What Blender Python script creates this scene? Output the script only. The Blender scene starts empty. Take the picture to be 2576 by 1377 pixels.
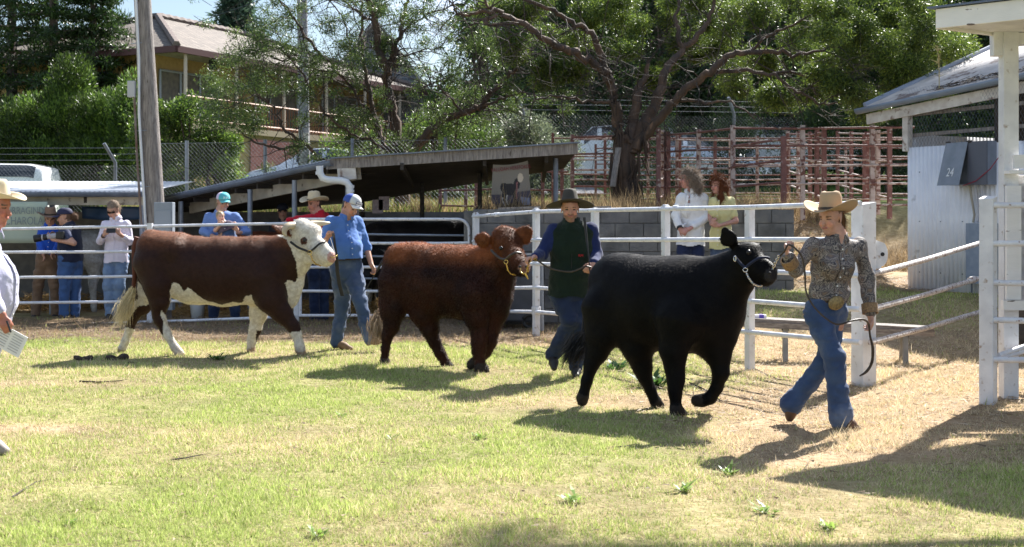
import bpy, math, random
import numpy as np
from mathutils import Vector
random.seed(7); RNG = np.random.default_rng(11)
S = bpy.context.scene
# ------------------------------------------------------------ camera, sky, sun, exposure
FPX, CX, HY, EYE = 3220.0, 1288.0, 545.0, 1.52
cd = bpy.data.cameras.new('camera'); cam = bpy.data.objects.new('camera', cd); S.collection.objects.link(cam)
cam.location = (0, 0, EYE); cam.rotation_euler = (math.radians(90), 0, 0)
cd.sensor_width = 36; cd.lens = 45; cd.shift_y = -(688.5 - HY) / 2576; cd.clip_start = .1; cd.clip_end = 900
cd.dof.use_dof = True; cd.dof.focus_distance = 11.5; cd.dof.aperture_fstop = 4.5
S.camera = cam
SUN_AZ, SUN_EL = math.radians(33), math.radians(43)   # azimuth: from the view direction (+Y) towards +X
w = bpy.data.worlds.new('World'); S.world = w; w.use_nodes = True
nt = w.node_tree; bg = nt.nodes['Background']
sky = nt.nodes.new('ShaderNodeTexSky'); sky.sky_type = 'NISHITA'; sky.sun_disc = False
sky.sun_elevation = SUN_EL; sky.sun_rotation = SUN_AZ; sky.dust_density = .8; sky.air_density = 1.0
tc = nt.nodes.new('ShaderNodeTexCoord'); mp = nt.nodes.new('ShaderNodeMapping'); mp.inputs['Scale'].default_value = (1, 1, 2.6)
cn = nt.nodes.new('ShaderNodeTexNoise'); cn.inputs['Scale'].default_value = 3.2; cn.inputs['Detail'].default_value = 7
cr = nt.nodes.new('ShaderNodeValToRGB'); cr.color_ramp.elements[0].position = .46; cr.color_ramp.elements[1].position = .68
mx = nt.nodes.new('ShaderNodeMix'); mx.data_type = 'RGBA'; mx.inputs[7].default_value = (8, 9.3, 11.6, 1)
nt.links.new(tc.outputs['Generated'], mp.inputs[0]); nt.links.new(mp.outputs[0], cn.inputs['Vector'])
nt.links.new(cn.outputs['Fac'], cr.inputs[0]); nt.links.new(cr.outputs[0], mx.inputs[0])
nt.links.new(sky.outputs[0], mx.inputs[6]); nt.links.new(mx.outputs[2], bg.inputs[0])
bg.inputs[1].default_value = .05
sl = bpy.data.lights.new('sun', 'SUN'); sl.energy = 5.0; sl.angle = math.radians(.5); sl.color = (1, .965, .91)
so = bpy.data.objects.new('sun', sl); S.collection.objects.link(so)
sd = Vector((math.sin(SUN_AZ) * math.cos(SUN_EL), math.cos(SUN_AZ) * math.cos(SUN_EL), math.sin(SUN_EL)))
so.rotation_euler = sd.to_track_quat('Z', 'Y').to_euler(); so.location = (8, 12, 14)
S.view_settings.view_transform = 'Standard'; S.view_settings.look = 'None'; S.view_settings.gamma = 1
S.view_settings.exposure = 1.6; S.view_settings.use_curve_mapping = False
S.cycles.max_bounces = 6; S.cycles.diffuse_bounces = 3; S.cycles.transparent_max_bounces = 8; S.cycles.use_denoising = True
# ------------------------------------------------------------ helpers
def P(px, py, Z): return np.array([(px - CX) / FPX * Z, Z, EYE + (HY - py) / FPX * Z])
def sm(a, b, x): t = np.clip((np.asarray(x, float) - a) / (b - a), 0, 1); return t * t * (3 - 2 * t)
_T = RNG.random((32, 32, 32)).astype(np.float32)
def vn(x, y, z, s=1.0, o=0):
    x, y, z = np.broadcast_arrays(np.asarray(x, np.float32) * s + o, np.asarray(y, np.float32) * s + o * 1.7, np.asarray(z, np.float32) * s + o * .3)
    i, j, k = np.floor(x).astype(int), np.floor(y).astype(int), np.floor(z).astype(int)
    f, g, h = x - i, y - j, z - k
    f = f * f * (3 - 2 * f); g = g * g * (3 - 2 * g); h = h * h * (3 - 2 * h)
    r = 0
    for a in (0, 1):
        for b in (0, 1):
            for c in (0, 1):
                r = r + _T[(i + a) % 32, (j + b) % 32, (k + c) % 32] * (f if a else 1 - f) * (g if b else 1 - g) * (h if c else 1 - h)
    return r - .5
def fbm(x, y, z=0, s=1.0, o=0, n=4): return sum(vn(x, y, z, s * 2 ** q, o + 5.3 * q) * .5 ** q for q in range(n))

class Geo:
    def __init__(g): g.V = []; g.F = []; g.C = []; g.n = 0
    def add(g, V, F, c=None):
        V = np.asarray(V, float).reshape(-1, 3); g.V.append(V)
        if isinstance(F, np.ndarray): g.F.append(F.astype(np.int64) + g.n)
        else:
            for k in sorted({len(f) for f in F}): g.F.append(np.array([f for f in F if len(f) == k], np.int64) + g.n)
        if c is not None: g.C.append(np.broadcast_to(np.asarray(c, float), (len(V), 3)))
        g.n += len(V); return g
    def box(g, c, s, rz=0, c3=None, M=None):
        v = np.array([[x, y, z] for x in (-.5, .5) for y in (-.5, .5) for z in (-.5, .5)]) * np.array(s)
        if M is not None: v = v @ np.asarray(M).T
        if rz: cc, ss = math.cos(rz), math.sin(rz); v = v @ np.array([[cc, ss, 0], [-ss, cc, 0], [0, 0, 1]])
        return g.add(v + np.asarray(c), [(0, 1, 3, 2), (4, 6, 7, 5), (0, 4, 5, 1), (2, 3, 7, 6), (0, 2, 6, 4), (1, 5, 7, 3)], c3)
    def beam(g, a, b, wd, ht, up=(0, 0, 1), c3=None):
        a, b = np.asarray(a, float), np.asarray(b, float); d = b - a; L = np.linalg.norm(d); d /= L
        x = np.cross(d, up); 
        if np.linalg.norm(x) < 1e-4: x = np.cross(d, (1, 0, 0))
        x /= np.linalg.norm(x); u = np.cross(x, d)
        return g.box((a + b) / 2, (wd, L, ht), M=np.stack([x, d, u], 1), c3=c3)
    def tube(g, pts, r, seg=8, c3=None, rag=0):
        pts = np.asarray(pts, float); n = len(pts); r = np.broadcast_to(np.asarray(r, float), (n,))
        t = np.gradient(pts, axis=0) if n > 2 else np.repeat([pts[1] - pts[0]], 2, 0)
        t = t / (np.linalg.norm(t, axis=1, keepdims=True) + 1e-9)
        ref = np.array([0, 0, 1.]) if abs(t[:, 2]).mean() < .8 else np.array([1., 0, 0])
        x = np.cross(t, ref); x /= np.linalg.norm(x, axis=1, keepdims=True) + 1e-9; y = np.cross(x, t)
        a = np.arange(seg) / seg * 2 * math.pi
        rr = r[:, None] * (1 + rag * np.sin(a * 3 + np.arange(n)[:, None] * .35) + (rag * 1.2 * RNG.standard_normal((1, seg)) if rag else 0))
        V = pts[:, None] + rr[..., None] * (np.cos(a)[None, :, None] * x[:, None] + np.sin(a)[None, :, None] * y[:, None])
        i = np.arange(n - 1)[:, None] * seg; j = np.arange(seg)[None]; k = (j + 1) % seg
        F = np.stack([i + j, i + k, i + seg + k, i + seg + j], -1).reshape(-1, 4)
        g.add(V.reshape(-1, 3), F, c3)
        if seg > 3:
            for e, rev in ((0, 1), (n - 1, 0)):
                V2 = V[e]; f = list(range(seg)); g.add(V2, [tuple(f[::-1] if rev else f)], c3)
        return g
    def grid(g, X, c3=None, flip=False, closed=False):
        X = np.asarray(X, float); n, m = X.shape[:2]; i = np.arange(n - 1)[:, None] * m
        j = np.arange(m if closed else m - 1)[None]; k = (j + 1) % m
        F = np.stack([i + j, i + k, i + m + k, i + m + j], -1).reshape(-1, 4)
        return g.add(X.reshape(-1, 3), F[:, ::-1] if flip else F, c3)
    def lathe(g, prof, c, seg=20, c3=None, squash=(1, 1)):
        a = np.arange(seg) / seg * 2 * math.pi; pr = np.asarray(prof, float)
        X = np.stack([pr[:, :1] * np.cos(a) * squash[0], pr[:, :1] * np.sin(a) * squash[1], np.repeat(pr[:, 1:], seg, 1)], -1) + np.asarray(c)
        return g.grid(X, c3, closed=True)
    def tris(g, A, B, C, c=None):
        n = len(A); V = np.stack([A, B, C], 1).reshape(-1, 3); F = np.arange(3 * n).reshape(-1, 3)
        g.V.append(V); g.F.append(F + g.n); g.n += 3 * n
        if c is not None: g.C.append(np.repeat(np.broadcast_to(c, (n, 3)), 3, 0))
        return g
    def build(g, name, mat, parent=None, smooth=False, label=None, cat=None, group=None, kind=None, loc=None, solid=0, bevel=0):
        V = np.concatenate(g.V); me = bpy.data.meshes.new(name)
        if parent is not None: o0 = np.array(parent['wl'])
        else: o0 = np.array(loc) if loc is not None else np.array([(V[:, 0].min() + V[:, 0].max()) / 2, (V[:, 1].min() + V[:, 1].max()) / 2, V[:, 2].min()])
        if parent is None and kind == 'structure' and loc is None: o0 = np.zeros(3)
        V = V - o0
        me.vertices.add(len(V)); me.vertices.foreach_set('co', V.astype(np.float32).ravel())
        nl = sum(f.size for f in g.F); nf = sum(len(f) for f in g.F)
        me.loops.add(nl); me.polygons.add(nf)
        me.loops.foreach_set('vertex_index', np.concatenate([f.ravel() for f in g.F]).astype(np.int32))
        tot = np.concatenate([np.full(len(f), f.shape[1]) for f in g.F]); st = np.concatenate([[0], np.cumsum(tot)[:-1]])
        me.polygons.foreach_set('loop_start', st.astype(np.int32))
        try: me.polygons.foreach_set('loop_total', tot.astype(np.int32))
        except Exception: pass
        me.polygons.foreach_set('use_smooth', np.full(nf, bool(smooth)))
        me.update(calc_edges=True)
        if g.C:
            C = np.concatenate(g.C)
            if len(C) == len(V):
                at = me.color_attributes.new('Col', 'FLOAT_COLOR', 'POINT')
                at.data.foreach_set('color', np.concatenate([C, np.ones((len(C), 1))], 1).astype(np.float32).ravel())
        me.materials.append(mat); o = bpy.data.objects.new(name, me); S.collection.objects.link(o)
        if solid: md = o.modifiers.new('solid', 'SOLIDIFY'); md.thickness = solid; md.offset = 0
        if bevel: md = o.modifiers.new('bevel', 'BEVEL'); md.width = bevel; md.segments = 2; md.limit_method = 'ANGLE'
        if parent is not None: o.parent = parent; o['wl'] = list(map(float, o0))
        else: o.location = o0
        if parent is None: o['wl'] = list(map(float, o0))
        for k, v in (('label', label), ('category', cat), ('group', group), ('kind', kind)):
            if v: o[k] = v
        return o
def thing(name, label, cat, loc, group=None):
    o = bpy.data.objects.new(name, None); S.collection.objects.link(o); o.location = tuple(map(float, loc)); o['wl'] = [float(v) for v in loc]
    o.empty_display_size = .1; o['label'] = label; o['category'] = cat
    if group: o['group'] = group
    return o
# ------------------------------------------------------------ signed distance modelling (bodies, clothes, animals)
class SDF:
    def __init__(s): s.p = []
    def seg(s, a, b, ra, rb=None, w=1., n=(0, 1, 0), k=.03, neg=False, tag=0):
        n = np.asarray(n, float); n = n / np.linalg.norm(n)
        s.p.append((np.asarray(a, float), np.asarray(b, float), float(ra), float(ra if rb is None else rb), float(w), n, float(k), neg, tag)); return s
    def chain(s, pts, w=1., n=(0, 1, 0), k=.03, tag=0):
        for (a, ra), (b, rb) in zip(pts[:-1], pts[1:]): s.seg(a, b, ra, rb, w, n, k, False, tag)
        return s
    def mesh(s, h, disp=None, smooth=2, inflate=0.):
        lo = np.min([np.minimum(p[0], p[1]) - max(p[2], p[3]) * max(1, p[4]) for p in s.p if not p[7]], 0) - 3 * h - inflate - .02
        hi = np.max([np.maximum(p[0], p[1]) + max(p[2], p[3]) * max(1, p[4]) for p in s.p if not p[7]], 0) + 3 * h + inflate + .02
        N = np.ceil((hi - lo) / h).astype(int) + 1
        ax = [lo[i] + h * np.arange(N[i]) for i in range(3)]
        D = np.full(N, .3, np.float32); T = np.zeros(N, np.int16)
        for a, b, ra, rb, w, n, k, neg, tag in s.p:
            R = max(ra, rb) * max(1, w) + inflate + 2 * k + .03
            i0 = np.maximum(np.floor((np.minimum(a, b) - R - lo) / h).astype(int), 0); i1 = np.minimum(np.ceil((np.maximum(a, b) + R - lo) / h).astype(int) + 1, N)
            if (i1 <= i0).any(): continue
            sl_ = tuple(slice(i0[q], i1[q]) for q in range(3))
            x = (ax[0][sl_[0]] - a[0])[:, None, None]; y = (ax[1][sl_[1]] - a[1])[None, :, None]; z = (ax[2][sl_[2]] - a[2])[None, None]
            ba = b - a; bb = float(ba @ ba)
            t = np.clip((x * ba[0] + y * ba[1] + z * ba[2]) / bb, 0, 1) if bb > 1e-12 else 0 * (x + y + z)
            vx, vy, vz = x - t * ba[0], y - t * ba[1], z - t * ba[2]
            vnn = vx * n[0] + vy * n[1] + vz * n[2]
            q = np.sqrt(np.maximum(vx * vx + vy * vy + vz * vz - vnn * vnn, 0) + (vnn / w) ** 2)
            d = ((q - (ra + t * (rb - ra))) * min(w, 1)).astype(np.float32) - inflate
            Dv = D[sl_]
            if neg:
                hh = np.clip(.5 - .5 * (Dv + d) / k, 0, 1); D[sl_] = Dv * (1 - hh) - d * hh + k * hh * (1 - hh)
            else:
                Tv = T[sl_]; Tv[d < Dv] = tag
                hh = np.clip(.5 + .5 * (Dv - d) / k, 0, 1); D[sl_] = Dv * (1 - hh) + d * hh - k * hh * (1 - hh)
        if disp is not None: D += disp(ax[0][:, None, None], ax[1][None, :, None], ax[2][None, None]).astype(np.float32)
        sgn = D < 0
        c = np.zeros(N - 1, np.int8)
        offs = [(i, j, k) for i in (0, 1) for j in (0, 1) for k in (0, 1)]
        for o in offs: c += sgn[o[0]:N[0] - 1 + o[0], o[1]:N[1] - 1 + o[1], o[2]:N[2] - 1 + o[2]]
        idx = np.argwhere((c > 0) & (c < 8)); ids = np.full(N - 1, -1, np.int64); ids[tuple(idx.T)] = np.arange(len(idx))
        acc = np.zeros((len(idx), 3)); cnt = np.zeros(len(idx))
        for o in offs:
            for q in range(3):
                if o[q]: continue
                o2 = list(o); o2[q] = 1
                A = D[idx[:, 0] + o[0], idx[:, 1] + o[1], idx[:, 2] + o[2]]; B = D[idx[:, 0] + o2[0], idx[:, 1] + o2[1], idx[:, 2] + o2[2]]
                m = (A < 0) != (B < 0); t = np.where(m, A / np.where(m, A - B, 1), 0)
                pt = np.array(o, float)[None].repeat(len(idx), 0); pt[:, q] += t
                acc[m] += pt[m]; cnt += m
        V = lo + h * (idx + acc / np.maximum(cnt, 1)[:, None])
        Fs = []
        for q in range(3):
            r1, r2 = (q + 1) % 3, (q + 2) % 3
            A = sgn.take(range(0, N[q] - 1), q); B = sgn.take(range(1, N[q]), q)
            e = np.argwhere(A != B); e = e[(e[:, r1] > 0) & (e[:, r2] > 0) & (e[:, r1] < N[r1] - 1) & (e[:, r2] < N[r2] - 1)]
            pos = A[tuple(e.T)]
            def cid(d1, d2): f = e.copy(); f[:, r1] -= d1; f[:, r2] -= d2; return ids[tuple(f.T)]
            F = np.stack([cid(1, 1), cid(0, 1), cid(0, 0), cid(1, 0)], 1); F[~pos] = F[~pos][:, ::-1]; Fs.append(F)
        F = np.concatenate(Fs); F = F[(F >= 0).all(1)]
        for _ in range(smooth):
            E = np.concatenate([F[:, [0, 1]], F[:, [1, 2]], F[:, [2, 3]], F[:, [3, 0]]]); Sm = np.zeros_like(V)
            for q in range(3): Sm[:, q] = np.bincount(E[:, 0], V[E[:, 1], q], len(V)) + np.bincount(E[:, 1], V[E[:, 0], q], len(V))
            ct = np.bincount(E[:, 0], minlength=len(V)) + np.bincount(E[:, 1], minlength=len(V))
            V = V * .4 + .6 * Sm / np.maximum(ct, 1)[:, None]
        return V, F, T[tuple(idx.T)]
def normals(V, F):
    n = np.cross(V[F[:, 2]] - V[F[:, 0]], V[F[:, 3]] - V[F[:, 1]]); N = np.zeros_like(V)
    for c in range(4):
        for q in range(3): N[:, q] += np.bincount(F[:, c], n[:, q], len(V))
    return N / (np.linalg.norm(N, axis=1, keepdims=True) + 1e-12)
def hairs(V, Nn, C, count, L, flow, wid=.0022, lift=.6, rnd=.35, where=None, curl=0):
    """thin tapered hair blades rooted on a surface -> Geo"""
    ix = np.arange(len(V)) if where is None else np.flatnonzero(where)
    ix = RNG.choice(ix, count); b = V[ix] + RNG.normal(0, .004, (count, 3)); n = Nn[ix]
    f = flow(b) if callable(flow) else np.broadcast_to(np.asarray(flow, float), b.shape)
    f = f - n * (f * n).sum(1, keepdims=True)
    d = n * lift + f + RNG.normal(0, rnd, b.shape); d /= np.linalg.norm(d, axis=1, keepdims=True)
    l = (L if np.isscalar(L) else L[ix]) * RNG.uniform(.6, 1.3, count)
    s = np.cross(d, n); s /= np.linalg.norm(s, axis=1, keepdims=True) + 1e-9
    return Geo().tris(b - s * wid, b + s * wid, b + d * l[:, None], C[ix] * RNG.uniform(.75, 1.3, (count, 1)))
# ------------------------------------------------------------ materials
def mat(name, c=(.5, .5, .5), c2=None, scale=6., rough=.6, bump=0., bs=30., attr=False, metal=0., trans=0., spec=.4, c3=None, s3=1., thr=(.55, .62), tscale=(1, 1, 1), sheen=0., detail=5, sss=0., coat=0.):
    m = bpy.data.materials.new(name); m.use_nodes = True; N = m.node_tree.nodes; L = m.node_tree.links
    b = N['Principled BSDF']; b.inputs['Roughness'].default_value = rough; b.inputs['Metallic'].default_value = metal
    b.inputs['Specular IOR Level'].default_value = spec; b.inputs['Sheen Weight'].default_value = sheen
    b.inputs['Coat Weight'].default_value = coat
    t = N.new('ShaderNodeTexCoord'); mpg = N.new('ShaderNodeMapping'); mpg.inputs['Scale'].default_value = tscale; L.new(t.outputs['Object'], mpg.inputs[0])
    out = None
    def noise(s, d=detail):
        n = N.new('ShaderNodeTexNoise'); n.inputs['Scale'].default_value = s; n.inputs['Detail'].default_value = d; L.new(mpg.outputs[0], n.inputs['Vector']); return n.outputs['Fac']
    def mix(f, a, bb, mode='MIX'):
        x = N.new('ShaderNodeMix'); x.data_type = 'RGBA'; x.blend_type = mode
        for sk, v in ((x.inputs[0], f), (x.inputs[6], a), (x.inputs[7], bb)):
            if hasattr(v, 'is_output'): L.new(v, sk)
            elif isinstance(v, (int, float)): sk.default_value = v
            else: sk.default_value = (*v, 1)
        return x.outputs[2]
    def ramp(f, a, bb):
        r = N.new('ShaderNodeMapRange'); r.inputs[1].default_value = a; r.inputs[2].default_value = bb; L.new(f, r.inputs[0]); return r.outputs[0]
    if attr:
        a = N.new('ShaderNodeAttribute'); a.attribute_name = 'Col'; out = a.outputs['Color']
        if c2 is not None: out = mix(ramp(noise(scale), .35, .65), out, mix(1., out, c2, 'MULTIPLY'))
    elif c2 is not None: out = mix(ramp(noise(scale), .35, .65), c, c2)
    else: b.inputs['Base Color'].default_value = (*c, 1)
    if c3 is not None: out = mix(ramp(noise(s3, 8), *thr), out if out is not None else c, c3)
    if out is not None: L.new(out, b.inputs['Base Color'])
    if bump:
        bn = N.new('ShaderNodeBump'); bn.inputs['Strength'].default_value = min(bump, 1); bn.inputs['Distance'].default_value = .02 * bump; L.new(noise(bs), bn.inputs['Height']); L.new(bn.outputs[0], b.inputs['Normal'])
    if sss: b.inputs['Subsurface Weight'].default_value = sss; b.inputs['Subsurface Radius'].default_value = (.02, .008, .004)
    if trans:
        tr = N.new('ShaderNodeBsdfTranslucent'); ms = N.new('ShaderNodeMixShader'); ms.inputs[0].default_value = trans
        if out is not None: L.new(out, tr.inputs[0])
        else: tr.inputs[0].default_value = (*c, 1)
        L.new(b.outputs[0], ms.inputs[1]); L.new(tr.outputs[0], ms.inputs[2]); L.new(ms.outputs[0], N['Material Output'].inputs[0])
    return m
MT = dict(
    white_paint=mat('white_paint', (.72, .73, .75), (.56, .57, .6), 5, .45, .3, 60, c3=(.34, .28, .24), s3=16, thr=(.62, .72)),
    white_pipe=mat('white_pipe', (.74, .75, .78), (.58, .59, .64), 9, .4, .3, 90, c3=(.3, .22, .18), s3=30, thr=(.63, .7)),
    rusty_pipe=mat('rusty_pipe', (.6, .58, .57), (.42, .38, .36), 9, .6, .4, 60, c3=(.17, .1, .08), s3=34, thr=(.54, .6)),
    old_white=mat('old_white', (.6, .58, .55), (.47, .43, .4), 8, .7, .4, 40, c3=(.22, .16, .13), s3=7, thr=(.6, .68)),
    worn_pink=mat('worn_pink', (.46, .4, .38), (.34, .27, .25), 9, .6, .3, 40, c3=(.13, .055, .045), s3=10, thr=(.5, .58)),
    red_steel=mat('red_steel', (.19, .085, .075), (.12, .05, .045), 8, .55, .3, 40, c3=(.34, .27, .25), s3=10, thr=(.6, .66)),
    galv=mat('galv', (.28, .31, .36), (.2, .23, .28), 7, .5, .15, 50, metal=.4),
    zinc=mat('zinc', (.5, .53, .58), (.36, .39, .44), 3, .42, .1, 30, metal=.35),
    gutter=mat('gutter', (.11, .13, .17), (.16, .19, .24), 5, .5, .1, 30),
    dark_wood=mat('dark_wood', (.05, .042, .036), (.03, .025, .022), 5, .85, .4, 30, tscale=(1, 1, 6)),
    weathered=mat('weathered', (.3, .27, .25), (.16, .14, .13), 7, .85, .7, 22, tscale=(6, 6, .7), c3=(.08, .06, .05), s3=12, thr=(.62, .7)),
    bench_wood=mat('bench_wood', (.27, .24, .22), (.14, .12, .11), 8, .85, .5, 30, tscale=(1, 6, 6)),
    cream_wood=mat('cream_wood', (.5, .46, .38), (.36, .32, .26), 5, .75, .3, 30, c3=(.15, .12, .1), s3=9, thr=(.62, .7)),
    white_corr=mat('white_corr', (.78, .8, .85), (.7, .72, .78), 3, .5, .05, 20, c3=(.3, .3, .32), s3=5, thr=(.66, .8)),
    black=mat('black', (.012, .012, .014), rough=.45), chrome=mat('chrome', (.6, .6, .6), rough=.2, metal=1), brass=mat('brass', (.65, .45, .15), rough=.25, metal=1),
    leather=mat('leather', (.03, .02, .016), (.05, .035, .025), 20, .45), rubber=mat('rubber', (.02, .02, .02), rough=.7),
    glass=mat('glass', (.03, .035, .045), rough=.08, spec=.8), car_white=mat('car_white', (.78, .79, .8), rough=.2, coat=.8), car_silver=mat('car_silver', (.5, .53, .56), rough=.22, metal=.6, coat=.6),
    red_lens=mat('red_lens', (.5, .01, .01), rough=.2), pvc=mat('pvc', (.68, .7, .72), (.58, .6, .63), 5, .4),
    bark_red=mat('bark_red', (.105, .066, .044), (.042, .032, .028), 7, .85, 1., 26, tscale=(1, 1, .22), c3=(.2, .115, .07), s3=9, thr=(.62, .74)),
    bark_grey=mat('bark_grey', (.16, .125, .11), (.07, .052, .045), 8, .85, 1., 24, tscale=(1, 1, .3)),
    twig=mat('twig', (.06, .045, .038), (.035, .028, .024), 12, .85),
    leaf=mat('leaf', attr=True, rough=.42, trans=.42, spec=.45), grass=mat('grass', attr=True, rough=.65, trans=.38, spec=.25),
    hair=mat('hair', attr=True, rough=.6, trans=.25, spec=.12), skin=mat('skin', attr=True, c2=(.86, .82, .82), scale=40, rough=.5, spec=.35, sss=.08, bump=.1, bs=180),
    coat=mat('coat', attr=True, c2=(.7, .66, .62), scale=25, rough=.55, spec=.18, bump=.5, bs=140, sheen=.04),
    brick_red=None)
MT['black_coat'] = mat('black_coat', attr=True, c2=(.7, .68, .7), scale=25, rough=.5, spec=.07, bump=.4, bs=150)
# ------------------------------------------------------------ terrain
def gz(x, y):
    x, y = np.asarray(x, float), np.asarray(y, float)
    base = .48 * sm(13.8, 17.2, y) * sm(.8, 2.6, x)
    pl = 1.56 + .01 * np.clip(y - 22, 0, 8) + .05 * np.clip(y - 30, 0, 60) + .4 * sm(-5, -2, x) * sm(24, 32, y) + .16 * np.clip(y - 38, 0, 70) * sm(-4, 8, x) - .5 * sm(7, 9, -x) * sm(25, 29, y)
    t = np.where(x < -.55, sm(22.6, 22.75, y), np.where(x < 3.95, sm(18.12, 18.25, y), np.where(x < 5.2, sm(17.3, 21.5, y), sm(17.3, 21.5, y) * (1 - sm(5.2, 5.7, x)) + sm(24, 27, y) * sm(5.2, 5.7, x))))
    z = base * (1 - t) + pl * t
    return z + .018 * fbm(x, y, 0, .9, 3, 3) * (1 - .3 * t)
def dry(x, y):
    """0 = green lawn, 1 = straw"""
    n = fbm(x, y, 0, .55, 9, 4); px = CX + x / np.maximum(y, 1) * FPX
    d = .27 + .8 * n
    d = d + .85 * sm(1640, 2150, px + 260 * n) * sm(7.3, 8.9, y + 1.2 * n) * (1 - sm(16.0, 17.5, y) * .5)
    d = d + .8 * sm(14.9, 15.8, y + .9 * n) * (1 - sm(18.4, 19.6, y) * .5) * (1 - sm(2.2, 3, x))
    d = d + .75 * np.exp(-((x + 3.6) / .9) ** 2 - ((y - 9.15) / .22) ** 2) + .6 * np.exp(-((x + 4.2) / .9) ** 2 - ((y - 11.6) / .25) ** 2)
    d = d + .55 * np.exp(-((x - 1.3) / 1.6) ** 2 - ((y - 10.5) / .5) ** 2)
    d = d + .9 * sm(3.95, 4.1, x) * sm(17.3, 18.3, y) * (1 - sm(24, 26, y)) - .5 * sm(2.6, 3.4, x) * sm(14.4, 15.4, y) * (1 - sm(17.4, 18.2, y))
    return np.clip(d, 0, 1)
def soilmat():
    m = mat('soil', attr=True, c2=(.72, .68, .6), scale=14, rough=.95, bump=1., bs=35, spec=.1); return m
def sheet(xs, ys):
    X, Y = np.meshgrid(xs, ys, indexing='ij'); return np.stack([X, Y, gz(X, Y)], -1)
def gcol(V):
    d = dry(V[:, 0], V[:, 1])[:, None]; n = fbm(V[:, 0], V[:, 1], 0, 3., 4, 3)[:, None]
    far = sm(24, 30, V[:, 1])[:, None]
    dirt = (sm(15.2, 16, V[:, 1]) * (1 - sm(19, 20, V[:, 1])) * (1 - sm(1.8, 2.8, V[:, 0])))[:, None]
    c = np.array([.24, .24, .1]) * (1 - d) + np.array([.38, .28, .18]) * d
    c = c * (1 - .6 * dirt) + np.array([.13, .095, .065]) * .6 * dirt
    c = c * (1 - far) + np.array([.09, .15, .03]) * far
    return c * (1 + .5 * n)
gg = Geo(); X = sheet(np.linspace(-13, 13, 210), np.linspace(2.5, 30, 260)); gg.grid(X, flip=False); 
V = X.reshape(-1, 3); gg.C = [gcol(V)]; MT['soil'] = soilmat()
ground = gg.build('ground', MT['soil'], smooth=True, kind='structure')
gg = Geo(); xs = np.concatenate([np.linspace(-220, -13, 40), np.linspace(-12.9, 12.9, 60), np.linspace(13, 260, 50)]); ys = np.concatenate([np.linspace(29.8, 80, 60), np.linspace(82, 420, 40)])
X = sheet(xs, ys); X[..., 2] -= .03; gg.grid(X); gg.C = [gcol(X.reshape(-1, 3))]; gg.build('far_ground', MT['soil'], smooth=True, kind='structure')
for nm, x0, x1 in (('near_ground', -60, -13), ('side_ground', 13, 60)):
    gg = Geo(); X = sheet(np.linspace(x0, x1, 20), np.linspace(-20, 30, 60)); gg.grid(X); gg.C = [gcol(X.reshape(-1, 3))]; gg.build(nm, MT['soil'], smooth=True, kind='structure')
gg = Geo(); X = sheet(np.linspace(-13, 13, 20), np.linspace(-20, 2.5, 20)); gg.grid(X); gg.C = [gcol(X.reshape(-1, 3))]; gg.build('front_ground', MT['soil'], smooth=True, kind='structure')
gg = Geo(); X = sheet(np.linspace(-4, 2.2, 12), np.linspace(30.2, 34, 8)); X[..., 2] += .05; gg.grid(X); gg.build('driveway', mat('asphalt', (.16, .16, .18), (.11, .11, .12), 20, .9, .3, 80), smooth=True, kind='structure')

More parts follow.
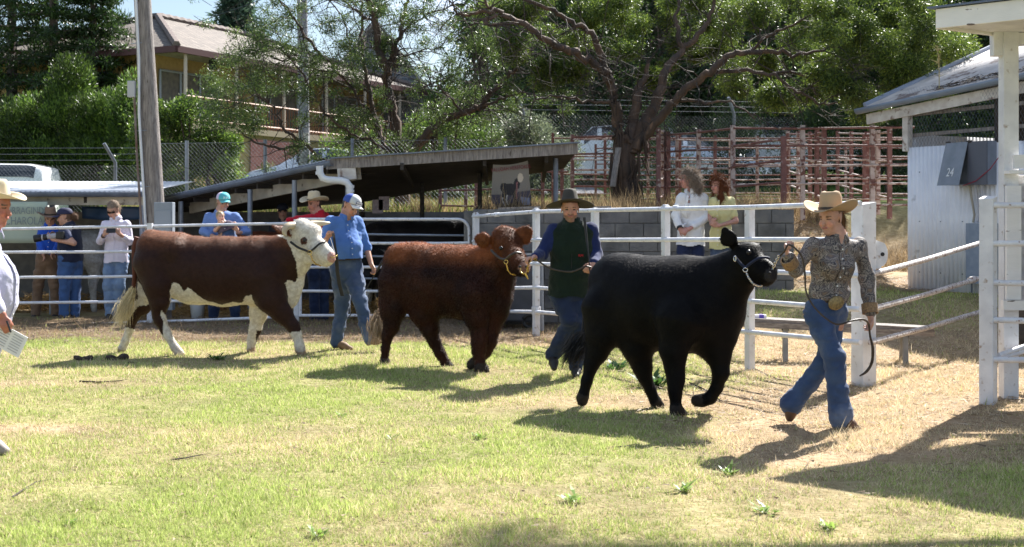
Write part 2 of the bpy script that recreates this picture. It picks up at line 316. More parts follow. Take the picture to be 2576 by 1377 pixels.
# ------------------------------------------------------------ grass
def blades(x, y, L, wd, c, lean=.5):
    n = len(x); b = np.stack([x, y, gz(x, y) - .004], 1); a = RNG.uniform(0, 2 * math.pi, n)
    d = np.stack([np.cos(a) * lean, np.sin(a) * lean, np.ones(n)], 1) * RNG.uniform(.3, 1, (n, 1)) ** np.array([0.3, .3, .6]); d[:, 2] = np.abs(d[:, 2]) + .15
    d /= np.linalg.norm(d, axis=1, keepdims=True); a2 = RNG.uniform(0, math.pi, n)
    s = np.stack([np.cos(a2), np.sin(a2), np.zeros(n)], 1) * np.reshape(wd, (-1, 1))
    return b - s, b + s, b + d * np.reshape(L, (-1, 1))
def grass_field():
    g = Geo()
    for y0, y1, den in ((4.9, 7, 11000), (7, 9.5, 7500), (9.5, 12.5, 5200), (12.5, 16, 3400), (16, 22.4, 1300)):
        hw = .42 * y1 + .7; n = int(den * 2 * hw * (y1 - y0)); x = RNG.uniform(-hw, hw, n); y = RNG.uniform(y0, y1, n)
        d = dry(x, y); cl = fbm(x, y, 0, 2.2, 2, 3); fine = fbm(x, y, 0, 9., 6, 2)
        keep = RNG.random(n) < np.clip(1.0 - .45 * d + 1.1 * cl + .8 * fine, .12, 1)
        keep &= ~((y > 17.9) & (x > -.7) & (x < 4.1) & (y < 18.3)) & ~((x > 5.3) & (y > 17.2))
        keep &= ~((x < -.6) & (y > 18.9))
        x, y, d, cl, fine = x[keep], y[keep], d[keep], cl[keep], fine[keep]; n = len(x)
        st = RNG.random(n) < .12 + .85 * d
        L = np.where(st, RNG.uniform(.015, .055, n), RNG.uniform(.014, .036, n)) * (1 + 1.0 * np.clip(fine + cl, -.4, .6)) * (1 + (y > 12) * .25 + (y > 16) * .3)
        L[(d > .75) & (RNG.random(n) < .012)] *= 3.0
        wd = np.where(st, .0016, .0024) * RNG.uniform(.7, 1.4, n) * (.75 + y / 12)
        u = RNG.random((n, 1))
        gr = np.array([.32, .4, .1]) * (1 - u) + np.array([.52, .58, .21]) * u
        sw = np.array([.52, .4, .24]) * (1 - u) + np.array([.8, .68, .47]) * u
        c = np.where(st[:, None], sw, gr) * RNG.uniform(.7, 1.2, (n, 1)) * (1 + .3 * cl[:, None])
        dirt = ((y > 15.3) & (y < 19) & (x < 2.2))[:, None]; c = np.where(dirt & st[:, None], c * np.array([.5, .45, .42]), c)
        bank = ((y > 17.3) & (x > 3.9))[:, None]; c = np.where(bank & st[:, None], c * np.array([.75, .66, .55]), c)
        A, B, C = blades(x, y, L, wd, c, np.where(st[:, None], 1.6, .7)[:, 0]); g.tris(A, B, C, c)
    return g
def _b(x, y, L, wd, c, lean):
    n = len(x); b = np.stack([x, y, gz(x, y) - .004], 1); a = RNG.uniform(0, 2 * math.pi, n)
    l = lean * RNG.uniform(.2, 1.1, n); d = np.stack([np.cos(a) * l, np.sin(a) * l, np.ones(n)], 1); d /= np.linalg.norm(d, axis=1, keepdims=True)
    a2 = RNG.uniform(0, math.pi, n); s = np.stack([np.cos(a2), np.sin(a2), np.zeros(n)], 1) * np.reshape(wd, (-1, 1))
    return b - s, b + s, b + d * np.reshape(L, (-1, 1))
blades = _b
grass_field().build('lawn_grass', MT['grass'], kind='stuff', label='short mown grass, green with straw coloured dry blades', cat='grass', loc=(0, 0, 0))
def tall_straw():
    g = Geo(); n = 42000; x = RNG.uniform(-1.8, 9, n); y = RNG.uniform(18.35, 25, n)
    k = (fbm(x, y, 0, .8, 5, 3) > -.12) & ~((x > 4) & (y < 20.5)) & ~((x < -.7) & (y < 22.8)) & ~((x > 5.3) & (y < 24)); x, y = x[k], y[k]; n = len(x)
    L = RNG.uniform(.12, .45, n) * (1 + fbm(x, y, 0, 1.5, 8, 2)); c = np.array([.36, .265, .15]) * RNG.uniform(.4, 1.4, (n, 1))
    g.tris(*_b(x, y, L, .004 + .003 * RNG.random(n), c, .8), c)
    n = 16000; x = RNG.uniform(-7.5, 3, n); y = RNG.uniform(22.8, 27, n); c = np.array([.2, .28, .06]) * RNG.uniform(.5, 1.4, (n, 1)); st = RNG.random(n) < .4; c[st] = np.array([.45, .33, .17]) * RNG.uniform(.6, 1.2, (st.sum(), 1))
    g.tris(*_b(x, y, RNG.uniform(.08, .3, n), .008, c, .7), c); return g
tall_straw().build('dry_tall_grass', MT['grass'], kind='stuff', label='tall straw coloured dead grass on the bank behind the yards', cat='grass', loc=(0, 0, 0))
def mulch():
    g = Geo()
    for (n, x0, x1, y0, y1, L0, L1, c1, c2) in ((9000, -6.5, .6, 15.2, 18.6, .03, .1, (.16, .12, .09), (.34, .27, .2)), (5000, 1, 6, 9, 14.5, .03, .12, (.3, .22, .14), (.6, .5, .38)), (8000, 3.9, 7, 17.6, 22, .04, .16, (.22, .17, .12), (.55, .45, .33)), (3200, -4, 5, 5.0, 14, .015, .06, (.14, .09, .06), (.5, .38, .26)), (2500, 1.2, 5, 7.5, 14, .02, .09, (.12, .085, .06), (.4, .3, .2))):
        x = RNG.uniform(x0, x1, n); y = RNG.uniform(y0, y1, n); a = RNG.uniform(0, 6.28, n); L = RNG.uniform(L0, L1, n)
        b = np.stack([x, y, gz(x, y) + RNG.uniform(.005, .03, n)], 1); d = np.stack([np.cos(a), np.sin(a), RNG.normal(0, .15, n)], 1)
        s = np.stack([-np.sin(a), np.cos(a), RNG.normal(0, .4, n)], 1) * RNG.uniform(.002, .007, (n, 1)); u = RNG.random((n, 1))
        g.tris(b - s, b + s, b + d * L[:, None], np.array(c1) * u + np.array(c2) * (1 - u))
    return g
mulch().build('leaf_litter', MT['grass'], kind='stuff', label='brown bark chips, dead leaves and straw litter on the ground', cat='litter', loc=(0, 0, 0))
# weeds: broad-leaved tufts, each its own plant
def weed(px, py, r=.06, n=26, col=(.12, .25, .03), dark=False):
    Z = FPX * EYE / (py - HY); x0 = (px - CX) / FPX * Z; z0 = float(gz(x0, Z)); g = Geo()
    a = RNG.uniform(0, 6.28, n); l = RNG.uniform(.5, 1.2, n) * r; h = RNG.uniform(.2, 1.1, n)
    b = np.array([x0, Z, z0]) + RNG.normal(0, r * .25, (n, 3)) * np.array([1, 1, 0]); d = np.stack([np.cos(a), np.sin(a), h], 1)
    s = np.stack([-np.sin(a), np.cos(a), np.zeros(n)], 1) * RNG.uniform(.05, .12, (n, 1)) * r * 1.3; c = np.array(col) * RNG.uniform(.6, 1.4, (n, 1))
    m = b + d * l[:, None] * .55; t = b + d * l[:, None] * np.array([1, 1, .8]); g.tris(b, m - s, m + s, c); g.tris(m - s, m + s, t, c)
    return g
for (px, py, r, n, lab) in ((1640, 975, .16, 90, 'dark leafy weed clump on the lawn between the hind legs of the black steer'), (1548, 935, .13, 60, 'low green weed clump beside the green vest man and black steer'), (1205, 1105, .07, 24, 'green weed tuft on open lawn below the brown steer, near centre'),
        (1440, 1265, .075, 26, 'bright green broadleaf weed in the right half of the foreground'), (1830, 1195, .08, 30, 'tall spiky weed in the lawn below the raised hoof of the black steer'), (1720, 1235, .08, 28, 'spreading bright weed left of the tall spiky one in the foreground'),
        (1930, 1290, .075, 30, 'weed in the right foreground near the shadow of the pavilion'), (985, 1108, .05, 18, 'small weed tuft on the lawn below the brown steer hind legs'), (175, 1320, .06, 18, 'small weed in the bottom left corner of the lawn'),
        (545, 905, .1, 40, 'weeds under the belly of the red and white bull'), (2075, 1330, .07, 26, 'weed in the bottom right of the lawn within the shade'), (860, 1050, .05, 20, 'small bright weed on the lawn left of centre'), (800, 1352, .06, 18, 'weed at the bottom edge of the lawn, left of centre')):
    weed(px, py, r, n, (.07, .15, .03) if r > .09 else (.22, .33, .07)).build('weed', MT['leaf'], label=lab, cat='weed', group='weeds in the lawn')
def twig(pts, r, lab):
    q = []
    for px, py in pts:
        Z = FPX * EYE / (py - HY); x = (px - CX) / FPX * Z; q.append((x, Z, float(gz(x, Z)) + .012))
    g = Geo().tube(q, [r * (1 - .6 * i / len(q)) for i in range(len(q))], 5)
    for i in range(1, len(q)):
        d = np.array(q[i]) - np.array(q[i - 1]); e = np.array([d[1], -d[0], .3 * abs(d[0])]) * RNG.choice([-.5, .5]) + d * .5; g.tube([q[i], np.array(q[i]) + e * .7], [r * .5, r * .2], 4)
    g.build('fallen_twig', MT['twig'], label=lab, cat='twig', group='twigs lying on the ground')
twig([(1735, 968), (1775, 985), (1812, 1012)], .008, 'dark fallen twig between the front legs of the black steer')
twig([(1885, 925), (1930, 948), (1960, 960)], .009, 'dark twig at the foot of the white fence post behind the black steer head')
twig([(200, 962), (250, 965), (300, 962)], .008, 'dark twig on the bare patch left, below the shadow of the bull')
twig([(1540, 1130), (1570, 1128), (1590, 1124)], .005, 'short twig on the lawn below the black steer')
twig([(30, 1255), (60, 1235), (90, 1216)], .005, 'pale stalk lying on the lawn at the lower left')
twig([(430, 1160), (465, 1156), (500, 1150)], .006, 'thin stalk lying in the left foreground lawn')

# ------------------------------------------------------------ fences
def LW(px, py, Z): return P(px, py, Z)
def pipes(t, rails, r=.022, mt='white_pipe', name='rail', seg=8):
    for pts in rails:
        pts = [np.asarray(p, float) for p in pts]
        if len(pts) == 2:
            a, b = pts; n = 7; q = [a + (b - a) * i / (n - 1) + np.array([0, 0, RNG.normal(0, .002)]) for i in range(n)]
        else: q = pts
        Geo().tube(q, r, seg).build(name, MT[mt], t, smooth=True)
# left ring fence
t = thing('pipe_fence', 'white five rail pipe fence behind the red and white bull', 'fence', (-4.6, 18.2, 0))
def lz(x): return 18.35 - .03 * (x + 7)
for yl, yr in ((578, 562), (636, 630), (700, 692), (763, 755), (826, 797)):
    xa, xb = -40, 742; pipes(t, [[LW(xa, yl, 18.4), LW(xb, yr, 18.15)]], .021)
for px, yt in ((376, 562), (745, 552)):
    b = LW(px, 0, 18.2); z0 = -.05
    Geo().box((b[0], b[1] + .03, (z0 + EYE + (HY - yt) / FPX * 18.2) / 2), (.07, .07, EYE + (HY - yt) / FPX * 18.2 - z0)).build('post', MT['white_paint'], t)
t = thing('pipe_gate', 'white pipe gate with rounded top corner behind the brown steer', 'gate', (-1.8, 18.1, 0))
xg0, xg1 = LW(752, 0, 18.1)[0], LW(1180, 0, 18.1)[0]
zt = LW(0, 552, 18.1)[2]; zb = LW(0, 794, 18.1)[2]; q = [(xg0, 18.1, zb)]
q = [(xg0 + .02, 18.1, zb), (xg0 + .02, 18.1, zt + .0), (xg1 - .16, 18.1, zt)]
q = [(xg0, 18.1, zt), ] + [(xg0 + (xg1 - .16 - xg0) * u, 18.1, zt) for u in (.33, .66, 1)] + [(xg1 - .16 + .16 * math.sin(a), 18.1, zt - .16 + .16 * math.cos(a)) for a in np.linspace(.2, math.pi / 2, 6)] + [(xg1, 18.1, zb - .0)]
Geo().tube(q, .022, 8).build('frame', MT['white_pipe'], t, smooth=True)
pipes(t, [[(xg0, 18.1, LW(0, y, 18.1)[2]), (xg1, 18.1, LW(0, y, 18.1)[2])] for y in (612, 673, 733, 794)], .021)
Geo().tube([(xg0 + .02, 18.1, zb), (xg0 + .02, 18.1, zt)], .022).build('stile', MT['white_pipe'], t, smooth=True)
t = thing('portable_yard_panel', 'grey portable rail panel standing behind the white pipe gate', 'panel', (-1.8, 18.6, 0))
pipes(t, [[LW(905, y, 18.6), LW(1195, y + 3, 18.6)] for y in (590, 645, 701)], .017, 'galv')
for px in (907, 1190): Geo().tube([LW(px, 585, 18.6), (LW(px, 0, 18.6)[0], 18.6, 0)], .018).build('post', MT['galv'], t, smooth=True)
# right ring fence (comes towards the camera)
t = thing('pipe_fence', 'white weathered five rail fence between the green vest man and the thick white post', 'fence', (1.4, 14.4, 0))
def rz(px): k = (px - CX) / FPX; Z = 16.855 / (1 + 1.85 * k); return Z
rt = {1190: (545, 607, 668, 727, 783), 1348: (533, 604, 664, 724, 785), 1520: (529, 604, 670, 737, 800), 1887: (522, 603, 682, 758, 836), 2165: (512, 604, 694, 779, 862)}
ks = sorted(rt)
for i in range(5): pipes(t, [[LW(k, rt[k][i], rz(k)) for k in ks]], .0235, 'rusty_pipe' if i == 9 else 'white_pipe')
for px, yt in ((1197, 537), (1349, 526), (1497, 526), (1675, 518), (1887, 520)):
    Z = rz(px) + .03; p = LW(px, yt, Z); z0 = float(gz(p[0], Z)) - .05
    g = Geo().box((p[0], Z + .02, (p[2] + z0) / 2), (.075, .075, p[2] - z0), .5)
    g.box((p[0], Z + .02, p[2] + .004), (.05, .05, .02), .5)
    if px == 1349: g.lathe([(.0, 0), (.06, 0), (.06, .1), (.05, .1)], (p[0], Z + .02, .27), 12)
    g.build('post', MT['white_paint'], t, bevel=.006)
for px, py in ((1700, 523), (1250, 540)):
    Z = rz(px); Geo().tube([LW(px - 7, py + 1, Z), LW(px + 7, py, Z)], .031, 10).build('collar', MT['white_pipe'], t, smooth=True)
def bigpost(px0, px1, yt, yb, lab, rot=.45):
    Z = FPX * EYE / (yb - HY); pxm = (px0 + px1) / 2; p = LW(pxm, yt, Z); wd = (px1 - px0) / FPX * Z / (math.cos(rot) + math.sin(rot)) ; cc, ss = math.cos(rot), math.sin(rot)
    g = Geo()
    for q in range(2):   # two flanges and a web of timber, slightly uneven top
        pass
    n = 9; X = []
    for k in range(n):
        z = -.06 + (p[2] + .06) * k / (n - 1); h = wd / 2 * (1 + .012 * math.sin(k * 1.7)); dz = 0
        X.append([(p[0] + (a * cc - b * ss) * h, Z + (a * ss + b * cc) * h, z + (dz if k < n - 1 else .012 * a)) for a, b in ((-1, -1), (1, -1), (1, 1), (-1, 1))])
    g.grid(np.array(X), closed=True); g.add(np.array(X[-1]), [(0, 1, 2, 3)])
    return g, p, Z, wd
g, p1, Z1, w1 = bigpost(2143, 2202, 512, 970, '')
t = thing('timber_post', 'thick white square timber post right behind the woman in the cowboy hat', 'post', (p1[0], Z1, 0)); g.build('shaft', MT['white_paint'], t, bevel=.008)
gp = Geo(); a = np.linspace(-.5, .5, 9) * math.pi; ox, oz = p1[0] + w1 * .62, LW(0, 640, Z1)[2]
ring = [(ox, Z1, oz - .13), (ox + .06, Z1, oz - .13)] + [(ox + .06 + .06 * math.cos(b), Z1, oz + .11 * math.sin(b)) for b in a] + [(ox, Z1, oz + .13)]
n = len(ring); gp.add([(x, y - .006, z) for x, y, z in ring] + [(x, y + .006, z) for x, y, z in ring], [tuple(range(n)), tuple(range(2 * n - 1, n - 1, -1))] + [(i, n + i, n + (i + 1) % n, (i + 1) % n) for i in range(n)]); gp.build('latch_plate', MT['white_paint'], t)
Geo().lathe([(.012, -.002), (.02, -.002), (.02, .004), (.012, .004)], (0, 0, 0), 12).V
h = Geo(); h.tube([(ox + .07, Z1 - .012, oz), (ox + .07, Z1 + .0, oz)], .018, 12); h.build('bolt_hole', MT['black'], t)
g, p2, Z2, w2 = bigpost(2461, 2511, 497, 1018, '', .9)
t = thing('timber_post', 'white square timber post nearest the camera, left end of the pavilion gate', 'post', (p2[0], Z2, 0)); g.build('shaft', MT['white_paint'], t, bevel=.008)
# race rails leading back from the thick post
t = thing('pipe_rails', 'three rusty white pipe rails running back from the thick post to the pavilion gate', 'fence', (4.0, 12.6, 0))
for y0, y1 in ((691, 612), (779, 700), (862, 785)): pipes(t, [[LW(2190, y0, 11.3), LW(2330, (y0 + y1) / 2 + 2, 12.9), LW(2475, y1 - 3, 14.6)]], .027, 'rusty_pipe')
Geo().tube([LW(2440, 706, 14.2), LW(2452, 703, 14.35)], .038, 10).build('pipe_coupling', MT['rusty_pipe'], t, smooth=True)
# gate to the right of the near post
t = thing('pipe_gate', 'white pipe gate in front of the pavilion at the right edge', 'gate', (4.6, 10.1, 0))
for y0, y1 in ((517, 515), (613, 612), (712, 713), (806, 811), (904, 911)): pipes(t, [[LW(2492, y0, 10.3), LW(2750, y1, 10.1)]], .024)
for y0, y1 in ((895, 868), (902, 890)): pipes(t, [[LW(2512, y0, 10.36), LW(2700, y1 - 40, 10.9)]], .022)

# ------------------------------------------------------------ retaining walls and concrete blocks
def blockmat():
    m = mat('block', (.19, .185, .18), (.13, .13, .135), 5, .9, .6, 60, c3=(.07, .07, .07), s3=2.2, thr=(.5, .7)); return m
MT['block'] = blockmat(); MT['mortar'] = mat('mortar', (.17, .165, .16), (.12, .12, .12), 8, .95)
t = thing('block_wall', 'grey concrete block retaining wall behind the two women', 'wall', (1.7, 18.15, .3))
gb = Geo(); gm = Geo(); x0, x1 = -.55, 3.97; bh = .2
for c in range(8):
    z = .02 + c * bh + .003; off = .2 if c % 2 else 0; x = x0 - off
    while x < x1 - .02:
        a, b = max(x, x0) + .004, min(x + .4, x1) - .004
        if b - a > .03: gb.box(((a + b) / 2, 18.08 + RNG.normal(0, .003), z + bh / 2), (b - a, .16, bh - .009))
        x += .4
gm.box(((x0 + x1) / 2, 18.1, .8), (x1 - x0 - .01, .15, 1.6)); gm.build('mortar_core', MT['mortar'], t); gb.build('blocks', MT['block'], t, bevel=.006)
cap = Geo()
for x, l in ((-.2, .6), (.5, .9), (1.6, .5)): cap.beam((x, 18.06, 1.63), (x + l, 18.08, 1.64 + RNG.normal(0, .01)), .1, .03)
cap.build('timber_capping', MT['weathered'], t)
t = Geo(); t.box((-7.7, 22.6, .8), (14.4, .18, 1.6)); t.box((-.6, 20.3, .8), (.16, 4.4, 1.6)); t.build('retaining_wall', MT['mortar'], label='dark low concrete wall at the back of the cattle sheds', cat='wall')
# ------------------------------------------------------------ cattle sheds
def corr(p0, u, v, Lu, Lv, amp=.009, pitch=.076, nv=2, per=6):
    """corrugated sheet: waves run along v, profile across u; returns (n,m,3)"""
    u, v = np.asarray(u, float), np.asarray(v, float); n = np.cross(u, v); n /= np.linalg.norm(n)
    a = np.linspace(0, Lu, int(Lu / pitch * per) + 1); b = np.linspace(0, Lv, nv)
    return np.asarray(p0)[None, None] + a[:, None, None] * u + b[None, :, None] * v + (amp * np.sin(a / pitch * 2 * math.pi))[:, None, None] * n
def unit(v): v = np.asarray(v, float); return v / np.linalg.norm(v)
t = thing('cattle_shed', 'low open cattle shed with zinc corrugated roof behind the spectators at left', 'shed', (-8.6, 20.4, 0))
v = unit((0, 2.7, .22)); g = Geo(); g.grid(corr((-14.2, 19.72, 1.90), (1, 0, 0), v, 8.6, 2.9)); g.build('roof', MT['zinc'], t, smooth=True, solid=.004)
g = Geo(); X = [(x, y, z) for x in (-14.2, -5.7) for y, z in ()]
a = np.linspace(0, math.pi, 8); prof = [(-.06 * math.cos(q), -.075 * math.sin(q)) for q in a]
g.grid(np.array([[(x, 19.66 + p, 1.895 + q) for p, q in prof] for x in (-14.2, -5.55)]));
g.build('gutter', MT['gutter'], t, smooth=True, solid=.006)
g = Geo(); g.box((-9.9, 19.83, 1.76), (8.6, .05, .13)); g.build('fascia_beam', MT['cream_wood'], t, bevel=.004)
for x in (-13, -10.9, -8.75, -7.15, -5.75): Geo().tube([(x, 19.9, 0), (x, 19.9, 1.7)], .045, 8).build('post', MT['galv'], t, smooth=True)
for x in (-12.5, -9.6, -6.6): Geo().beam((x, 19.8, 1.78), (x, 22.5, 2.0), .05, .1).build('rafter', MT['dark_wood'], t)
def text(name, s, loc, size, M, parent=None, rot=(math.radians(90), 0, 0), align='CENTER', ext=.0015, sx=1., **kw):
    c = bpy.data.curves.new(name, 'FONT'); c.body = s; c.size = size; c.align_x = align; c.extrude = ext; c.align_y = 'CENTER'
    o = bpy.data.objects.new(name + '_curve', c); S.collection.objects.link(o); bpy.context.view_layer.update()
    me = bpy.data.meshes.new_from_object(o.evaluated_get(bpy.context.evaluated_depsgraph_get())); bpy.data.objects.remove(o)
    me.materials.clear(); me.materials.append(M); o = bpy.data.objects.new(name, me); S.collection.objects.link(o)
    o.rotation_euler = rot; o.scale = (sx, 1, 1)
    if parent is not None: o.parent = parent; o.location = tuple(np.array(loc) - np.array(parent['wl']))
    else: o.location = loc
    return o
# banner on the left shed
bx0, bx1 = LW(-40, 0, 19.6)[0], LW(120, 0, 19.6)[0]; zt, zb = LW(0, 508, 19.6)[2], LW(0, 612, 19.6)[2]
t = thing('banner', 'pale green cattle stud banner with faded lettering on the left shed', 'banner', ((bx0 + bx1) / 2, 19.6, zb))
xs = np.linspace(bx0, bx1, 30); zs = np.linspace(zb, zt, 8)
g = Geo(); g.grid(np.array([[(x, 19.6 + .012 * math.sin(x * 7 + z * 2), z) for z in zs] for x in xs])); g.build('cloth', mat('banner_green', (.36, .43, .37), (.42, .48, .38), 3, .8), t, smooth=True, solid=.002)
inkm = mat('faded_ink', (.2, .24, .25)); xc = LW(66, 0, 19.58)[0]
text('lettering', 'URRAGINDI', (xc, 19.575, LW(0, 531, 19.6)[2]), .155, inkm, t, sx=.72)
text('lettering', 'CHAROLAIS', (xc + .01, 19.575, LW(0, 557, 19.6)[2]), .175, inkm, t, sx=.72)
# rolled tarp
g = Geo(); q = np.linspace(0, 1, 12); g.grid(np.array([[(LW(205 + 162 * u, 0, 20.1)[0], 20.1 + .05 * math.sin(9 * u + w_), LW(0, 520 + 30 * w_ - 8 * u * 0, 20.1)[2] - .03 * math.sin(u * 3) * w_) for w_ in np.linspace(0, 1, 5)] for u in q]))
g.build('tarpaulin', mat('tarp_blue', (.02, .045, .09), rough=.5), smooth=True, solid=.01, label='dark blue tarpaulin hanging under the left shed roof', cat='tarpaulin')
# right shed: plane z = 2.34 + .0633 (x+2.62) - .1247 (y-18.8)
def rp(x, y, dz=0.): return np.array([x, y, 2.23 + .0497 * (x + 2.62) - .1247 * (y - 18.8) + dz])
t = thing('cattle_shed', 'open cattle shed with sloping dark roof edge and downpipe in the middle', 'shed', (-2.4, 20.4, 0))
poly = [(-6.0, 21.65), (-2.62, 18.75), (.93, 18.45), (.8, 19.9), (-2.65, 22.5), (-6.6, 23.2)]
top = [rp(x, y, .1) for x, y in poly]; bot = [rp(x, y, .0) for x, y in poly]; n = len(poly)
g = Geo(); g.add(np.array(top + bot), [tuple(range(n)), tuple(range(2 * n - 1, n - 1, -1))] + [(i, n + i, n + (i + 1) % n, (i + 1) % n) for i in range(n)]); g.build('roof', MT['dark_wood'], t)
A, B, C1 = rp(-6.0, 21.65), rp(-2.62, 18.75), rp(.93, 18.45)
u = unit(B - A); vv = unit(np.cross((0, 0, 1), u)); g = Geo(); g.grid(corr(A + np.array([0, 0, .125]) - vv * .03, u, vv, np.linalg.norm(B - A), 1.2)); g.build('roof_sheet', MT['zinc'], t, smooth=True, solid=.004)
g = Geo(); g.grid(np.array([[A + u * s_ + np.array([0, 0, .09 + q_]) - vv * (.06 + p_) for p_, q_ in prof] for s_ in np.linspace(0, np.linalg.norm(B - A) + .05, 6)])); g.build('gutter', MT['gutter'], t, smooth=True, solid=.006)
g = Geo(); g.beam(B + (-.1, -.02, .045), C1 + (.02, -.02, .045), .035, .15); g.build('fascia', MT['weathered'], t)
g = Geo(); g.beam(B + (-.02, -.05, .135), C1 + (.05, -.05, .135), .1, .02); g.build('roof_edge_flashing', MT['gutter'], t)
g = Geo(); g.beam(A + u * .5 + vv * .32 + (0, 0, -.1), B + vv * .32 + u * .22 + (0, 0, -.1), .06, .19); g.build('wall_beam', MT['cream_wood'], t)
L = np.linalg.norm(B - A)
for s_ in np.arange(.5, L, .55):
    Geo().beam(A + u * s_ - vv * .0 + (0, 0, -.03), A + u * s_ + vv * 1.5 + (0, 0, .0), .045, .09).build('rafter', MT['dark_wood'], t)
for px, Z in ((455, 21.0), (629, 20.1), (741, 19.4), (875, 18.95)):
    p = LW(px, 0, Z); zt_ = rp(p[0], Z)[2] - .05; Geo().tube([(p[0], Z, 0), (p[0], Z, zt_)], .04, 10).build('post', MT['galv'], t, smooth=True)
for px, Z, m_ in ((912, 21.3, 'dark_wood'), (1062, 20.6, 'dark_wood'), (1207, 19.9, 'dark_wood'), (1398, 18.9, 'gutter')):
    p = LW(px, 0, Z); Geo().tube([(p[0], Z, 0), (p[0], Z, rp(p[0], Z)[2])], .036, 8).build('post', MT[m_], t, smooth=True)
Zd = 18.6; g = Geo(); g.tube([LW(804, 418, Zd), LW(805, 436, Zd), LW(812, 449, Zd), LW(826, 453, Zd), LW(858, 455, Zd), LW(872, 459, Zd), LW(880, 470, Zd), LW(881, 500, Zd), LW(881, 800, Zd)], .053, 12); g.build('downpipe', MT['pvc'], t, smooth=True)
g = Geo()
for a_, b_ in ((432, 440), (466, 474), (478, 484)): g.tube([LW(804 if a_ < 440 else 881, a_, Zd), LW(804 if a_ < 440 else 881, b_, Zd)], .059, 12)
g.build('pipe_collars', MT['pvc'], t, smooth=True)
g = Geo(); g.beam(LW(896, 436, 18.72), LW(850, 440, 18.72), .06, .17); g.build('beam_end', MT['old_white'], t)
for x in (-1.6, -.4, .5): Geo().beam(rp(x, 18.6, -.06), rp(x, 20.5, -.06), .05, .1).build('rafter', MT['dark_wood'], t)
# hereford banner
bz = 18.7; cx = LW(1284, 0, bz)[0]; t = thing('banner', 'dark banner with a red and white bull picture hanging from the shed roof', 'banner', (cx, bz, LW(0, 528, bz)[2]))
def bpt(u, w_): # u across 0..1, w_ down 0..1
    xl, xr = 1240 - 6 * w_ + 18 * sm(.75, 1, w_), 1328 + 10 * w_; yt = 414 - 10 * u + 5 * math.sin(u * math.pi); yb = 530 - 6 * u
    return LW(xl + (xr - xl) * u, yt + (yb - yt) * w_, bz + .03 * math.sin(u * 7) * w_)
g = Geo(); X = np.array([[bpt(a_, b_) for b_ in np.linspace(0, 1, 61)] for a_ in np.linspace(0, 1, 61)]); uu, ww = np.meshgrid(np.linspace(0, 1, 61), np.linspace(0, 1, 61), indexing='ij')
c = np.zeros((61, 61, 3)); c[:] = (.19, .17, .145); c[ww > .66 - .04 * uu] = (.06, .05, .07); c[ww > .86] = (.09, .06, .04)
def ell(cx_, cy_, rx, ry): return ((uu - cx_) / rx) ** 2 + ((ww - cy_) / ry) ** 2 < 1
body = ell(.46, .56, .2, .14) | ell(.32, .5, .1, .1) | ell(.66, .45, .08, .12) | (abs(uu - .33 - .06 * (ww - .7)) < .05) & (ww > .6) & (ww < .92) | (abs(uu - .6) < .045) & (ww > .6) & (ww < .9)
c[body] = (.015, .012, .015); c[ell(.76, .33, .075, .1)] = (.5, .42, .33); c[(abs(uu - .66 + .1 * (ww - .5)) < .018) & (ww > .4) & (ww < .78)] = (.22, .08, .09)
c[(abs(uu - .4 + .25 * (ww - .7)) < .018) & (ww > .68) & (ww < .9)] = (.4, .36, .32); c[(abs(uu - .3 + .2 * (ww - .7)) < .012) & (ww > .72) & (ww < .95)] = (.4, .36, .32)
c[(uu > .74) & (uu < .96) & (ww > .74 + .2 * (uu - .74)) & (ww < .92)] = (.2, .22, .3)
g.grid(X, c.reshape(-1, 3)); g.build('cloth', mat('banner_print', attr=True, rough=.6), t, smooth=True, solid=.003)
text('lettering', 'VALUDAH HEREFORDS', LW(1285, 424, bz - .02), .078, mat('maroon_ink', (.16, .02, .03)), t, rot=(math.radians(90), math.radians(-6), 0), sx=.72)
# small papers pegged on a line
Geo().tube([LW(880, 530, 20.7), LW(925, 533, 20.7), LW(975, 522, 20.7)], .003, 4).build('string_line', MT['pvc'], label='thin string line holding paper signs behind the shed', cat='string')
for px, py, lab in ((890, 545, 'leftmost paper notice pegged on the string beside the blue shirt man'), (950, 520, 'middle paper notice pegged on the string under the shed'), (966, 512, 'rightmost paper notice on the string before the tree trunk')):
    p = LW(px, py, 20.68); Geo().box(p, (.17, .004, .22)).build('paper_notice', mat('paper_dull', (.42, .34, .36), (.3, .24, .27), 20), label=lab, cat='notice', group='paper notices on the string')
Geo().lathe([(.0, .01), (.09, .01), (.12, .28), (.125, .3), (.115, .3), (.11, .28)], LW(497, 0, 19.0) * (1, 1, 0), 20).build('bucket', mat('bucket_white', (.7, .75, .8), rough=.4), smooth=True, label='white plastic bucket on the ground below the belly of the bull', cat='bucket')
def strawpile(x0, x1, y0, y1, h, n, name, lab):
    x = RNG.uniform(x0, x1, n); y = RNG.uniform(y0, y1, n); e = np.clip(np.minimum((x - x0) * (x1 - x), (y - y0) * (y1 - y)) * 6, 0, 1); z = gz(x, y) + e * h * RNG.random(n)
    a = RNG.uniform(0, 6.28, n); d = np.stack([np.cos(a), np.sin(a), RNG.normal(0, .35, n)], 1) * RNG.uniform(.06, .18, (n, 1)); b = np.stack([x, y, z], 1); s = np.cross(d, RNG.normal(0, 1, (n, 3))); s /= np.linalg.norm(s, axis=1, keepdims=True); s *= .005
    Geo().tris(b - s, b + s, b + d, np.array([.42, .27, .1]) * RNG.uniform(.4, 1.2, (n, 1))).build(name, MT['grass'], label=lab, cat='straw', group='straw bedding in the sheds', kind='stuff')
strawpile(-8.1, -6.7, 20.2, 21.6, .25, 2500, 'straw_bedding', 'loose straw bedding on the floor of the left shed')
strawpile(-3.4, -1.2, 18.7, 20.6, .22, 5000, 'straw_bedding', 'loose straw bedding in the middle shed behind the gate')
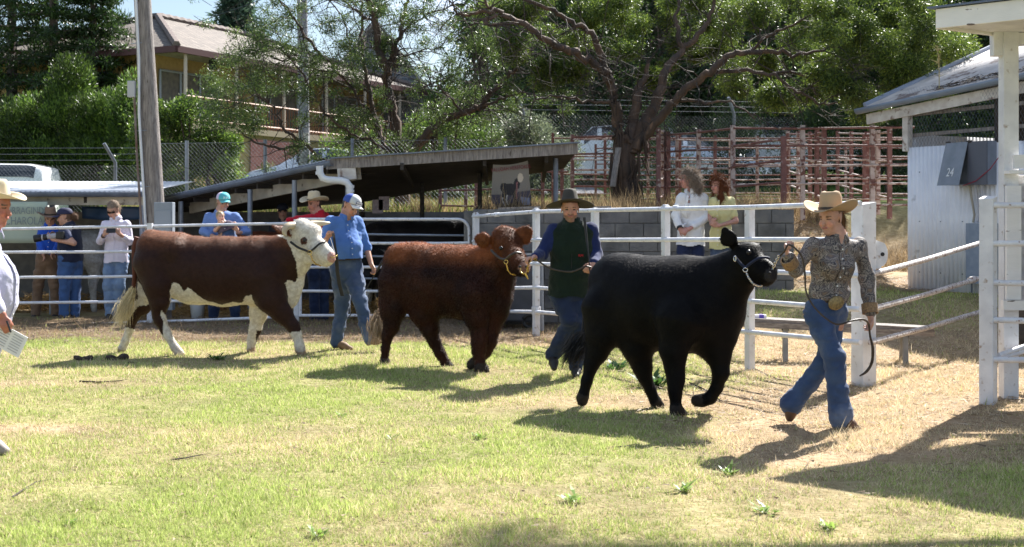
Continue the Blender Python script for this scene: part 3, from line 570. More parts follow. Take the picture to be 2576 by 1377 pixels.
strawpile(-5.6, -3.6, 18.9, 21, .1, 3000, 'straw_bedding', 'thin straw bedding below the man in the red shirt')
# dark bin trailer behind the green vest man
t = thing('feed_bin', 'dark blue grey wheeled feed bin behind the brown steer head', 'bin', (.05, 17.6, 0))
g = Geo(); g.box((.0, 17.55, .52), (.62, .5, .85)); g.build('tub', mat('bin_dark', (.03, .035, .045), (.05, .055, .07), 4, .6), t, bevel=.03)
Geo().beam((-.34, 17.55, .97), (.34, 17.55, .99), .56, .05).build('lid', mat('bin_lid', (.06, .07, .09), rough=.5), t, bevel=.01)
for x in (-.22, .24): 
    h = Geo(); a = np.linspace(0, 2 * math.pi, 17); h.tube([(x + .0 + .085 * math.cos(q), 17.27, .11 + .085 * math.sin(q)) for q in a], .025, 8); h.build('wheel', MT['rubber'], t, smooth=True)
q_ = Geo(); q_.tube([LW(1340, 690, 16.9), LW(1342, 640, 16.9), LW(1356, 612, 16.9), LW(1375, 612, 16.9)], .008, 6); q_.build('blue_rope', mat('rope_blue', (.03, .25, .45)), label='blue rope tied to the fence beside the brown steer', cat='rope')
Geo().tube([LW(1361, 650, 16.4), LW(1363, 832, 16.4)], .028, 8).build('pipe_stake', MT['galv'], label='grey pipe stake standing behind the fence left of the green vest man', cat='stake')

# ------------------------------------------------------------ poles
def pole(pts, r0, r1, m_, **kw):
    g = Geo(); n = 14; a, b = np.array(pts[0]), np.array(pts[1]); g.tube([a + (b - a) * i / n for i in range(n + 1)], [r0 + (r1 - r0) * i / n for i in range(n + 1)], 20, rag=.006); return g
t = thing('power_pole', 'tall leaning grey timber power pole with conduits at left', 'pole', LW(401, 0, 19.0) * (1, 1, 0))
b0 = LW(405, 815, 19.0); b0[2] = -.1; t0 = LW(352, -120, 19.0)
pole((b0, t0), .168, .118, 0).build('shaft', MT['weathered'], t, smooth=True)
d = t0 - b0; nrm = unit(np.cross(d, (0, 1, 0)))
def onp(y, off, fwd=-.17):
    w_ = (LW(0, y, 19)[2] - b0[2]) / d[2]; return b0 + d * w_ + nrm * off + np.array([0, fwd, 0])
Geo().tube([onp(-60, .05), onp(150, .055), onp(290, .10), onp(565, .095)], .02, 8).build('white_conduit', MT['pvc'], t, smooth=True)
Geo().tube([onp(248, .155), onp(400, .165), onp(570, .155)], .018, 8).build('rusty_conduit', mat('rust_brown', (.13, .07, .05), (.2, .17, .16), 4, .7), t, smooth=True)
g = Geo(); p = onp(226, .185); g.box(p, (.11, .1, .24)); g.build('junction_box', mat('box_grey', (.42, .43, .45), rough=.5), t, bevel=.008)
g = Geo()
for y in (112, 330, 470): g.tube([onp(y, .0, -.17), onp(y, .16, -.15)], .006, 5)
g.build('clamps', MT['galv'], t)
t2 = thing('meter_cabinet', 'grey steel electrical cabinet at the foot of the leaning power pole', 'cabinet', LW(414, 0, 18.75) * (1, 1, 0))
pc = LW(414, 0, 18.75); Geo().box((pc[0], 18.75, (LW(0, 518, 18.75)[2] + .1) / 2 + .05), (.27, .16, LW(0, 518, 18.75)[2] - .1)).build('casing', mat('cab_grey', (.2, .23, .27), (.26, .29, .33), 6, .5), t2, bevel=.008)
Geo().box((pc[0], 18.662, 1.3), (.23, .01, .62)).build('door', mat('cab_door', (.23, .26, .3), rough=.45), t2, bevel=.003)
t = thing('power_pole', 'straight grey power pole standing in front of the orange house balcony', 'pole', LW(766, 0, 31) * (1, 1, 0) + (0, 0, 2.4))
pole((LW(767, 440, 31), LW(757, -160, 31)), .135, .12, 0).build('shaft', mat('pole_concrete', (.27, .27, .29), (.2, .2, .22), 6, .8), t, smooth=True)
Geo().box(LW(769, 350, 30.86), (.14, .04, .3)).build('pole_label', MT['old_white'], t)

# ------------------------------------------------------------ shed with the meter box numbered 24
t = thing('corrugated_shed', 'white corrugated iron shed with bird wire opening and grey roof at right', 'shed', (6.5, 18.2, .4))
C0 = np.array([5.69, 18.4, .4]); wu = np.array([.5, -.87, 0]) / np.linalg.norm([.5, -.87, 0]); wn = np.array([-wu[1], wu[0], 0])   # wn points away from the viewer
WL = 4.2
zt0 = LW(0, 372, 18.4)[2]
g = Geo(); g.grid(corr(C0, wu, (0, 0, 1), WL, zt0 - .4, .013)); g.build('corrugated_wall', MT['white_corr'], t, smooth=True, solid=.004)
g = Geo(); g.grid(corr(C0 + wn * 5, -wn, (0, 0, 1), 5, 2.3, .009)); g.build('end_wall', MT['white_corr'], t, smooth=True, solid=.004)
sc = Geo()
for z in (.4 + .33, .4 + 1.05, .4 + 1.75):
    for k in range(3, 50, 5): sc.box(C0 + wu * (k * .076) - wn * .012 + (0, 0, z - .4), (.014, .014, .014))
sc.build('roofing_screws', MT['gutter'], t)
zeave = 3.06
Geo().box(C0 + (.0, .02, (zeave + zt0) / 2 - .4), (.1, .1, zeave - zt0 + .1), rz=-1.05).build('corner_post', MT['old_white'], t)
for k in (1.5, 3.0): Geo().box(C0 + wu * k + wn * .1 + (0, 0, (zeave + zt0) / 2 - .4), (.09, .09, zeave - zt0 + .3)).build('opening_post', MT['dark_wood'], t)
for dz in (.18, .48, .75): Geo().beam(C0 + wn * .12 + (0, 0, zt0 - .4 + dz), C0 + wu * WL + wn * .12 + (0, 0, zt0 - .4 + dz + .05), .04, .05).build('opening_rail', MT['weathered'], t)
g = Geo()
for k in np.arange(0, WL, .055):
    for sgn_ in (-1, 1):
        a_ = C0 + wu * k + (0, 0, zt0 - .4 + .0); b_ = C0 + wu * np.clip(k + sgn_ * .5, 0, WL) + (0, 0, zt0 - .4 + .85 * min(1, abs(np.clip(k + sgn_ * .5, 0, WL) - k) / .5)); g.tube([a_, b_], .0016, 3)
g.build('bird_wire', MT['gutter'], t)
Geo().grid(np.array([[C0 + wn * 2.2 + wu * a_ + (0, 0, b_) for b_ in (0, 3.2)] for a_ in (-.0, WL + 2)])).build('back_wall', MT['dark_wood'], t)
E0, E1 = np.array([5.22, 18.95, 3.02]), np.array([7.05, 16.1, 3.34]); eu = unit(E1 - E0); rn = unit(np.array([.87, .5, .38])); EL = np.linalg.norm(E1 - E0)
g = Geo(); g.grid(corr(E0 - rn * .02 + (0, 0, .12), eu, rn, EL + 1.2, 4.4, .009, nv=3)); g.build('roof', mat('old_roof', (.55, .51, .49), (.42, .39, .38), 4, .7, .3, 30, c3=(.2, .16, .15), s3=3), t, smooth=True, solid=.005)
g = Geo(); gn = unit(np.array([.87, .5, 0])); g.grid(np.array([[E0 + eu * s_ + np.array([0, 0, .1 + q_]) - gn * (.05 + p_) for p_, q_ in prof] for s_ in np.linspace(-.1, EL + 1.2, 8)])); g.build('gutter', mat('gutter_blue', (.16, .2, .27), (.2, .25, .33), 5, .45), t, smooth=True, solid=.006)
Geo().beam(E0 + gn * .05 + (0, 0, -.06), E1 + gn * .05 + eu * 1.2 + (0, 0, -.06), .03, .15).build('fascia', MT['old_white'], t)
Geo().beam(E0 + (0, 0, .15), E0 + rn * 4.4 + (0, 0, .15), .05, .06).build('verge_flashing', mat('flash', (.3, .34, .42), rough=.4), t)
g = Geo()
for k in range(260):
    s_ = RNG.uniform(1.2, EL + 1); a_ = E0 + eu * s_ + rn * RNG.uniform(.0, .35) + (0, 0, .14); dd = eu * RNG.normal(0, .12) + rn * RNG.normal(0, .06) + np.array([0, 0, .03 * RNG.random()]); g.tube([a_, a_ + dd], .005, 3)
g.build('leaf_debris', MT['twig'], t)
pv = Geo(); q = E0 + eu * 1.35 + (0, 0, .15); pv.tube([q, q + (.0, 0, .35), q + (-.03, 0, .6)], .006, 4); 
for k in range(26):
    h_ = .15 + .45 * RNG.random(); a_ = q + (-.02 * h_, 0, h_); d_ = RNG.normal(0, .06, 3) + (0, 0, .03); s_ = np.array([.012, 0, .01]); pv.tris((a_ - s_)[None], (a_ + s_)[None], (a_ + d_)[None])
pv.build('roof_seedling', mat('seedling', (.3, .25, .1)), label='small dry seedling growing out of the gutter of the white shed', cat='seedling')
# meter box (hangs on the wall)
bc = C0 + wu * .88 + (0, 0, 0); bx = lambda a_, d_, z: C0 + wu * a_ - wn * d_ + np.array([0, 0, z - .4])
z0, z1 = LW(0, 468, 17.7)[2], LW(0, 362, 17.7)[2]
t = thing('meter_box', 'grey metal meter box with hinged open flap numbered 24 on the white shed', 'meter box', bx(1.2, .1, z0)); mg = mat('meter_grey', (.16, .19, .23), (.2, .23, .28), 9, .45, .1, 50)
g = Geo()
for (a_, b_, d0, d1, za, zb_) in ((.92, .94, .02, .19, z0, z1), (1.54, 1.56, .02, .19, z0, z1), (.94, 1.54, .02, .04, z0, z1), (.94, 1.54, .02, .19, z1 - .02, z1 + .001), (.94, 1.54, .02, .17, z0, z0 + .02)):
    g.add([bx(x, dd, zz) for x in (a_, b_) for dd in (d0, d1) for zz in (za, zb_)], [(0, 1, 3, 2), (4, 6, 7, 5), (0, 4, 5, 1), (2, 3, 7, 6), (0, 2, 6, 4), (1, 5, 7, 3)])
g.build('casing', mg, t)
g = Geo(); g.add([bx(1.24, .192, z0), bx(1.555, .192, z0), bx(1.555, .192, z1), bx(1.24, .192, z1), bx(1.24, .205, z0), bx(1.555, .205, z0), bx(1.555, .205, z1), bx(1.24, .205, z1)], [(0, 3, 2, 1), (4, 5, 6, 7), (0, 1, 5, 4), (2, 3, 7, 6), (0, 4, 7, 3), (1, 2, 6, 5)]); g.build('fixed_panel', mat('meter_dark', (.09, .1, .13), rough=.5), t)
F = [bx(.88, .38, z0), bx(1.25, .38, z0), bx(1.25, .205, z1), bx(.88, .205, z1)]; off = np.array([-.01, -.008, -.004])
g = Geo(); g.add(F + [f + off for f in F], [(0, 3, 2, 1), (4, 5, 6, 7), (0, 1, 5, 4), (2, 3, 7, 6), (0, 4, 7, 3), (1, 2, 6, 5)]); flap = g.build('flap', mg, t)
tx = unit(F[1] - F[0]); tz = unit((F[3] - F[0]) - tx * ((F[3] - F[0]) @ tx)); tn = np.cross(tx, tz); from mathutils import Matrix
o = text('number', '24', (0, 0, 0), .17, mat('stencil_white', (.7, .72, .75)), t); R = Matrix((tuple(tx), tuple(tz), tuple(tn))).transposed(); o.rotation_euler = R.to_euler(); o.scale = (.72, 1, 1)
pt = F[0] + (F[1] - F[0]) * .50 + (F[3] - F[0]) * .30 + off * 1.6; o.location = tuple(pt - np.array(t['wl']))
Geo().tube([bx(.88, .2, z1 + .0), bx(.94, .2, z1 + .0)], .018, 8).build('hinge', MT['dark_wood'], t); Geo().tube([bx(1.22, .2, z1 + .0), bx(1.3, .2, z1 + .0)], .018, 8).build('hinge', MT['dark_wood'], t)
for k, a_ in enumerate((1.2, 1.27, 1.34)): Geo().tube([bx(a_ + .03 * k, .12, z0), bx(a_ + .03, .06, z0 - .4), bx(a_ + .01, .06, LW(0, 560, 17.3)[2])], .016, 8).build('conduit', mat('cond%d' % k, (.34, .32, .27) if k == 0 else (.42, .44, .5)), t, smooth=True)
Geo().tube([bx(1.2, .25, z0 - .01), bx(1.4, .23, z0 + .05), bx(1.6, .2, z0 + .2), bx(1.75, .2, z0 + .36)], .006, 5).build('extension_cord', mat('cord_red', (.25, .01, .03)), label='dark red cord running from the meter box to the pavilion column', cat='cord')
t = thing('switch_cabinet', 'tall grey cabinet at the foot of the white shed wall', 'cabinet', bx(1.35, .1, .45))
g = Geo(); za, zb_ = .62, LW(0, 562, 17.3)[2]; g.add([bx(x, dd, zz) for x in (1.18, 1.6) for dd in (.02, .17) for zz in (za, zb_)], [(0, 1, 3, 2), (4, 6, 7, 5), (0, 4, 5, 1), (2, 3, 7, 6), (0, 2, 6, 4), (1, 5, 7, 3)]); g.build('casing', mat('cab2', (.2, .25, .33), (.25, .3, .38), 10, .4), t)
g = Geo()
for x in (1.22, 1.55): g.tube([bx(x, .1, .62), bx(x, .1, .42)], .012, 6)
g.build('stand', MT['gutter'], t)

# ------------------------------------------------------------ white pavilion, right edge
t = thing('pavilion', 'white painted timber pavilion with flaking fascia and corrugated lower wall at right', 'pavilion', (5.2, 11.2, 0)); wp = MT['white_paint']
flk = mat('flaking_paint', (.76, .75, .74), (.7, .69, .68), 5, .5, .25, 40, c3=(.13, .1, .09), s3=7, thr=(.655, .67), tscale=(.5, 1, 2.6))
K1 = np.array([LW(2356, 0, 10.3)[0], 10.3, 0.]); fd, sdv = unit((.72, -.69, 0)), unit((.83, .56, 0)); zf0, zf1 = LW(0, 73, 10.3)[2], LW(0, 24, 10.3)[2]; zf = (zf0 + zf1) / 2
Geo().beam(K1 + (0, 0, zf), K1 + fd * 4.6 + (0, 0, zf), .035, zf1 - zf0).build('fascia', flk, t, bevel=.003)
Geo().beam(K1 + sdv * .02 + (0, 0, zf), K1 + sdv * 4.6 + (0, 0, zf), .035, zf1 - zf0 - .004).build('side_fascia', flk, t)
g = Geo(); q = [K1 - sdv * .05 - fd * .05, K1 + fd * 4.7 - sdv * .05, K1 + fd * 4.7 + sdv * 4.7, K1 + sdv * 4.7 - fd * .05]
g.add([p_ + (0, 0, zf1 + .005) for p_ in q] + [p_ + (0, 0, zf1 + .02) for p_ in q], [(0, 3, 2, 1), (4, 5, 6, 7), (0, 1, 5, 4), (1, 2, 6, 5), (2, 3, 7, 6), (3, 0, 4, 7)]); g.build('roof', mat('pav_roof', (.1, .13, .2), rough=.4), t)
g = Geo(); g.add([p_ * (1, 1, 0) + (0, 0, zf0 + .03) for p_ in (K1 + (fd + sdv) * .03, K1 + fd * 4.6, K1 + fd * 4.6 + sdv * 4.6, K1 + sdv * 4.6)], [(0, 1, 2, 3)]); g.build('soffit', wp, t, solid=.01)
CZ = 10.7; pc = LW(2537, 0, CZ)[0]; zs = zf0 + .03
Geo().box((pc, CZ, zs / 2), (.125, .125, zs)).build('column', wp, t, bevel=.004)
Geo().box((pc - .1, CZ, zs - .1), (.08, .1, .2)).build('bracket', wp, t, bevel=.004)
Geo().beam((pc + .065, CZ, zs - .06), (pc + 4, CZ - .1, zs - .06), .1, .1).build('head_beam', wp, t)
Zw = CZ - .1; zt_, zb_ = LW(0, 390, Zw)[2], LW(0, 425, Zw)[2]; Geo().beam((pc, Zw - .01, (zt_ + zb_) / 2), (pc + 4, Zw - .05, (zt_ + zb_) / 2), .03, zt_ - zb_).build('upper_board', flk, t)
Geo().beam((pc - .07, Zw - .04, zb_ - .03), (pc + 4, Zw - .08, zb_ - .03), .12, .03).build('sill', flk, t, bevel=.003)
zc0, zc1 = LW(0, 757, Zw)[2], zb_ - .05
g = Geo(); g.grid(corr((pc + .02, CZ - .02, zc0), (0, 0, 1), (1, 0, 0), zc1 - zc0, 4, .012, .11)); g.build('corrugated_wall', mat('pav_corr', (.7, .69, .7), (.6, .58, .6), 5, .5, c3=(.2, .16, .13), s3=9, thr=(.68, .72)), t, smooth=True, solid=.004)
Geo().box((pc - .0, Zw + .0, (zc0 + zc1) / 2 - .04), (.12, .04, zc1 - zc0 - .1)).build('corner_board', flk, t)
Geo().beam((pc - .1, Zw - .02, zc0 - .035), (pc + 4, Zw - .04, zc0 - .035), .06, .08).build('bottom_board', flk, t)
for x in (pc + 1.4, pc + 3): Geo().box((x, CZ, zc0 / 2 - .02), (.12, .12, zc0)).build('stump', wp, t)
Geo().box((pc + 2.1, CZ + .3, zc0 - .25), (4, .05, .3)).build('floor_bearer', MT['dark_wood'], t)
Geo().box((pc + 2.6, CZ + .5, zc0 - .02), (4, .8, .05)).build('floor', MT['dark_wood'], t)

# ------------------------------------------------------------ benches
def bench(pA, pB, ZA, ZB, legs, lab):
    a, b = LW(pA[0], pA[1], ZA), LW(pB[0], pB[1], ZB); t = thing('bench', lab, 'bench', ((a[0] + b[0]) / 2, (a[1] + b[1]) / 2, 0)); d = unit(b - a); n = unit(np.cross((0, 0, 1), d))
    for k in (-1, 1): Geo().beam(a + n * .075 * k, b + n * .075 * k, .14, .035).build('seat_plank', MT['bench_wood'], t, bevel=.004)
    g = Geo(); g.beam(a - n * .15 + (0, 0, -.045), b - n * .15 + (0, 0, -.045), .03, .06); g.build('side_rail', MT['bench_wood'], t)
    for u_ in legs:
        c = a + (b - a) * u_; Geo().beam(c - n * .13 + (0, 0, -.06), c + n * .13 + (0, 0, -.06), .07, .07).build('leg_bearer', MT['dark_wood'], t)
        for k in (-1, 1):
            q = c + n * k * .12; f = c + n * k * .2; f[2] = float(gz(f[0], f[1])) - .02; Geo().beam(q + (0, 0, -.06), f, .035, .05, up=(1, 0, 0)).build('leg', mat('leg_green', (.2, .2, .19), (.26, .25, .24), 9, .7), t)
    return a, b
bench((1842, 800), (2346, 827), 13.7, 13.3, (.27, .86), 'long weathered plank bench behind the fence at right')
p = LW(1909, 797, 13.62); t = thing('tissue_box', 'small white and purple box lying on the plank bench', 'box', p); 
Geo().box(p + (0, 0, .005), (.15, .09, .035)).build('carton', mat('carton_white', (.75, .72, .8), rough=.6), t, bevel=.003); Geo().box(p + (.02, -.0, .005), (.05, .093, .037)).build('purple_print', mat('print_purple', (.12, .08, .45)), t)

# ------------------------------------------------------------ stock yards
def yard(lab, pts, zr, H, posts, pm='worn_pink', rm='worn_pink', r=.02, sq=.07):
    c = pts[len(pts) // 2]; t = thing('yard_fence', lab, 'fence', (c[0], c[1], float(gz(c[0], c[1]))), 'rail fences of the stock yards')
    for h in zr:
        q = [np.array([x, y, z + h + RNG.normal(0, .01)]) for x, y, z in pts]
        Geo().tube(q, r, 6).build('rail', MT[RNG.choice(rm) if isinstance(rm, tuple) else rm], t, smooth=True)
    acc = [0] + list(np.cumsum([math.dist(a_[:2], b_[:2]) for a_, b_ in zip(pts[:-1], pts[1:])]))
    for s_ in posts:
        s_ = s_ * acc[-1]; x, y, z = (np.interp(s_, acc, [p_[i] for p_ in pts]) for i in range(3)); m_ = RNG.choice(pm) if isinstance(pm, tuple) else pm
        Geo().box((x, y + .05, z + H / 2), (sq, sq, H + .08)).build('post', MT[m_], t)
    return t
def X_(px, Z): return (px - CX) / FPX * Z
z1_ = 1.50
yard('nearest pale rail yard fence on the wall right of the girl in the yellow shirt', [(X_(1845, 20.3), 20.3, z1_), (X_(2015, 20.3), 20.3, z1_), (X_(2300, 20.2), 20.2, z1_)], (.2, .52, .83, 1.14, 1.42), 1.43, (0, .39, .775), ('worn_pink', 'worn_pink'), ('worn_pink', 'red_steel'))
yard('pale rail yard fence running back behind the two women', [(X_(1845, 20.4), 20.4, z1_), (X_(1740, 21.6), 21.6, z1_ + .02), (X_(1655, 22.6), 22.6, z1_ + .05), (X_(1440, 23.4), 23.4, z1_ + .06)], (.2, .5, .8, 1.1, 1.4), 1.42, (.0, .26, .5, .52, .75, 1), ('worn_pink', 'red_steel'), ('worn_pink', 'red_steel'))
g_ = thing('yard_gate', 'dark red brown steel gate standing open in the yards beside the curly haired girl', 'gate', (X_(1971, 19.6), 19.6, 1.55))
Geo().box((X_(1971, 19.6), 19.6, (LW(0, 343, 19.6)[2] + LW(0, 518, 19.6)[2]) / 2), (.08, .06, LW(0, 343, 19.6)[2] - LW(0, 518, 19.6)[2])).build('stile', MT['red_steel'], g_)
for ya, yb in ((368, 350), (419, 404), (470, 459), (518, 512)): Geo().tube([LW(1846, ya, 20.25), LW(1971, yb, 19.6)], .02, 6).build('rail', MT['red_steel'], g_, smooth=True)
k_ = 0
for Z, x0, x1, np_, dz, lab in ((22.6, 1440, 2300, 7, .07, 'second row of red and pale yard rails behind the nearest one'), (24.2, 1390, 2300, 8, .2, 'third row of weathered yard rails in the middle of the stock yards'), (27.6, 1500, 2320, 5, .2, 'farthest row of rusty yard rails near the parked vehicles')):
    n = 5; pts = [(X_(x0 + (x1 - x0) * i / (n - 1), Z), Z + .25 * math.sin(i * 1.9 + Z), 1.5 + dz) for i in range(n)]
    yard(lab, pts, (.25, .6, .95, 1.3), 1.35, [(i + RNG.uniform(-.2, .2)) / np_ if 0 < i < np_ else i / np_ for i in range(np_ + 1)], ('worn_pink', 'red_steel'), ('worn_pink', 'red_steel', 'worn_pink'), .015, .05)
for px, lab in ((1657, 'thick red yard fence running away from the tree trunk'), (2075, 'rusty cross fence in the middle of the yards'), (2240, 'rusty cross fence beside the corrugated shed')):
    yard(lab, [(X_(px, 21), 21.0, 1.52), (X_(px, 21) + .5, 24, 1.65), (X_(px, 21) + .8, 27.5, 1.9)], (.3, .6, .9, 1.2, 1.4), 1.42, (0, .25, .5, .75, 1), ('red_steel', 'worn_pink'), ('red_steel', 'worn_pink'))
t = yard('red steel yard panel seen under the shed roof behind the banner', [(X_(1107, 22.9), 22.9, 1.55), (X_(1245, 22.9), 22.9, 1.55), (X_(1430, 22.9), 22.9, 1.55)], (.15, .45, .75, 1.0), 1.05, (0, .2, .28, .42, .6, .8, .95), ('red_steel', 'worn_pink', 'red_steel'), ('red_steel',), .02, .06)
# ------------------------------------------------------------ chain link fence with cranked posts
def chainlink(x0, x1, y0, y1, H, lab, posts, cranked=True, col='galv', pitch=.08):
    L = math.hypot(x1 - x0, y1 - y0); t = thing('chain_link_fence', lab, 'fence', ((x0 + x1) / 2, (y0 + y1) / 2, float(gz((x0 + x1) / 2, (y0 + y1) / 2))))
    def pt(s_, h): x, y = x0 + (x1 - x0) * s_ / L, y0 + (y1 - y0) * s_ / L; return np.array([x, y, float(gz(x0 + (x1 - x0) * .5, y0 + (y1 - y0) * .5)) + h])
    g = Geo()
    for s_ in np.arange(-H, L, pitch):
        for sg in (0, 1):
            a_, b_ = s_, s_ + H; ha, hb = 0, H
            if a_ < 0: ha = -a_; a_ = 0
            if b_ > L: hb = H - (b_ - L); b_ = L
            if sg: ha, hb = H - ha, H - hb
            if abs(b_ - a_) > .02: g.tube([pt(a_, ha), pt(b_, hb)], .0013, 3)
    g.build('wire_mesh', MT[col], t)
    for h in ((H + .1, H + .22, H + .34) if cranked else (H,)): Geo().tube([pt(0, h), pt(L, h)], .004, 4).build('strand_wire', MT[col], t)
    for s_ in posts:
        b_ = pt(s_ * L, 0); q = [b_, b_ + (0, 0, H + .05)] + ([b_ + (-.16, -.2, H + .42)] if cranked else []); Geo().tube(q, .035, 8).build('post', MT[col], t, smooth=True)
chainlink(-13.5, -6.9, 25.5, 25.2, .95, 'chain link fence with cranked posts in front of the hedge at left', (.2, .86), True, 'gutter')
chainlink(-6.9, -.6, 24.8, 23.5, 1.35, 'chain link fence behind the middle cattle shed', (.1, .35, .62, .9), False, 'galv')
chainlink(-.6, 6.5, 28.5, 29.5, 1.9, 'chain link fence with a cranked post beyond the stock yards', (.12, .8), True, 'gutter')

# ------------------------------------------------------------ vehicles (parked beyond the fences)
def car(x, y, rz, L, Wd, H, prof, col, lab, name, win=(.0, 1.), cat='car', under=.28):
    """prof: list of (t along length 0..1, roof height fraction, half-width factor)"""
    z = float(gz(x, y)); t = thing(name, lab, cat, (x, y, z)); cc, ss = math.cos(rz), math.sin(rz)
    tt = np.array([p_[0] for p_ in prof]); hh = np.array([p_[1] for p_ in prof]); belt = .56
    us = np.linspace(0, 1, 49)
    def surf(u0, u1, a0, a1, nu, na, infl=0.):
        out = []
        for u_ in np.linspace(u0, u1, nu):
            top = np.interp(u_, tt, hh) * H + infl; wd = Wd / 2 * (1 - .13 * abs(2 * u_ - 1) ** 4) + infl; row = []
            for a_ in np.linspace(a0, a1, na):
                # a in 0..1 from left sill over the roof to right sill
                s_ = -math.cos(a_ * math.pi); q = 1 - abs(s_) ** 2.6
                zz = under + (top - under) * min(1, (1 - abs(s_) ** 5) ** .42 if abs(s_) < 1 else 0)
                tum = 1 - .2 * max(0, (zz / H - belt)) / (1 - belt)
                xx = wd * np.sign(s_) * min(1, abs(s_) ** .5 * 1.04) * tum
                lx = (u_ - .5) * L; row.append((x + lx * cc - xx * ss, y + lx * ss + xx * cc, z + zz))
            out.append(row)
        return np.array(out)
    g = Geo(); X = surf(0, 1, 0, 1, 49, 31); g.grid(X); g.add(X[0], [tuple(range(31))]); g.add(X[-1], [tuple(range(30, -1, -1))]); g.build('body', MT[col], t, smooth=True)
    for sgn_ in (0, 1):
        for u0, u1 in win:
            a0, a1 = (.155, .285) if not sgn_ else (.715, .845)
            Geo().grid(surf(u0, u1, a0, a1, 9, 5, .012)).build('side_window', MT['glass'], t, smooth=True)
    for u_ in (.18, .81):
        for sd_ in (-1, 1):
            lx, ly = (u_ - .5) * L, sd_ * Wd * .44; a = np.linspace(0, 2 * math.pi, 19); wx, wy = x + lx * cc - ly * ss, y + lx * ss + ly * cc
            w_ = Geo().tube([(wx + .25 * math.cos(q) * cc, wy + .25 * math.cos(q) * ss, z + .33 + .25 * math.sin(q)) for q in a], .085, 8).build('wheel', MT['rubber'], t, smooth=True)
            r_ = Geo().box((wx, wy, z + .33), (.3, .06, .3), rz).build('rim', MT['zinc'], w_)
    return t, surf
SUV = [(0, .45), (.02, .62), (.04, .93), (.12, .99), (.35, 1.), (.58, .97), (.72, .62), (.9, .56), (1, .4)]
SED = [(0, .42), (.05, .62), (.14, .68), (.28, .95), (.42, 1.), (.55, .97), (.74, .66), (.92, .55), (1, .38)]
t, sf = car(X_(-70, 33.5), 33.5, math.pi - .0, 4.5, 1.8, 1.58, SUV, 'car_white', 'white four wheel drive parked behind the left shed roof', 'parked_car', ((.08, .3), (.34, .52), (.55, .64)))
Geo().box((X_(-70, 33.5) + 2.12, 32.9, float(gz(-13, 33.5)) + 1.02), (.26, .05, .12)).build('tail_light', MT['red_lens'], t, bevel=.01)
car(X_(800, 38), 38, math.pi - .1, 4.4, 1.8, 1.5, SED, 'car_silver', 'silver car parked in front of the orange house, above the shed gutter', 'parked_car', ((.2, .4), (.43, .6)))
car(X_(1520, 38), 38.5, math.pi, 4.4, 1.8, 1.75, SUV, 'car_white', 'white wagon parked beyond the yards left of the big tree trunk', 'parked_car', ((.08, .3), (.34, .52), (.55, .64)))
car(X_(2060, 39), 39, .1, 4.6, 1.8, 1.75, SUV, 'car_white', 'white wagon parked beyond the yards at right', 'parked_car', ((.08, .3), (.34, .52), (.55, .64)))
car(X_(1740, 38), 38, .1, 4.4, 1.8, 1.5, SED, 'car_silver', 'silver car half hidden by the yard rails above the two women', 'parked_car', ((.2, .4), (.43, .6)))

# ------------------------------------------------------------ orange brick house
K = np.array([-10.48, 40.]); hu, hv = np.array([.428, .904]), np.array([-.904, .428]); LU, LV = 16., 11.
def H2(a_, b_, z): q = K + hu * a_ + hv * b_; return np.array([q[0], q[1], z])
t = thing('brick_house', 'two storey orange brick house with tiled hip roof and balcony', 'house', (*H2(8, 5.5, 0)[:2], 3.))
tile = mat('roof_tile', (.2, .185, .165), (.16, .15, .135), 3, .8); nd, lk = tile.node_tree.nodes, tile.node_tree.links
br = nd.new('ShaderNodeTexBrick'); br.inputs['Scale'].default_value = 1.6; br.inputs['Color1'].default_value = (.2, .168, .14, 1); br.inputs['Color2'].default_value = (.13, .11, .092, 1); br.inputs['Mortar'].default_value = (.07, .055, .05, 1); br.inputs['Mortar Size'].default_value = .045; br.inputs['Brick Width'].default_value = .5; br.inputs['Row Height'].default_value = .42
tcn = nd.new('ShaderNodeTexCoord'); mpn = nd.new('ShaderNodeMapping'); mpn.inputs['Rotation'].default_value = (0, 0, -1.13); lk.new(tcn.outputs['Object'], mpn.inputs[0]); lk.new(mpn.outputs[0], br.inputs['Vector']); lk.new(br.outputs['Color'], nd['Principled BSDF'].inputs['Base Color'])
ze, zr_ = 6.84, 8.88
g = Geo(); a, b, c, d = H2(-.0, 0, ze), H2(LU, 0, ze), H2(LU, LV, ze), H2(0, LV, ze); r0, r1 = H2(5.5, 5.5, zr_), H2(LU - 5.5, 5.5, zr_)
for f in ((a, b, r1, r0), (b, c, r1), (c, d, r0, r1), (d, a, r0)): g.add(f, [tuple(range(len(f)))])
rf = g.build('roof', tile, t)
rg = Geo()
for p_, q_ in ((a, r0), (b, r1), (r0, r1), (d, r0), (c, r1)): rg.tube([p_ + (q_ - p_) * i / 26 + np.array([0, 0, .05 + .03 * (i % 2)]) for i in range(27)], .13, 6)
o = rg.build('ridge_caps', mat('ridge', (.19, .15, .135), (.14, .11, .1), 8, .8), t)
fg = Geo()
for p_, q_ in ((a, b), (a, d)): fg.beam(p_ + (0, 0, -.08), q_ + (0, 0, -.08), .12, .2)
fg.build('fascia_gutter', mat('fascia_brown', (.1, .045, .045)), t)
bo = mat('brick_ochre', (.56, .37, .16), (.48, .31, .13), 9, .85); nd, lk = bo.node_tree.nodes, bo.node_tree.links
def wallq(g, a0, b0, a1, b1, z0, z1): g.add([H2(a0, b0, z0), H2(a1, b1, z0), H2(a1, b1, z1), H2(a0, b0, z1)], [(0, 1, 2, 3)])
g = Geo(); wallq(g, .7, 1.7, .7, LV - .7, 1.2, ze); wallq(g, .7, 1.7, LU - .7, 1.7, 4.5, ze); wallq(g, LU - .7, 1.7, LU - .7, LV - .7, 3, ze); g.build('upper_wall', bo, t)
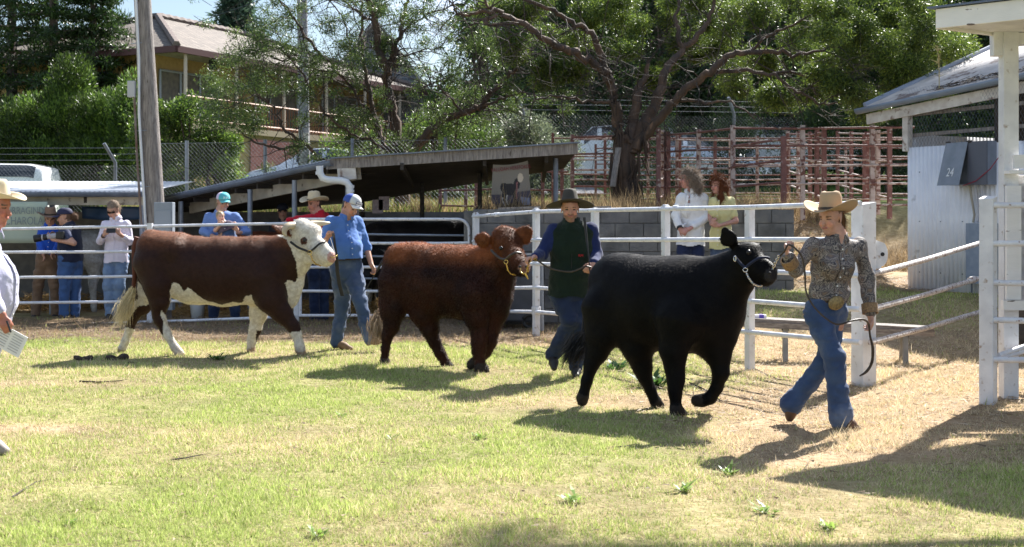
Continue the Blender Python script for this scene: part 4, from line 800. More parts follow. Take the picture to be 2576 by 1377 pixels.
g = Geo(); wallq(g, .7, .1, LU - .7, .1, 1.2, 4.3); wallq(g, .7, .1, .7, 1.7, 1.2, 4.3); g.build('lower_wall', mat('cream_brick', (.5, .36, .17), (.43, .3, .14), 9, .85), t)
g = Geo(); g.add([H2(a_, b_, z_) for a_ in (.5, LU - .5) for b_ in (0, 1.7) for z_ in (4.3, 4.5)], [(0, 1, 3, 2), (4, 6, 7, 5), (0, 4, 5, 1), (2, 3, 7, 6), (0, 2, 6, 4), (1, 5, 7, 3)]); g.build('balcony_slab', mat('slab', (.42, .34, .24)), t)
g = Geo(); g.add([H2(a_, b_, ze - .06) for a_, b_ in ((0, 0), (LU, 0), (LU, 1.7), (0, 1.7))], [(0, 1, 2, 3)]); g.add([H2(a_, b_, ze - .06) for a_, b_ in ((0, 1.7), (.7, 1.7), (.7, LV), (0, LV))], [(0, 1, 2, 3)]); g.build('soffit', MT['cream_wood'], t)
brick = mat('brick_red', (.2, .07, .06), (.15, .05, .05), 8, .85); nd, lk = brick.node_tree.nodes, brick.node_tree.links
for a0 in (3.8, 8.2):
    g = Geo(); g.add([H2(a0, .02, 1.9), H2(a0 + 3.2, .02, 1.9), H2(a0 + 3.2, .02, 4.15), H2(a0, .02, 4.15)], [(0, 1, 2, 3)]); g.build('garage_door', brick, t)
for a0 in (.6, 3.2, 5.9, 8.6, 11.3, 14): Geo().tube([H2(a0, .15, 4.5), H2(a0, .15, ze)], .06, 8).build('verandah_post', mat('vp', (.62, .5, .4)) if a0 == .6 else bpy.data.materials['vp'], t)
for a0, a1 in ((1.1, 4.1), (6.2, 8.8), (10.5, 13)):
    g = Geo(); wallq(g, a0, 1.66, a1, 1.66, 4.75, 6.3); w_ = g.build('window', mat('curtain', (.26, .22, .17), (.16, .14, .12), 6, .4) if a0 == 1.1 else bpy.data.materials['curtain'], t)
    g = Geo()
    for q in np.linspace(a0, a1, 4): g.tube([H2(q, 1.6, 4.75), H2(q, 1.6, 6.3)], .04, 4)
    for z_ in (4.75, 6.3): g.tube([H2(a0, 1.6, z_), H2(a1, 1.6, z_)], .04, 4)
    g.build('window_frame', mat('wf', (.4, .42, .45)) if a0 == 1.1 else bpy.data.materials['wf'], w_)
g = Geo(); wallq(g, .66, 3.2, .66, 5.4, 5.0, 6.3); g.build('window', MT['glass'], t)
g = Geo()
for q in np.arange(3.3, LU - .6, .16): g.tube([H2(q, .12, 4.5), H2(q, .12, 5.35)], .018, 4)
for z_ in (4.62, 5.35): g.tube([H2(.6, .12, z_), H2(LU - .6, .12, z_)], .035, 5)
g.build('balustrade', mat('balustrade', (.3, .13, .07)), t)
l_ = Geo().box(H2(2.4, .5, 6.55), (.22, .22, .3)); l_.lathe([(0, .34), (.16, .18), (.02, .4)], H2(2.4, .5, 6.4), 6); l_.build('lantern', MT['black'], t)
Geo().tube([H2(3.5, 8.5, 7.2), H2(3.5, 8.5, 10.6)], .025, 5).build('antenna_mast', MT['galv'], t)
# block gable house behind the tree
t = thing('block_house', 'grey block gable house behind the left gum tree', 'house', (-6, 56, 5))
gb_ = mat('grey_blockwork', (.24, .26, .28), (.17, .19, .21), 3, .9); nd, lk = gb_.node_tree.nodes, gb_.node_tree.links
br = nd.new('ShaderNodeTexBrick'); br.inputs['Scale'].default_value = 1.5; br.inputs['Color1'].default_value = (.2, .22, .24, 1); br.inputs['Color2'].default_value = (.14, .15, .17, 1); br.inputs['Mortar'].default_value = (.33, .34, .35, 1); br.inputs['Mortar Size'].default_value = .03
tcn = nd.new('ShaderNodeTexCoord'); mpn = nd.new('ShaderNodeMapping'); mpn.inputs['Rotation'].default_value = (math.radians(-90), 0, 0); lk.new(tcn.outputs['Object'], mpn.inputs[0]); lk.new(mpn.outputs[0], br.inputs['Vector']); lk.new(br.outputs['Color'], nd['Principled BSDF'].inputs['Base Color'])
A_, B_, C_ = LW(1062, 213, 55), LW(945, 60, 55), LW(830, 205, 55)
g = Geo(); g.add([(A_[0], 55, 3), A_, B_, C_, (C_[0], 55, 3)], [(0, 1, 2, 3, 4)]); g.add([(A_[0], 55, 3), A_, A_ + (0, 9, 0), (A_[0], 64, 3)], [(0, 1, 2, 3)]); g.build('wall', gb_, t)
g = Geo(); o_ = np.array([0, -.4, .1])
for p_, q_ in ((A_ + (.35, 0, -.4), B_), (B_, C_ + (-.35, 0, -.4))): g.add([p_ + o_, q_ + o_, q_ + (0, 9, .1), p_ + (0, 9, .1)], [(0, 1, 2, 3)])
g.build('roof', mat('roof_pale', (.45, .44, .43), rough=.6), t, solid=.12)
Geo().tube([LW(0, -60, 44), LW(380, 75 - 60, 44), LW(560, 20, 44)], .01, 4)
Geo().tube([LW(470, 66, 38), LW(620, 14, 34), LW(757, -40, 31)], .012, 5).build('power_line', MT['black'], label='thin overhead power line running above the tiled roof', cat='cable')
# ------------------------------------------------------------ trees
def leafcloud(g, C, R, n, L, W, c1, c2, up=0., flat=1., shell=.5, out=.5, clump=.25):
    """leaf blades spread through ellipsoidal clumps. C (m,3) centres, R (m,) radii"""
    C = np.asarray(C, float); R = np.broadcast_to(np.asarray(R, float), (len(C),)); i = RNG.integers(0, len(C), n)
    d = RNG.normal(0, 1, (n, 3)); d /= np.linalg.norm(d, axis=1, keepdims=True); rr = RNG.random(n) ** shell
    p = C[i] + d * (R[i] * rr)[:, None] * np.array([1, 1, flat])
    f = RNG.normal(0, .7, (n, 3)) + d * out + np.array([0, 0, up]); f /= np.linalg.norm(f, axis=1, keepdims=True)
    s = np.cross(f, RNG.normal(0, 1, (n, 3))); s /= np.linalg.norm(s, axis=1, keepdims=True) + 1e-9
    l = L * RNG.uniform(.6, 1.35, (n, 1)); w_ = W * RNG.uniform(.7, 1.3, (n, 1)) / 2
    cm = 1 + clump * (RNG.random(len(C)) * 2 - 1); u = RNG.random((n, 1)) ** 1.7; c = (np.array(c1) * (1 - u) + np.array(c2) * u) * cm[i][:, None]
    m = p + f * l * .45; g.tris(p, m - s * w_, m + s * w_, c); g.tris(m - s * w_, p + f * l, m + s * w_, c); return g
def limb(pts, Z, n=5, dz=None, jit=.02):
    """pixel polyline [(px,py,r_px,(dz))] -> smooth world points, radii"""
    q = [LW(p_[0], p_[1], Z + (p_[3] if len(p_) > 3 else 0)) for p_ in pts]; r = [p_[2] * (.84 if p_[2] < 20 else .95) * Z / FPX for p_ in pts]; out, rad = [], []
    for i in range(len(q) - 1):
        p0, p1, p2, p3 = q[max(i - 1, 0)], q[i], q[i + 1], q[min(i + 2, len(q) - 1)]
        for k in range(n):
            u = k / n; out.append(.5 * ((2 * p1) + (-p0 + p2) * u + (2 * p0 - 5 * p1 + 4 * p2 - p3) * u * u + (-p0 + 3 * p1 - 3 * p2 + p3) * u ** 3)); rad.append(r[i] + (r[i + 1] - r[i]) * u)
    out.append(q[-1]); rad.append(r[-1]); out = np.array(out); out[1:-1] += RNG.normal(0, jit, (len(out) - 2, 3)); return out, np.array(rad)
def twigs(g, roots, dirs, n, L, r, depth=2, tips=None, droop=-.05, seg=4):
    roots = np.asarray(roots)
    for _ in range(n):
        i = RNG.integers(0, len(roots)); p = roots[i].copy(); d = unit(dirs[i] * .6 + RNG.normal(0, .75, 3) + np.array([0, 0, .15])); q = [p.copy()]; l = L * RNG.uniform(.5, 1.3)
        for k in range(4): d = unit(d + RNG.normal(0, .3, 3) + np.array([0, 0, droop])); p = p + d * l / 4; q.append(p.copy())
        g.tube(q, [r * (1 - .2 * k) for k in range(5)], seg)
        if tips is not None: tips.append(q[-1]); tips.append(q[2])
        if depth > 1: twigs(g, np.array(q[2:]), np.array([d] * 3), 2, L * .6, r * .55, depth - 1, tips, droop, 3)
LG1, LG2 = (.03, .06, .014), (.13, .2, .035)
def gum(name, lab, cat, Z, limbs, bark, clumps, nleaf, L, W, c1, c2, twn=60, twL=.9, base=None, group=None, bare=0, tipf=.3, tipd=9):
    b = LW(limbs[0][0][0], limbs[0][0][1], Z) if base is None else np.array(base); t = thing(name, lab, cat, (b[0], b[1], b[2]), group)
    g = Geo(); roots, dirs = [], []
    for i, pl in enumerate(limbs):
        q, r = limb(pl, Z); g.tube(q, r, 14 if r[0] > .1 else 8, rag=.07)
        dd = np.gradient(q, axis=0)
        for k in range(len(q)):
            if r[k] < .16 : roots.append(q[k]); dirs.append(unit(dd[k]))
    g.build('trunk', MT[bark], t, smooth=True)
    tips = []; g = Geo(); twigs(g, roots, dirs, twn, twL, .011, 3, tips); g.build('branches', MT['twig'], t)
    tips = np.array(tips); C = []; R = []
    for px, py, rp_, dz in clumps:
        c = LW(px, py, Z + dz); rr = rp_ * Z / FPX; m = max(4, int(rr * rr * 11))
        for _ in range(m):
            d = RNG.normal(0, .5, 3); d /= max(1, np.linalg.norm(d)); C.append(c + d * rr); R.append(RNG.uniform(.26, .6) * (1 if rr > .6 else .65))
    if bare == 0 and len(tips): C += list(tips[(RNG.random(len(tips)) < tipf) & (tips[:, 1] > Z - tipd)]); R += [.18] * (len(C) - len(R))
    g = leafcloud(Geo(), C, R, nleaf, L, W, c1, c2, up=-.25, flat=.7, shell=.6); g.build('crown', MT['leaf'], t)
    if bare == 0:  # fine leafy sprigs carrying the clumps
        g = Geo(); C = np.array(C)
        for c in C[RNG.random(len(C)) < .5]:
            d = RNG.normal(0, .18, 3); g.tube([c - d, c + RNG.normal(0, .03, 3), c + d], .006, 3)
        g.build('sprigs', MT['twig'], t, kind='stuff')
    return t
# right hand tree
ZR = 21.2
R = [[(1573, 522, 44), (1571, 450, 34), (1569, 390, 30), (1562, 350, 24)],
 [(1562, 362, 22), (1554, 331, 18), (1546, 253, 15, -.1), (1531, 195, 13, -.2), (1507, 136, 10, -.3), (1490, 85, 8, -.4), (1440, 58, 7, -.5), (1390, 27, 6, -.6), (1308, -5, 4, -.7)],
 [(1533, 200, 13, -.2), (1518, 180, 13, -.3), (1472, 148, 12, -.5), (1413, 121, 11, -.8), (1359, 90, 9, -1), (1296, 51, 8, -1.1), (1230, 27, 6, -1.2), (1175, 36, 4, -1.2), (1140, 24, 3, -1.2)],
 [(1245, 32, 5, -1.2), (1222, 4, 4, -1.2), (1215, -30, 3, -1.2)], [(1250, 40, 5, -1.2), (1218, 55, 5, -1.3), (1240, 64, 4, -1.4), (1300, 60, 3, -1.4)],
 [(1575, 372, 22), (1593, 312, 17, .2), (1604, 234, 14, .3), (1624, 195, 8, .4), (1632, 150, 5, .5)],
 [(1585, 385, 24), (1612, 334, 20, .1), (1643, 265, 16, .2), (1663, 218, 14, .3), (1680, 164, 12, .5), (1717, 129, 10, .7), (1764, 78, 8, .9), (1790, 30, 6, 1), (1800, -20, 4, 1)],
 [(1717, 129, 7, .7), (1705, 80, 7, .8), (1700, 40, 5, .9), (1712, -10, 4, 1)],
 [(1600, 375, 18, -.1), (1639, 322, 15, -.2), (1686, 265, 13, -.4), (1725, 222, 13, -.6), (1780, 187, 12, -.8), (1811, 157, 11, -.9), (1855, 133, 9, -1), (1943, 132, 7, -1.1), (2013, 136, 5, -1.2), (2100, 120, 3, -1.2)],
 [(1795, 180, 7, -.8), (1877, 178, 6, -1), (1943, 193, 5, -1.2), (2009, 228, 4, -1.3), (2057, 254, 3, -1.4), (2120, 262, 2, -1.4)], [(1950, 190, 4, -1.2), (1975, 178, 4, -1.2), (2074, 206, 3, -1.4), (2150, 215, 2, -1.5)],
 [(1700, 255, 6, -.4), (1760, 255, 4, -.8), (1840, 262, 3, -1.2), (1900, 300, 2, -1.4)], [(1546, 253, 5, -.1), (1480, 255, 4, -.6), (1400, 240, 3, -1), (1340, 258, 2, -1.2)], [(1890, 130, 5, -1), (1930, 90, 4, -1), (2000, 60, 3, -1), (2060, 20, 2, -1)]]
cl = []
for px, py, r_ in ((1250, 20, 55), (1340, 10, 50), (1420, 90, 55), (1480, 20, 60), (1560, 60, 75), (1560, 140, 60), (1640, 30, 80), (1700, 110, 70), (1760, 30, 80), (1790, 120, 60), (1850, 60, 80), (1840, 200, 45), (1930, 40, 80), (1930, 150, 50), (2020, 60, 85), (2040, 170, 70), (2110, 110, 85), (2120, 210, 60), (2190, 60, 80), (2210, 170, 70), (2280, 110, 80), (2290, 210, 60), (2350, 140, 60), (2370, 60, 60), (2390, 200, 40), (2200, 260, 40), (2300, 30, 60), (1960, 240, 35), (1620, 190, 40), (1380, 190, 45), (1300, 130, 40), (1450, 170, 35), (2130, 20, 80), (2410, 110, 35), (1710, -20, 70), (2000, -30, 80)):
    cl.append((px, py, r_, RNG.uniform(.7, 3.0) if 1380 < px < 1900 else RNG.uniform(-1.6, 1.2)))
gum('gum_tree', 'big multi-stemmed gum tree with red brown bark on the block wall', 'tree', ZR, R, 'bark_red', cl, 270000, .058, .0145, LG1, (.22, .29, .045), 170, 1.0, base=LW(1573, 512, ZR), tipf=.0)
# bark strips hanging on the trunk & chopped stump
def strips(t, pts, n, Z, lo, hi, m='bark_red'):
    g = Geo()
    for _ in range(n):
        px, py, w_ = pts[RNG.integers(0, len(pts))]; p = LW(px + RNG.uniform(-w_, w_), py + RNG.uniform(-20, 20), Z - .12 - RNG.uniform(0, .12)); l = RNG.uniform(lo, hi); q = [p, p + (RNG.normal(0, .03), -.03, -l * .4), p + (RNG.normal(0, .05), -.02, -l)]; g.tube(q, [.012, .014, .004], 4)
    g.build('bark_strips', MT[m], t, kind='stuff')
gt = [o for o in bpy.data.objects if o.name.startswith('gum_tree')][0]
strips(gt, [(1545, 400, 12), (1600, 400, 14), (1570, 440, 24), (1560, 330, 8), (1620, 330, 8), (1600, 470, 20)], 70, ZR, .25, .8)
Geo().beam(LW(1556, 372, 20.6), LW(1541, 470, 20.5), .1, .03).build('leaning_plank', MT['weathered'], label='grey plank leaning against the big gum tree trunk', cat='plank')
# left hand tree
ZL = 24.5
Lm = [[(1012, 560, 24), (1012, 505, 21), (1010, 440, 19), (1004, 365, 15), (990, 274, 13, -.1), (975, 219, 12, -.1), (971, 175, 12, -.2), (953, 120, 11, -.3), (946, 55, 10, -.4), (924, -10, 8, -.5)],
 [(972, 180, 9, -.2), (990, 139, 9, 0), (1004, 84, 7, .1), (1015, 44, 6, .2), (1022, -10, 5, .2)],
 [(1008, 395, 12), (1037, 380, 14, -.2), (1077, 340, 13, -.5), (1121, 299, 12, -.8), (1165, 285, 9, -1), (1205, 270, 8, -1.2), (1238, 234, 7, -1.3), (1271, 197, 6, -1.5), (1300, 170, 5, -1.6), (1327, 144, 4, -1.7), (1345, 120, 3, -1.7)],
 [(1205, 268, 5, -1.2), (1230, 262, 4, -1.3), (1265, 245, 4, -1.4), (1320, 232, 3, -1.5)],
 [(1000, 395, 8, .3), (975, 372, 8, .3), (946, 310, 7, .4), (931, 237, 7, .5), (917, 164, 6, .6), (913, 91, 5, .7), (909, 10, 4, .8), (900, -20, 3, .8)],
 [(950, 318, 6, .4), (924, 281, 6, .4), (887, 226, 5, .3), (855, 183, 5, .2), (811, 139, 4, 0), (770, 91, 4, 0), (734, 36, 3, -.2), (701, -8, 2, -.3)],
 [(985, 378, 5, .2), (920, 350, 4, 0), (858, 321, 4, -.2), (811, 278, 4, -.4), (778, 219, 3, -.5), (741, 164, 3, -.6), (683, 106, 2, -.7)],
 [(990, 400, 7, .2), (900, 402, 6, 0), (810, 403, 6, -.2), (763, 358, 5, -.4), (719, 329, 4, -.6), (683, 270, 3, -.8), (646, 237, 2, -1)],
 [(763, 370, 4, -.3), (700, 372, 4, -.5), (640, 360, 3, -.7), (590, 320, 2, -.9)], [(855, 183, 3, .2), (800, 175, 3, 0), (740, 150, 2, -.2), (660, 140, 2, -.4)], [(931, 237, 4, .5), (890, 190, 3, .6), (880, 120, 3, .8), (860, 40, 2, .9), (820, -10, 2, 1)],
 [(1004, 84, 4, .1), (1040, 60, 3, 0), (1090, 30, 2, -.2), (1150, 10, 2, -.3)], [(946, 55, 4, -.4), (900, 30, 3, -.5), (850, -10, 2, -.5)], [(1165, 285, 4, -1), (1130, 240, 3, -1.2), (1080, 215, 2, -1.3), (1050, 240, 2, -1.3)], [(990, 139, 3, 0), (1050, 130, 2, -.2), (1110, 118, 2, -.4)]]
cl = [(px, py, r_, RNG.uniform(-1.2, .6)) for px, py, r_ in ((555, 195, 60), (640, 175, 55), (600, 240, 58), (680, 130, 45), (560, 275, 45), (650, 300, 40), (600, 165, 55), (570, 220, 48), (640, 190, 50), (545, 265, 40), (620, 260, 45), (660, 150, 40), (700, 110, 40), (660, 70, 34), (600, 130, 40), (720, 190, 32), (590, 300, 35), (640, 320, 26), (760, 240, 26), (850, 300, 30), (870, 110, 36), (900, 150, 30), (800, 150, 28), (830, 60, 20), (1000, 10, 48), (1060, 20, 34), (950, 15, 28), (1010, 60, 26), (1130, 260, 30), (1170, 250, 34), (1120, 310, 34), (1180, 320, 38), (1260, 150, 26), (1080, 290, 20), (730, 60, 16), (870, 345, 26), (1240, 275, 30), (1310, 120, 34), (1200, 100, 20))]
gum('gum_tree', 'slender leaning gum tree with twisted red trunk behind the middle shed', 'tree', ZL, Lm, 'bark_red', cl, 84000, .058, .0145, (.035, .065, .02), (.17, .24, .055), 300, 1.1, base=LW(1012, 540, ZL), tipf=.05)
gt = [o for o in bpy.data.objects if o.name.startswith('gum_tree.')][0]
strips(gt, [(975, 210, 8), (990, 120, 8), (985, 260, 8), (1090, 330, 14), (1140, 300, 10)], 40, ZL, .2, .7)
# far trees: each with its own trunk and crown
def bush(name, lab, cat, x, y, h, r, n, L, W, c1, c2, trunk=.12, group=None, up=.2, flat=1., lobes=14, zb=.15, tint=.3, shell=.45, stem='bark_grey', out=.5):
    z = float(gz(x, y)); t = thing(name, lab, cat, (x, y, z), group); C = []; R = []
    for k in range(lobes):
        a = RNG.uniform(0, 6.28); hh = RNG.uniform(zb, .93); w_ = r * RNG.uniform(.15, .8) * math.sin(min(1, (hh - zb) / (1 - zb) + .35) * math.pi * .8); C.append((x + w_ * math.cos(a), y + w_ * math.sin(a), z + h * hh)); R.append(r * RNG.uniform(.28, .5))
    g = Geo(); g.tube([(x, y, z - .2), (x + RNG.normal(0, .1), y, z + h * .45), (x, y, z + h * .8)], [trunk, trunk * .7, trunk * .3], 8)
    for c in C: g.tube([(x, y, z + h * .3 * RNG.uniform(.6, 1.4)), (np.array(c) + (x, y, z + h * .3)) / 2 + (0, 0, .1), c], [trunk * .4, trunk * .25, trunk * .1], 4)
    g.build('trunk', MT[stem], t, smooth=True)
    leafcloud(Geo(), C, R, n, L, W, c1, c2, up=up, flat=flat, shell=shell, clump=tint, out=out).build('crown', MT['leaf'], t); return t
def conifer(name, lab, x, y, z0, h, r, n, c1, c2, L=.5, W=.09, droop=-.1, tiers=16, top=.12):
    t = thing(name, lab, 'tree', (x, y, z0)); g = Geo(); g.tube([(x, y, z0), (x, y, z0 + h * .97)], [.25, .04], 8); C = []; R = []
    for k in range(tiers):
        hh = .12 + .85 * k / tiers; rr = r * (1 - hh) ** .7 + top
        for a in np.linspace(0, 6.28, 8)[:-1] + RNG.uniform(0, 1):
            l = rr * RNG.uniform(.6, 1.1); d = np.array([math.cos(a), math.sin(a), 0]); p0 = np.array([x, y, z0 + h * hh]); p1 = p0 + d * l + np.array([0, 0, l * droop]); g.tube([p0, p1], [.05, .012], 4)
            for s_ in (.45, .75, 1.): C.append(p0 + (p1 - p0) * s_); R.append(.16 + .3 * rr * .35)
    g.build('trunk', MT['bark_grey'], t); leafcloud(Geo(), C, R, n, L, W, c1, c2, up=.1, flat=.45, shell=.6, clump=.3, out=.9).build('crown', MT['leaf'], t); return t
def XY(px, Z): return (px - CX) / FPX * Z
CD, CL_ = (.018, .04, .012), (.06, .11, .02)
for px, Z, h, r, n, lab in ((30, 43, 15, 3.4, 16000, 'dark tall cypress tree at the far left, cut by the frame'), (135, 42, 14, 3.2, 16000, 'dark cypress tree second from the left'), (235, 41.5, 9.6, 2.3, 12000, 'dark cypress tree with a branch reaching toward the house')):
    conifer('cypress_tree', lab, XY(px, Z), Z, 1.3, h, r, int(n * 1.9), CD, CL_, .2, .045)
for px, Z, h, r, lab in ((-30, 38, 3.3, 1.7, 'bushy green cypress shrub at the left edge'), (75, 37.8, 3.9, 1.4, 'feathery cypress shrub second from the left in the hedge'), (170, 37.4, 4.7, 1.3, 'tallest feathery cypress shrub in the middle of the hedge'), (255, 37, 3.5, 1.4, 'cypress shrub right of the tallest one in the hedge'), (325, 36.5, 4.1, 1.2, 'cypress shrub left of the leaning power pole')):
    bush('cypress_shrub', lab, 'shrub', XY(px, Z), Z, h, r, 36000, .13, .024, (.02, .045, .012), (.17, .27, .04), .1, 'cypress hedge at left', up=1.2, lobes=34, zb=.02, tint=.6, out=1.0, shell=.35)
for px, Z, h, r, lab in ((400, 28.5, 2.9, 1.0, 'glossy leaved green shrub just right of the leaning pole'), (475, 28.8, 2.65, .95, 'bright leafy shrub in front of the orange house'), (548, 28.6, 1.8, .8, 'low leafy shrub beside the garage door'), (350, 29.2, 2.5, .8, 'leafy shrub hidden behind the leaning pole')):
    bush('leafy_shrub', lab, 'shrub', XY(px, Z), Z, h, r, 16000, .075, .03, (.03, .065, .012), (.2, .3, .05), .07, 'leafy shrubs by the house', up=.1, lobes=26, zb=.02, tint=.5)
conifer('pine_tree', 'blue green pine tree on the skyline behind the tiled roof', XY(885 - 290, 66), 66, 4, 9.6, 3.2, 9000, (.04, .075, .05), (.1, .16, .1), .5, .1, .1)
conifer('cypress_tree', 'small distant conifer behind the grey gable roof', XY(500, 70), 70, 4, 6.3, 1.2, 2500, CD, CL_, .5, .1)
fh = [(1130, 44, 3.6, 1.6, 0), (1215, 46, 6.2, 2.0, 1), (1300, 44, 8, 2.4, 0), (1390, 42, 8.6, 2.6, 1), (1480, 40, 8, 2.5, 2), (1575, 41, 9, 2.8, 0), (1670, 39, 8.4, 2.6, 2), (1760, 41, 8.5, 2.7, 1), (1850, 39, 8.0, 2.6, 2), (1950, 41, 9, 2.8, 0), (2050, 39, 8.8, 2.7, 2), (2150, 40, 9.5, 2.9, 1), (2250, 38, 9, 2.8, 2), (2350, 37, 9.4, 2.8, 2), (2450, 36, 9.6, 2.8, 0), (2550, 35, 9.6, 3, 2), (2640, 35, 9.5, 3, 2)]
labs = ['tree on the skyline right of the grey gable', 'bushy tree under the arching gum branch', 'tree behind the shed roof end, left of the big trunk', 'tree behind the arching limbs of the big gum', 'dark tree left of the big gum trunk', 'tall tree directly behind the big gum trunk', 'dark tree right of the big gum trunk', 'tree behind the rising right limb of the big gum', 'dark tree above the curly haired women', 'tree behind the middle of the stock yards', 'dark tree above the brown yard gate', 'tree behind the yards left of the corrugated shed', 'dark tree behind the left corner of the corrugated shed', 'dark tree above the corrugated shed roof', 'dark tree behind the pavilion eave', 'dark tree right of the pavilion column', 'dark tree at the right edge of the frame']
for (px, Z, h, r, k), lab in zip(fh, labs):
    c1, c2 = (((.035, .07, .018), (.12, .19, .04)), ((.045, .08, .03), (.15, .22, .06)), ((.014, .03, .012), (.045, .08, .02)))[k]
    bush('hillside_tree', lab, 'tree', XY(px, Z), Z, h, r, 12000, .17, .06, c1, c2, .16, 'trees on the hillside', up=.0, lobes=22, zb=.06, tint=.4)
k = 0
for px in range(1240, 2700, 85):
    Z = 55 + RNG.uniform(-3, 6); k += 1
    bush('ridge_tree', ['', 'leftmost', 'second', 'third', 'fourth', 'fifth', 'sixth', 'seventh', 'eighth', 'ninth', 'tenth', 'eleventh', 'twelfth', 'thirteenth', 'fourteenth', 'fifteenth', 'sixteenth', 'seventeenth', 'eighteenth', 'rightmost'][min(k, 19)] + ' of the distant trees on the ridge counted from the left', 'tree', XY(px, Z), Z, RNG.uniform(9, 12) * (.62 if px < 1300 else 1.0), 3.4, 6000, .32, .12, (.02, .045, .015), (.09, .14, .03), .2, 'distant trees on the ridge', up=0, lobes=18, zb=.02, tint=.4)
for px, py_, Z, h, r, c, lab in ((1300, 0, 29, 1.9, 1.1, 1, 'wispy grey green bush beyond the shed roof'), (1380, 0, 30, 1.7, 1.0, 1, 'wispy bush left of the yards'), (1180, 0, 30, 1.6, 1.2, 0, 'bright low bush beyond the middle shed'), (1060, 0, 30, 1.9, 1.2, 0, 'green bush behind the left gum trunk'), (900, 0, 31, 2.0, 1.2, 0, 'bush in front of the balcony house lower wall'), (1850, 0, 33, 2.2, 1.5, 2, 'dark low bush behind the yard rails'), (2050, 0, 33, 2.4, 1.5, 2, 'dark bush behind the yards centre'), (2230, 0, 32, 2.6, 1.5, 2, 'dark bush behind the yards near the corrugated shed'), (1650, 0, 34, 2.2, 1.4, 0, 'green bush behind the big gum trunk')):
    c1, c2 = (((.05, .1, .02), (.2, .3, .05)), ((.1, .13, .08), (.25, .28, .16)), ((.02, .04, .015), (.07, .12, .025)))[c]
    bush('scrub_bush', lab, 'bush', XY(px, Z), Z, h, r, 9000, .1, .025, c1, c2, .05, 'low bushes beyond the fence', up=.3, lobes=16, zb=.0, tint=.35)
# ------------------------------------------------------------ cattle
def inpoly(x, y, poly):
    r = np.zeros(len(x), bool); n = len(poly)
    for i in range(n):
        (x0, y0), (x1, y1) = poly[i], poly[(i + 1) % n]
        with np.errstate(divide='ignore', invalid='ignore'): r ^= ((y0 > y) != (y1 > y)) & (x < (x1 - x0) * (y - y0) / (y1 - y0 + 1e-9) + x0)
    return r
def proj(V): return CX + V[:, 0] / V[:, 1] * FPX, HY - (V[:, 2] - EYE) / V[:, 1] * FPX
class Px:
    """pixel frame at a depth: turns measured positions of one animal or person into metres"""
    def __init__(s, Z, fx=lambda x, y: (x, y)): s.Z = Z; s.f = fx
    def __call__(s, x, y, dz=0.): x, y = s.f(x, y); return LW(x, y, s.Z + dz)
z1f = lambda x, y: (268.3 + .3167 * x, 503.1 + .3167 * y)
z2f = lambda x, y: (905.6 + .341 * x, 503.1 + .341 * y)
z3f = lambda x, y: (1375.2 + .4383 * x, 503.1 + .4383 * y)
def animal(name, lab, Z, build, paint, res=.016, fur=60000, furL=.022, base=None, flow=(-.5, 0, -.6), lat=(0, 1, 0), furw=.0022, disp=.006, cat='bull', group=None, top_L=None, lift=.28, rnd=.2, cm='coat'):
    b = base; t = thing(name, lab, cat, b, group); s = SDF(); build(s)
    V, F, T = s.mesh(res, lambda x, y, z: disp * vn(x, y, z, 14) + disp * 1.5 * vn(x, y, z, 5, 9), 2); C = paint(V, T); Nn = normals(V, F)
    g = Geo(); g.add(V, F); g.C = [C]; g.build('body', MT[cm], t, smooth=True)
    if fur: 
        L = np.full(len(V), furL) if top_L is None else furL * top_L(V, T)
        hairs(V, Nn, C, fur, L, flow, furw, lift, rnd).build('fur', MT['hair'], t)
    return t, V, F, Nn, C, T
def eye(t, p, r=.022): Geo().lathe([(0, r), (r * .7, r * .7), (r, 0), (r * .7, -r * .7), (0, -r)], p, 10).build('eye', mat('eye', (.01, .007, .006), rough=.3, spec=.5) if 'eye' not in bpy.data.materials else bpy.data.materials['eye'], t, smooth=True)
def ear(s, a, b, c, r, n, tag, w=.3): s.chain([(a, r * .55), (b, r), (c, r * .45)], w, n, .012, tag)
def tube_(t, name, pts, r, m, seg=6):
    P_ = np.array([np.asarray(x, float) for x in pts]); n = len(P_)
    if n >= 4 and len(pts) < 30 and name not in ('buckle', 'ring'):
        R_ = np.broadcast_to(np.asarray(r, float), (n,)); o, ro = [], []
        for i in range(n - 1):
            a_, b_, c_, d_ = P_[max(i - 1, 0)], P_[i], P_[i + 1], P_[min(i + 2, n - 1)]
            for u in (0, .25, .5, .75): o.append(.5 * (2 * b_ + (c_ - a_) * u + (2 * a_ - 5 * b_ + 4 * c_ - d_) * u * u + (3 * b_ - a_ - 3 * c_ + d_) * u ** 3)); ro.append(R_[i] * (1 - u) + R_[i + 1] * u)
        pts = o + [P_[-1]]; r = ro + [R_[-1]]
    return Geo().tube(pts, r, seg).build(name, MT[m] if isinstance(m, str) else m, t, smooth=True)
def chainlinks(t, name, pts, r, m, n=14):
    pts = np.array(pts, float); g = Geo(); acc = np.concatenate([[0], np.cumsum(np.linalg.norm(np.diff(pts, axis=0), axis=1))])
    for k in range(n):
        p = np.array([np.interp((k + .5) / n * acc[-1], acc, pts[:, i]) for i in range(3)]); q = np.array([np.interp((k + .9) / n * acc[-1], acc, pts[:, i]) for i in range(3)]); d = unit(q - p); o = unit(np.cross(d, (0, 1, .3)) if k % 2 else np.cross(np.cross(d, (0, 1, .3)), d)); L = acc[-1] / n * .75
        a = np.linspace(0, 6.283, 9); g.tube([p + d * L * math.cos(x) + o * L * .6 * math.sin(x) for x in a], r, 4)
    g.build(name, MT[m], t)
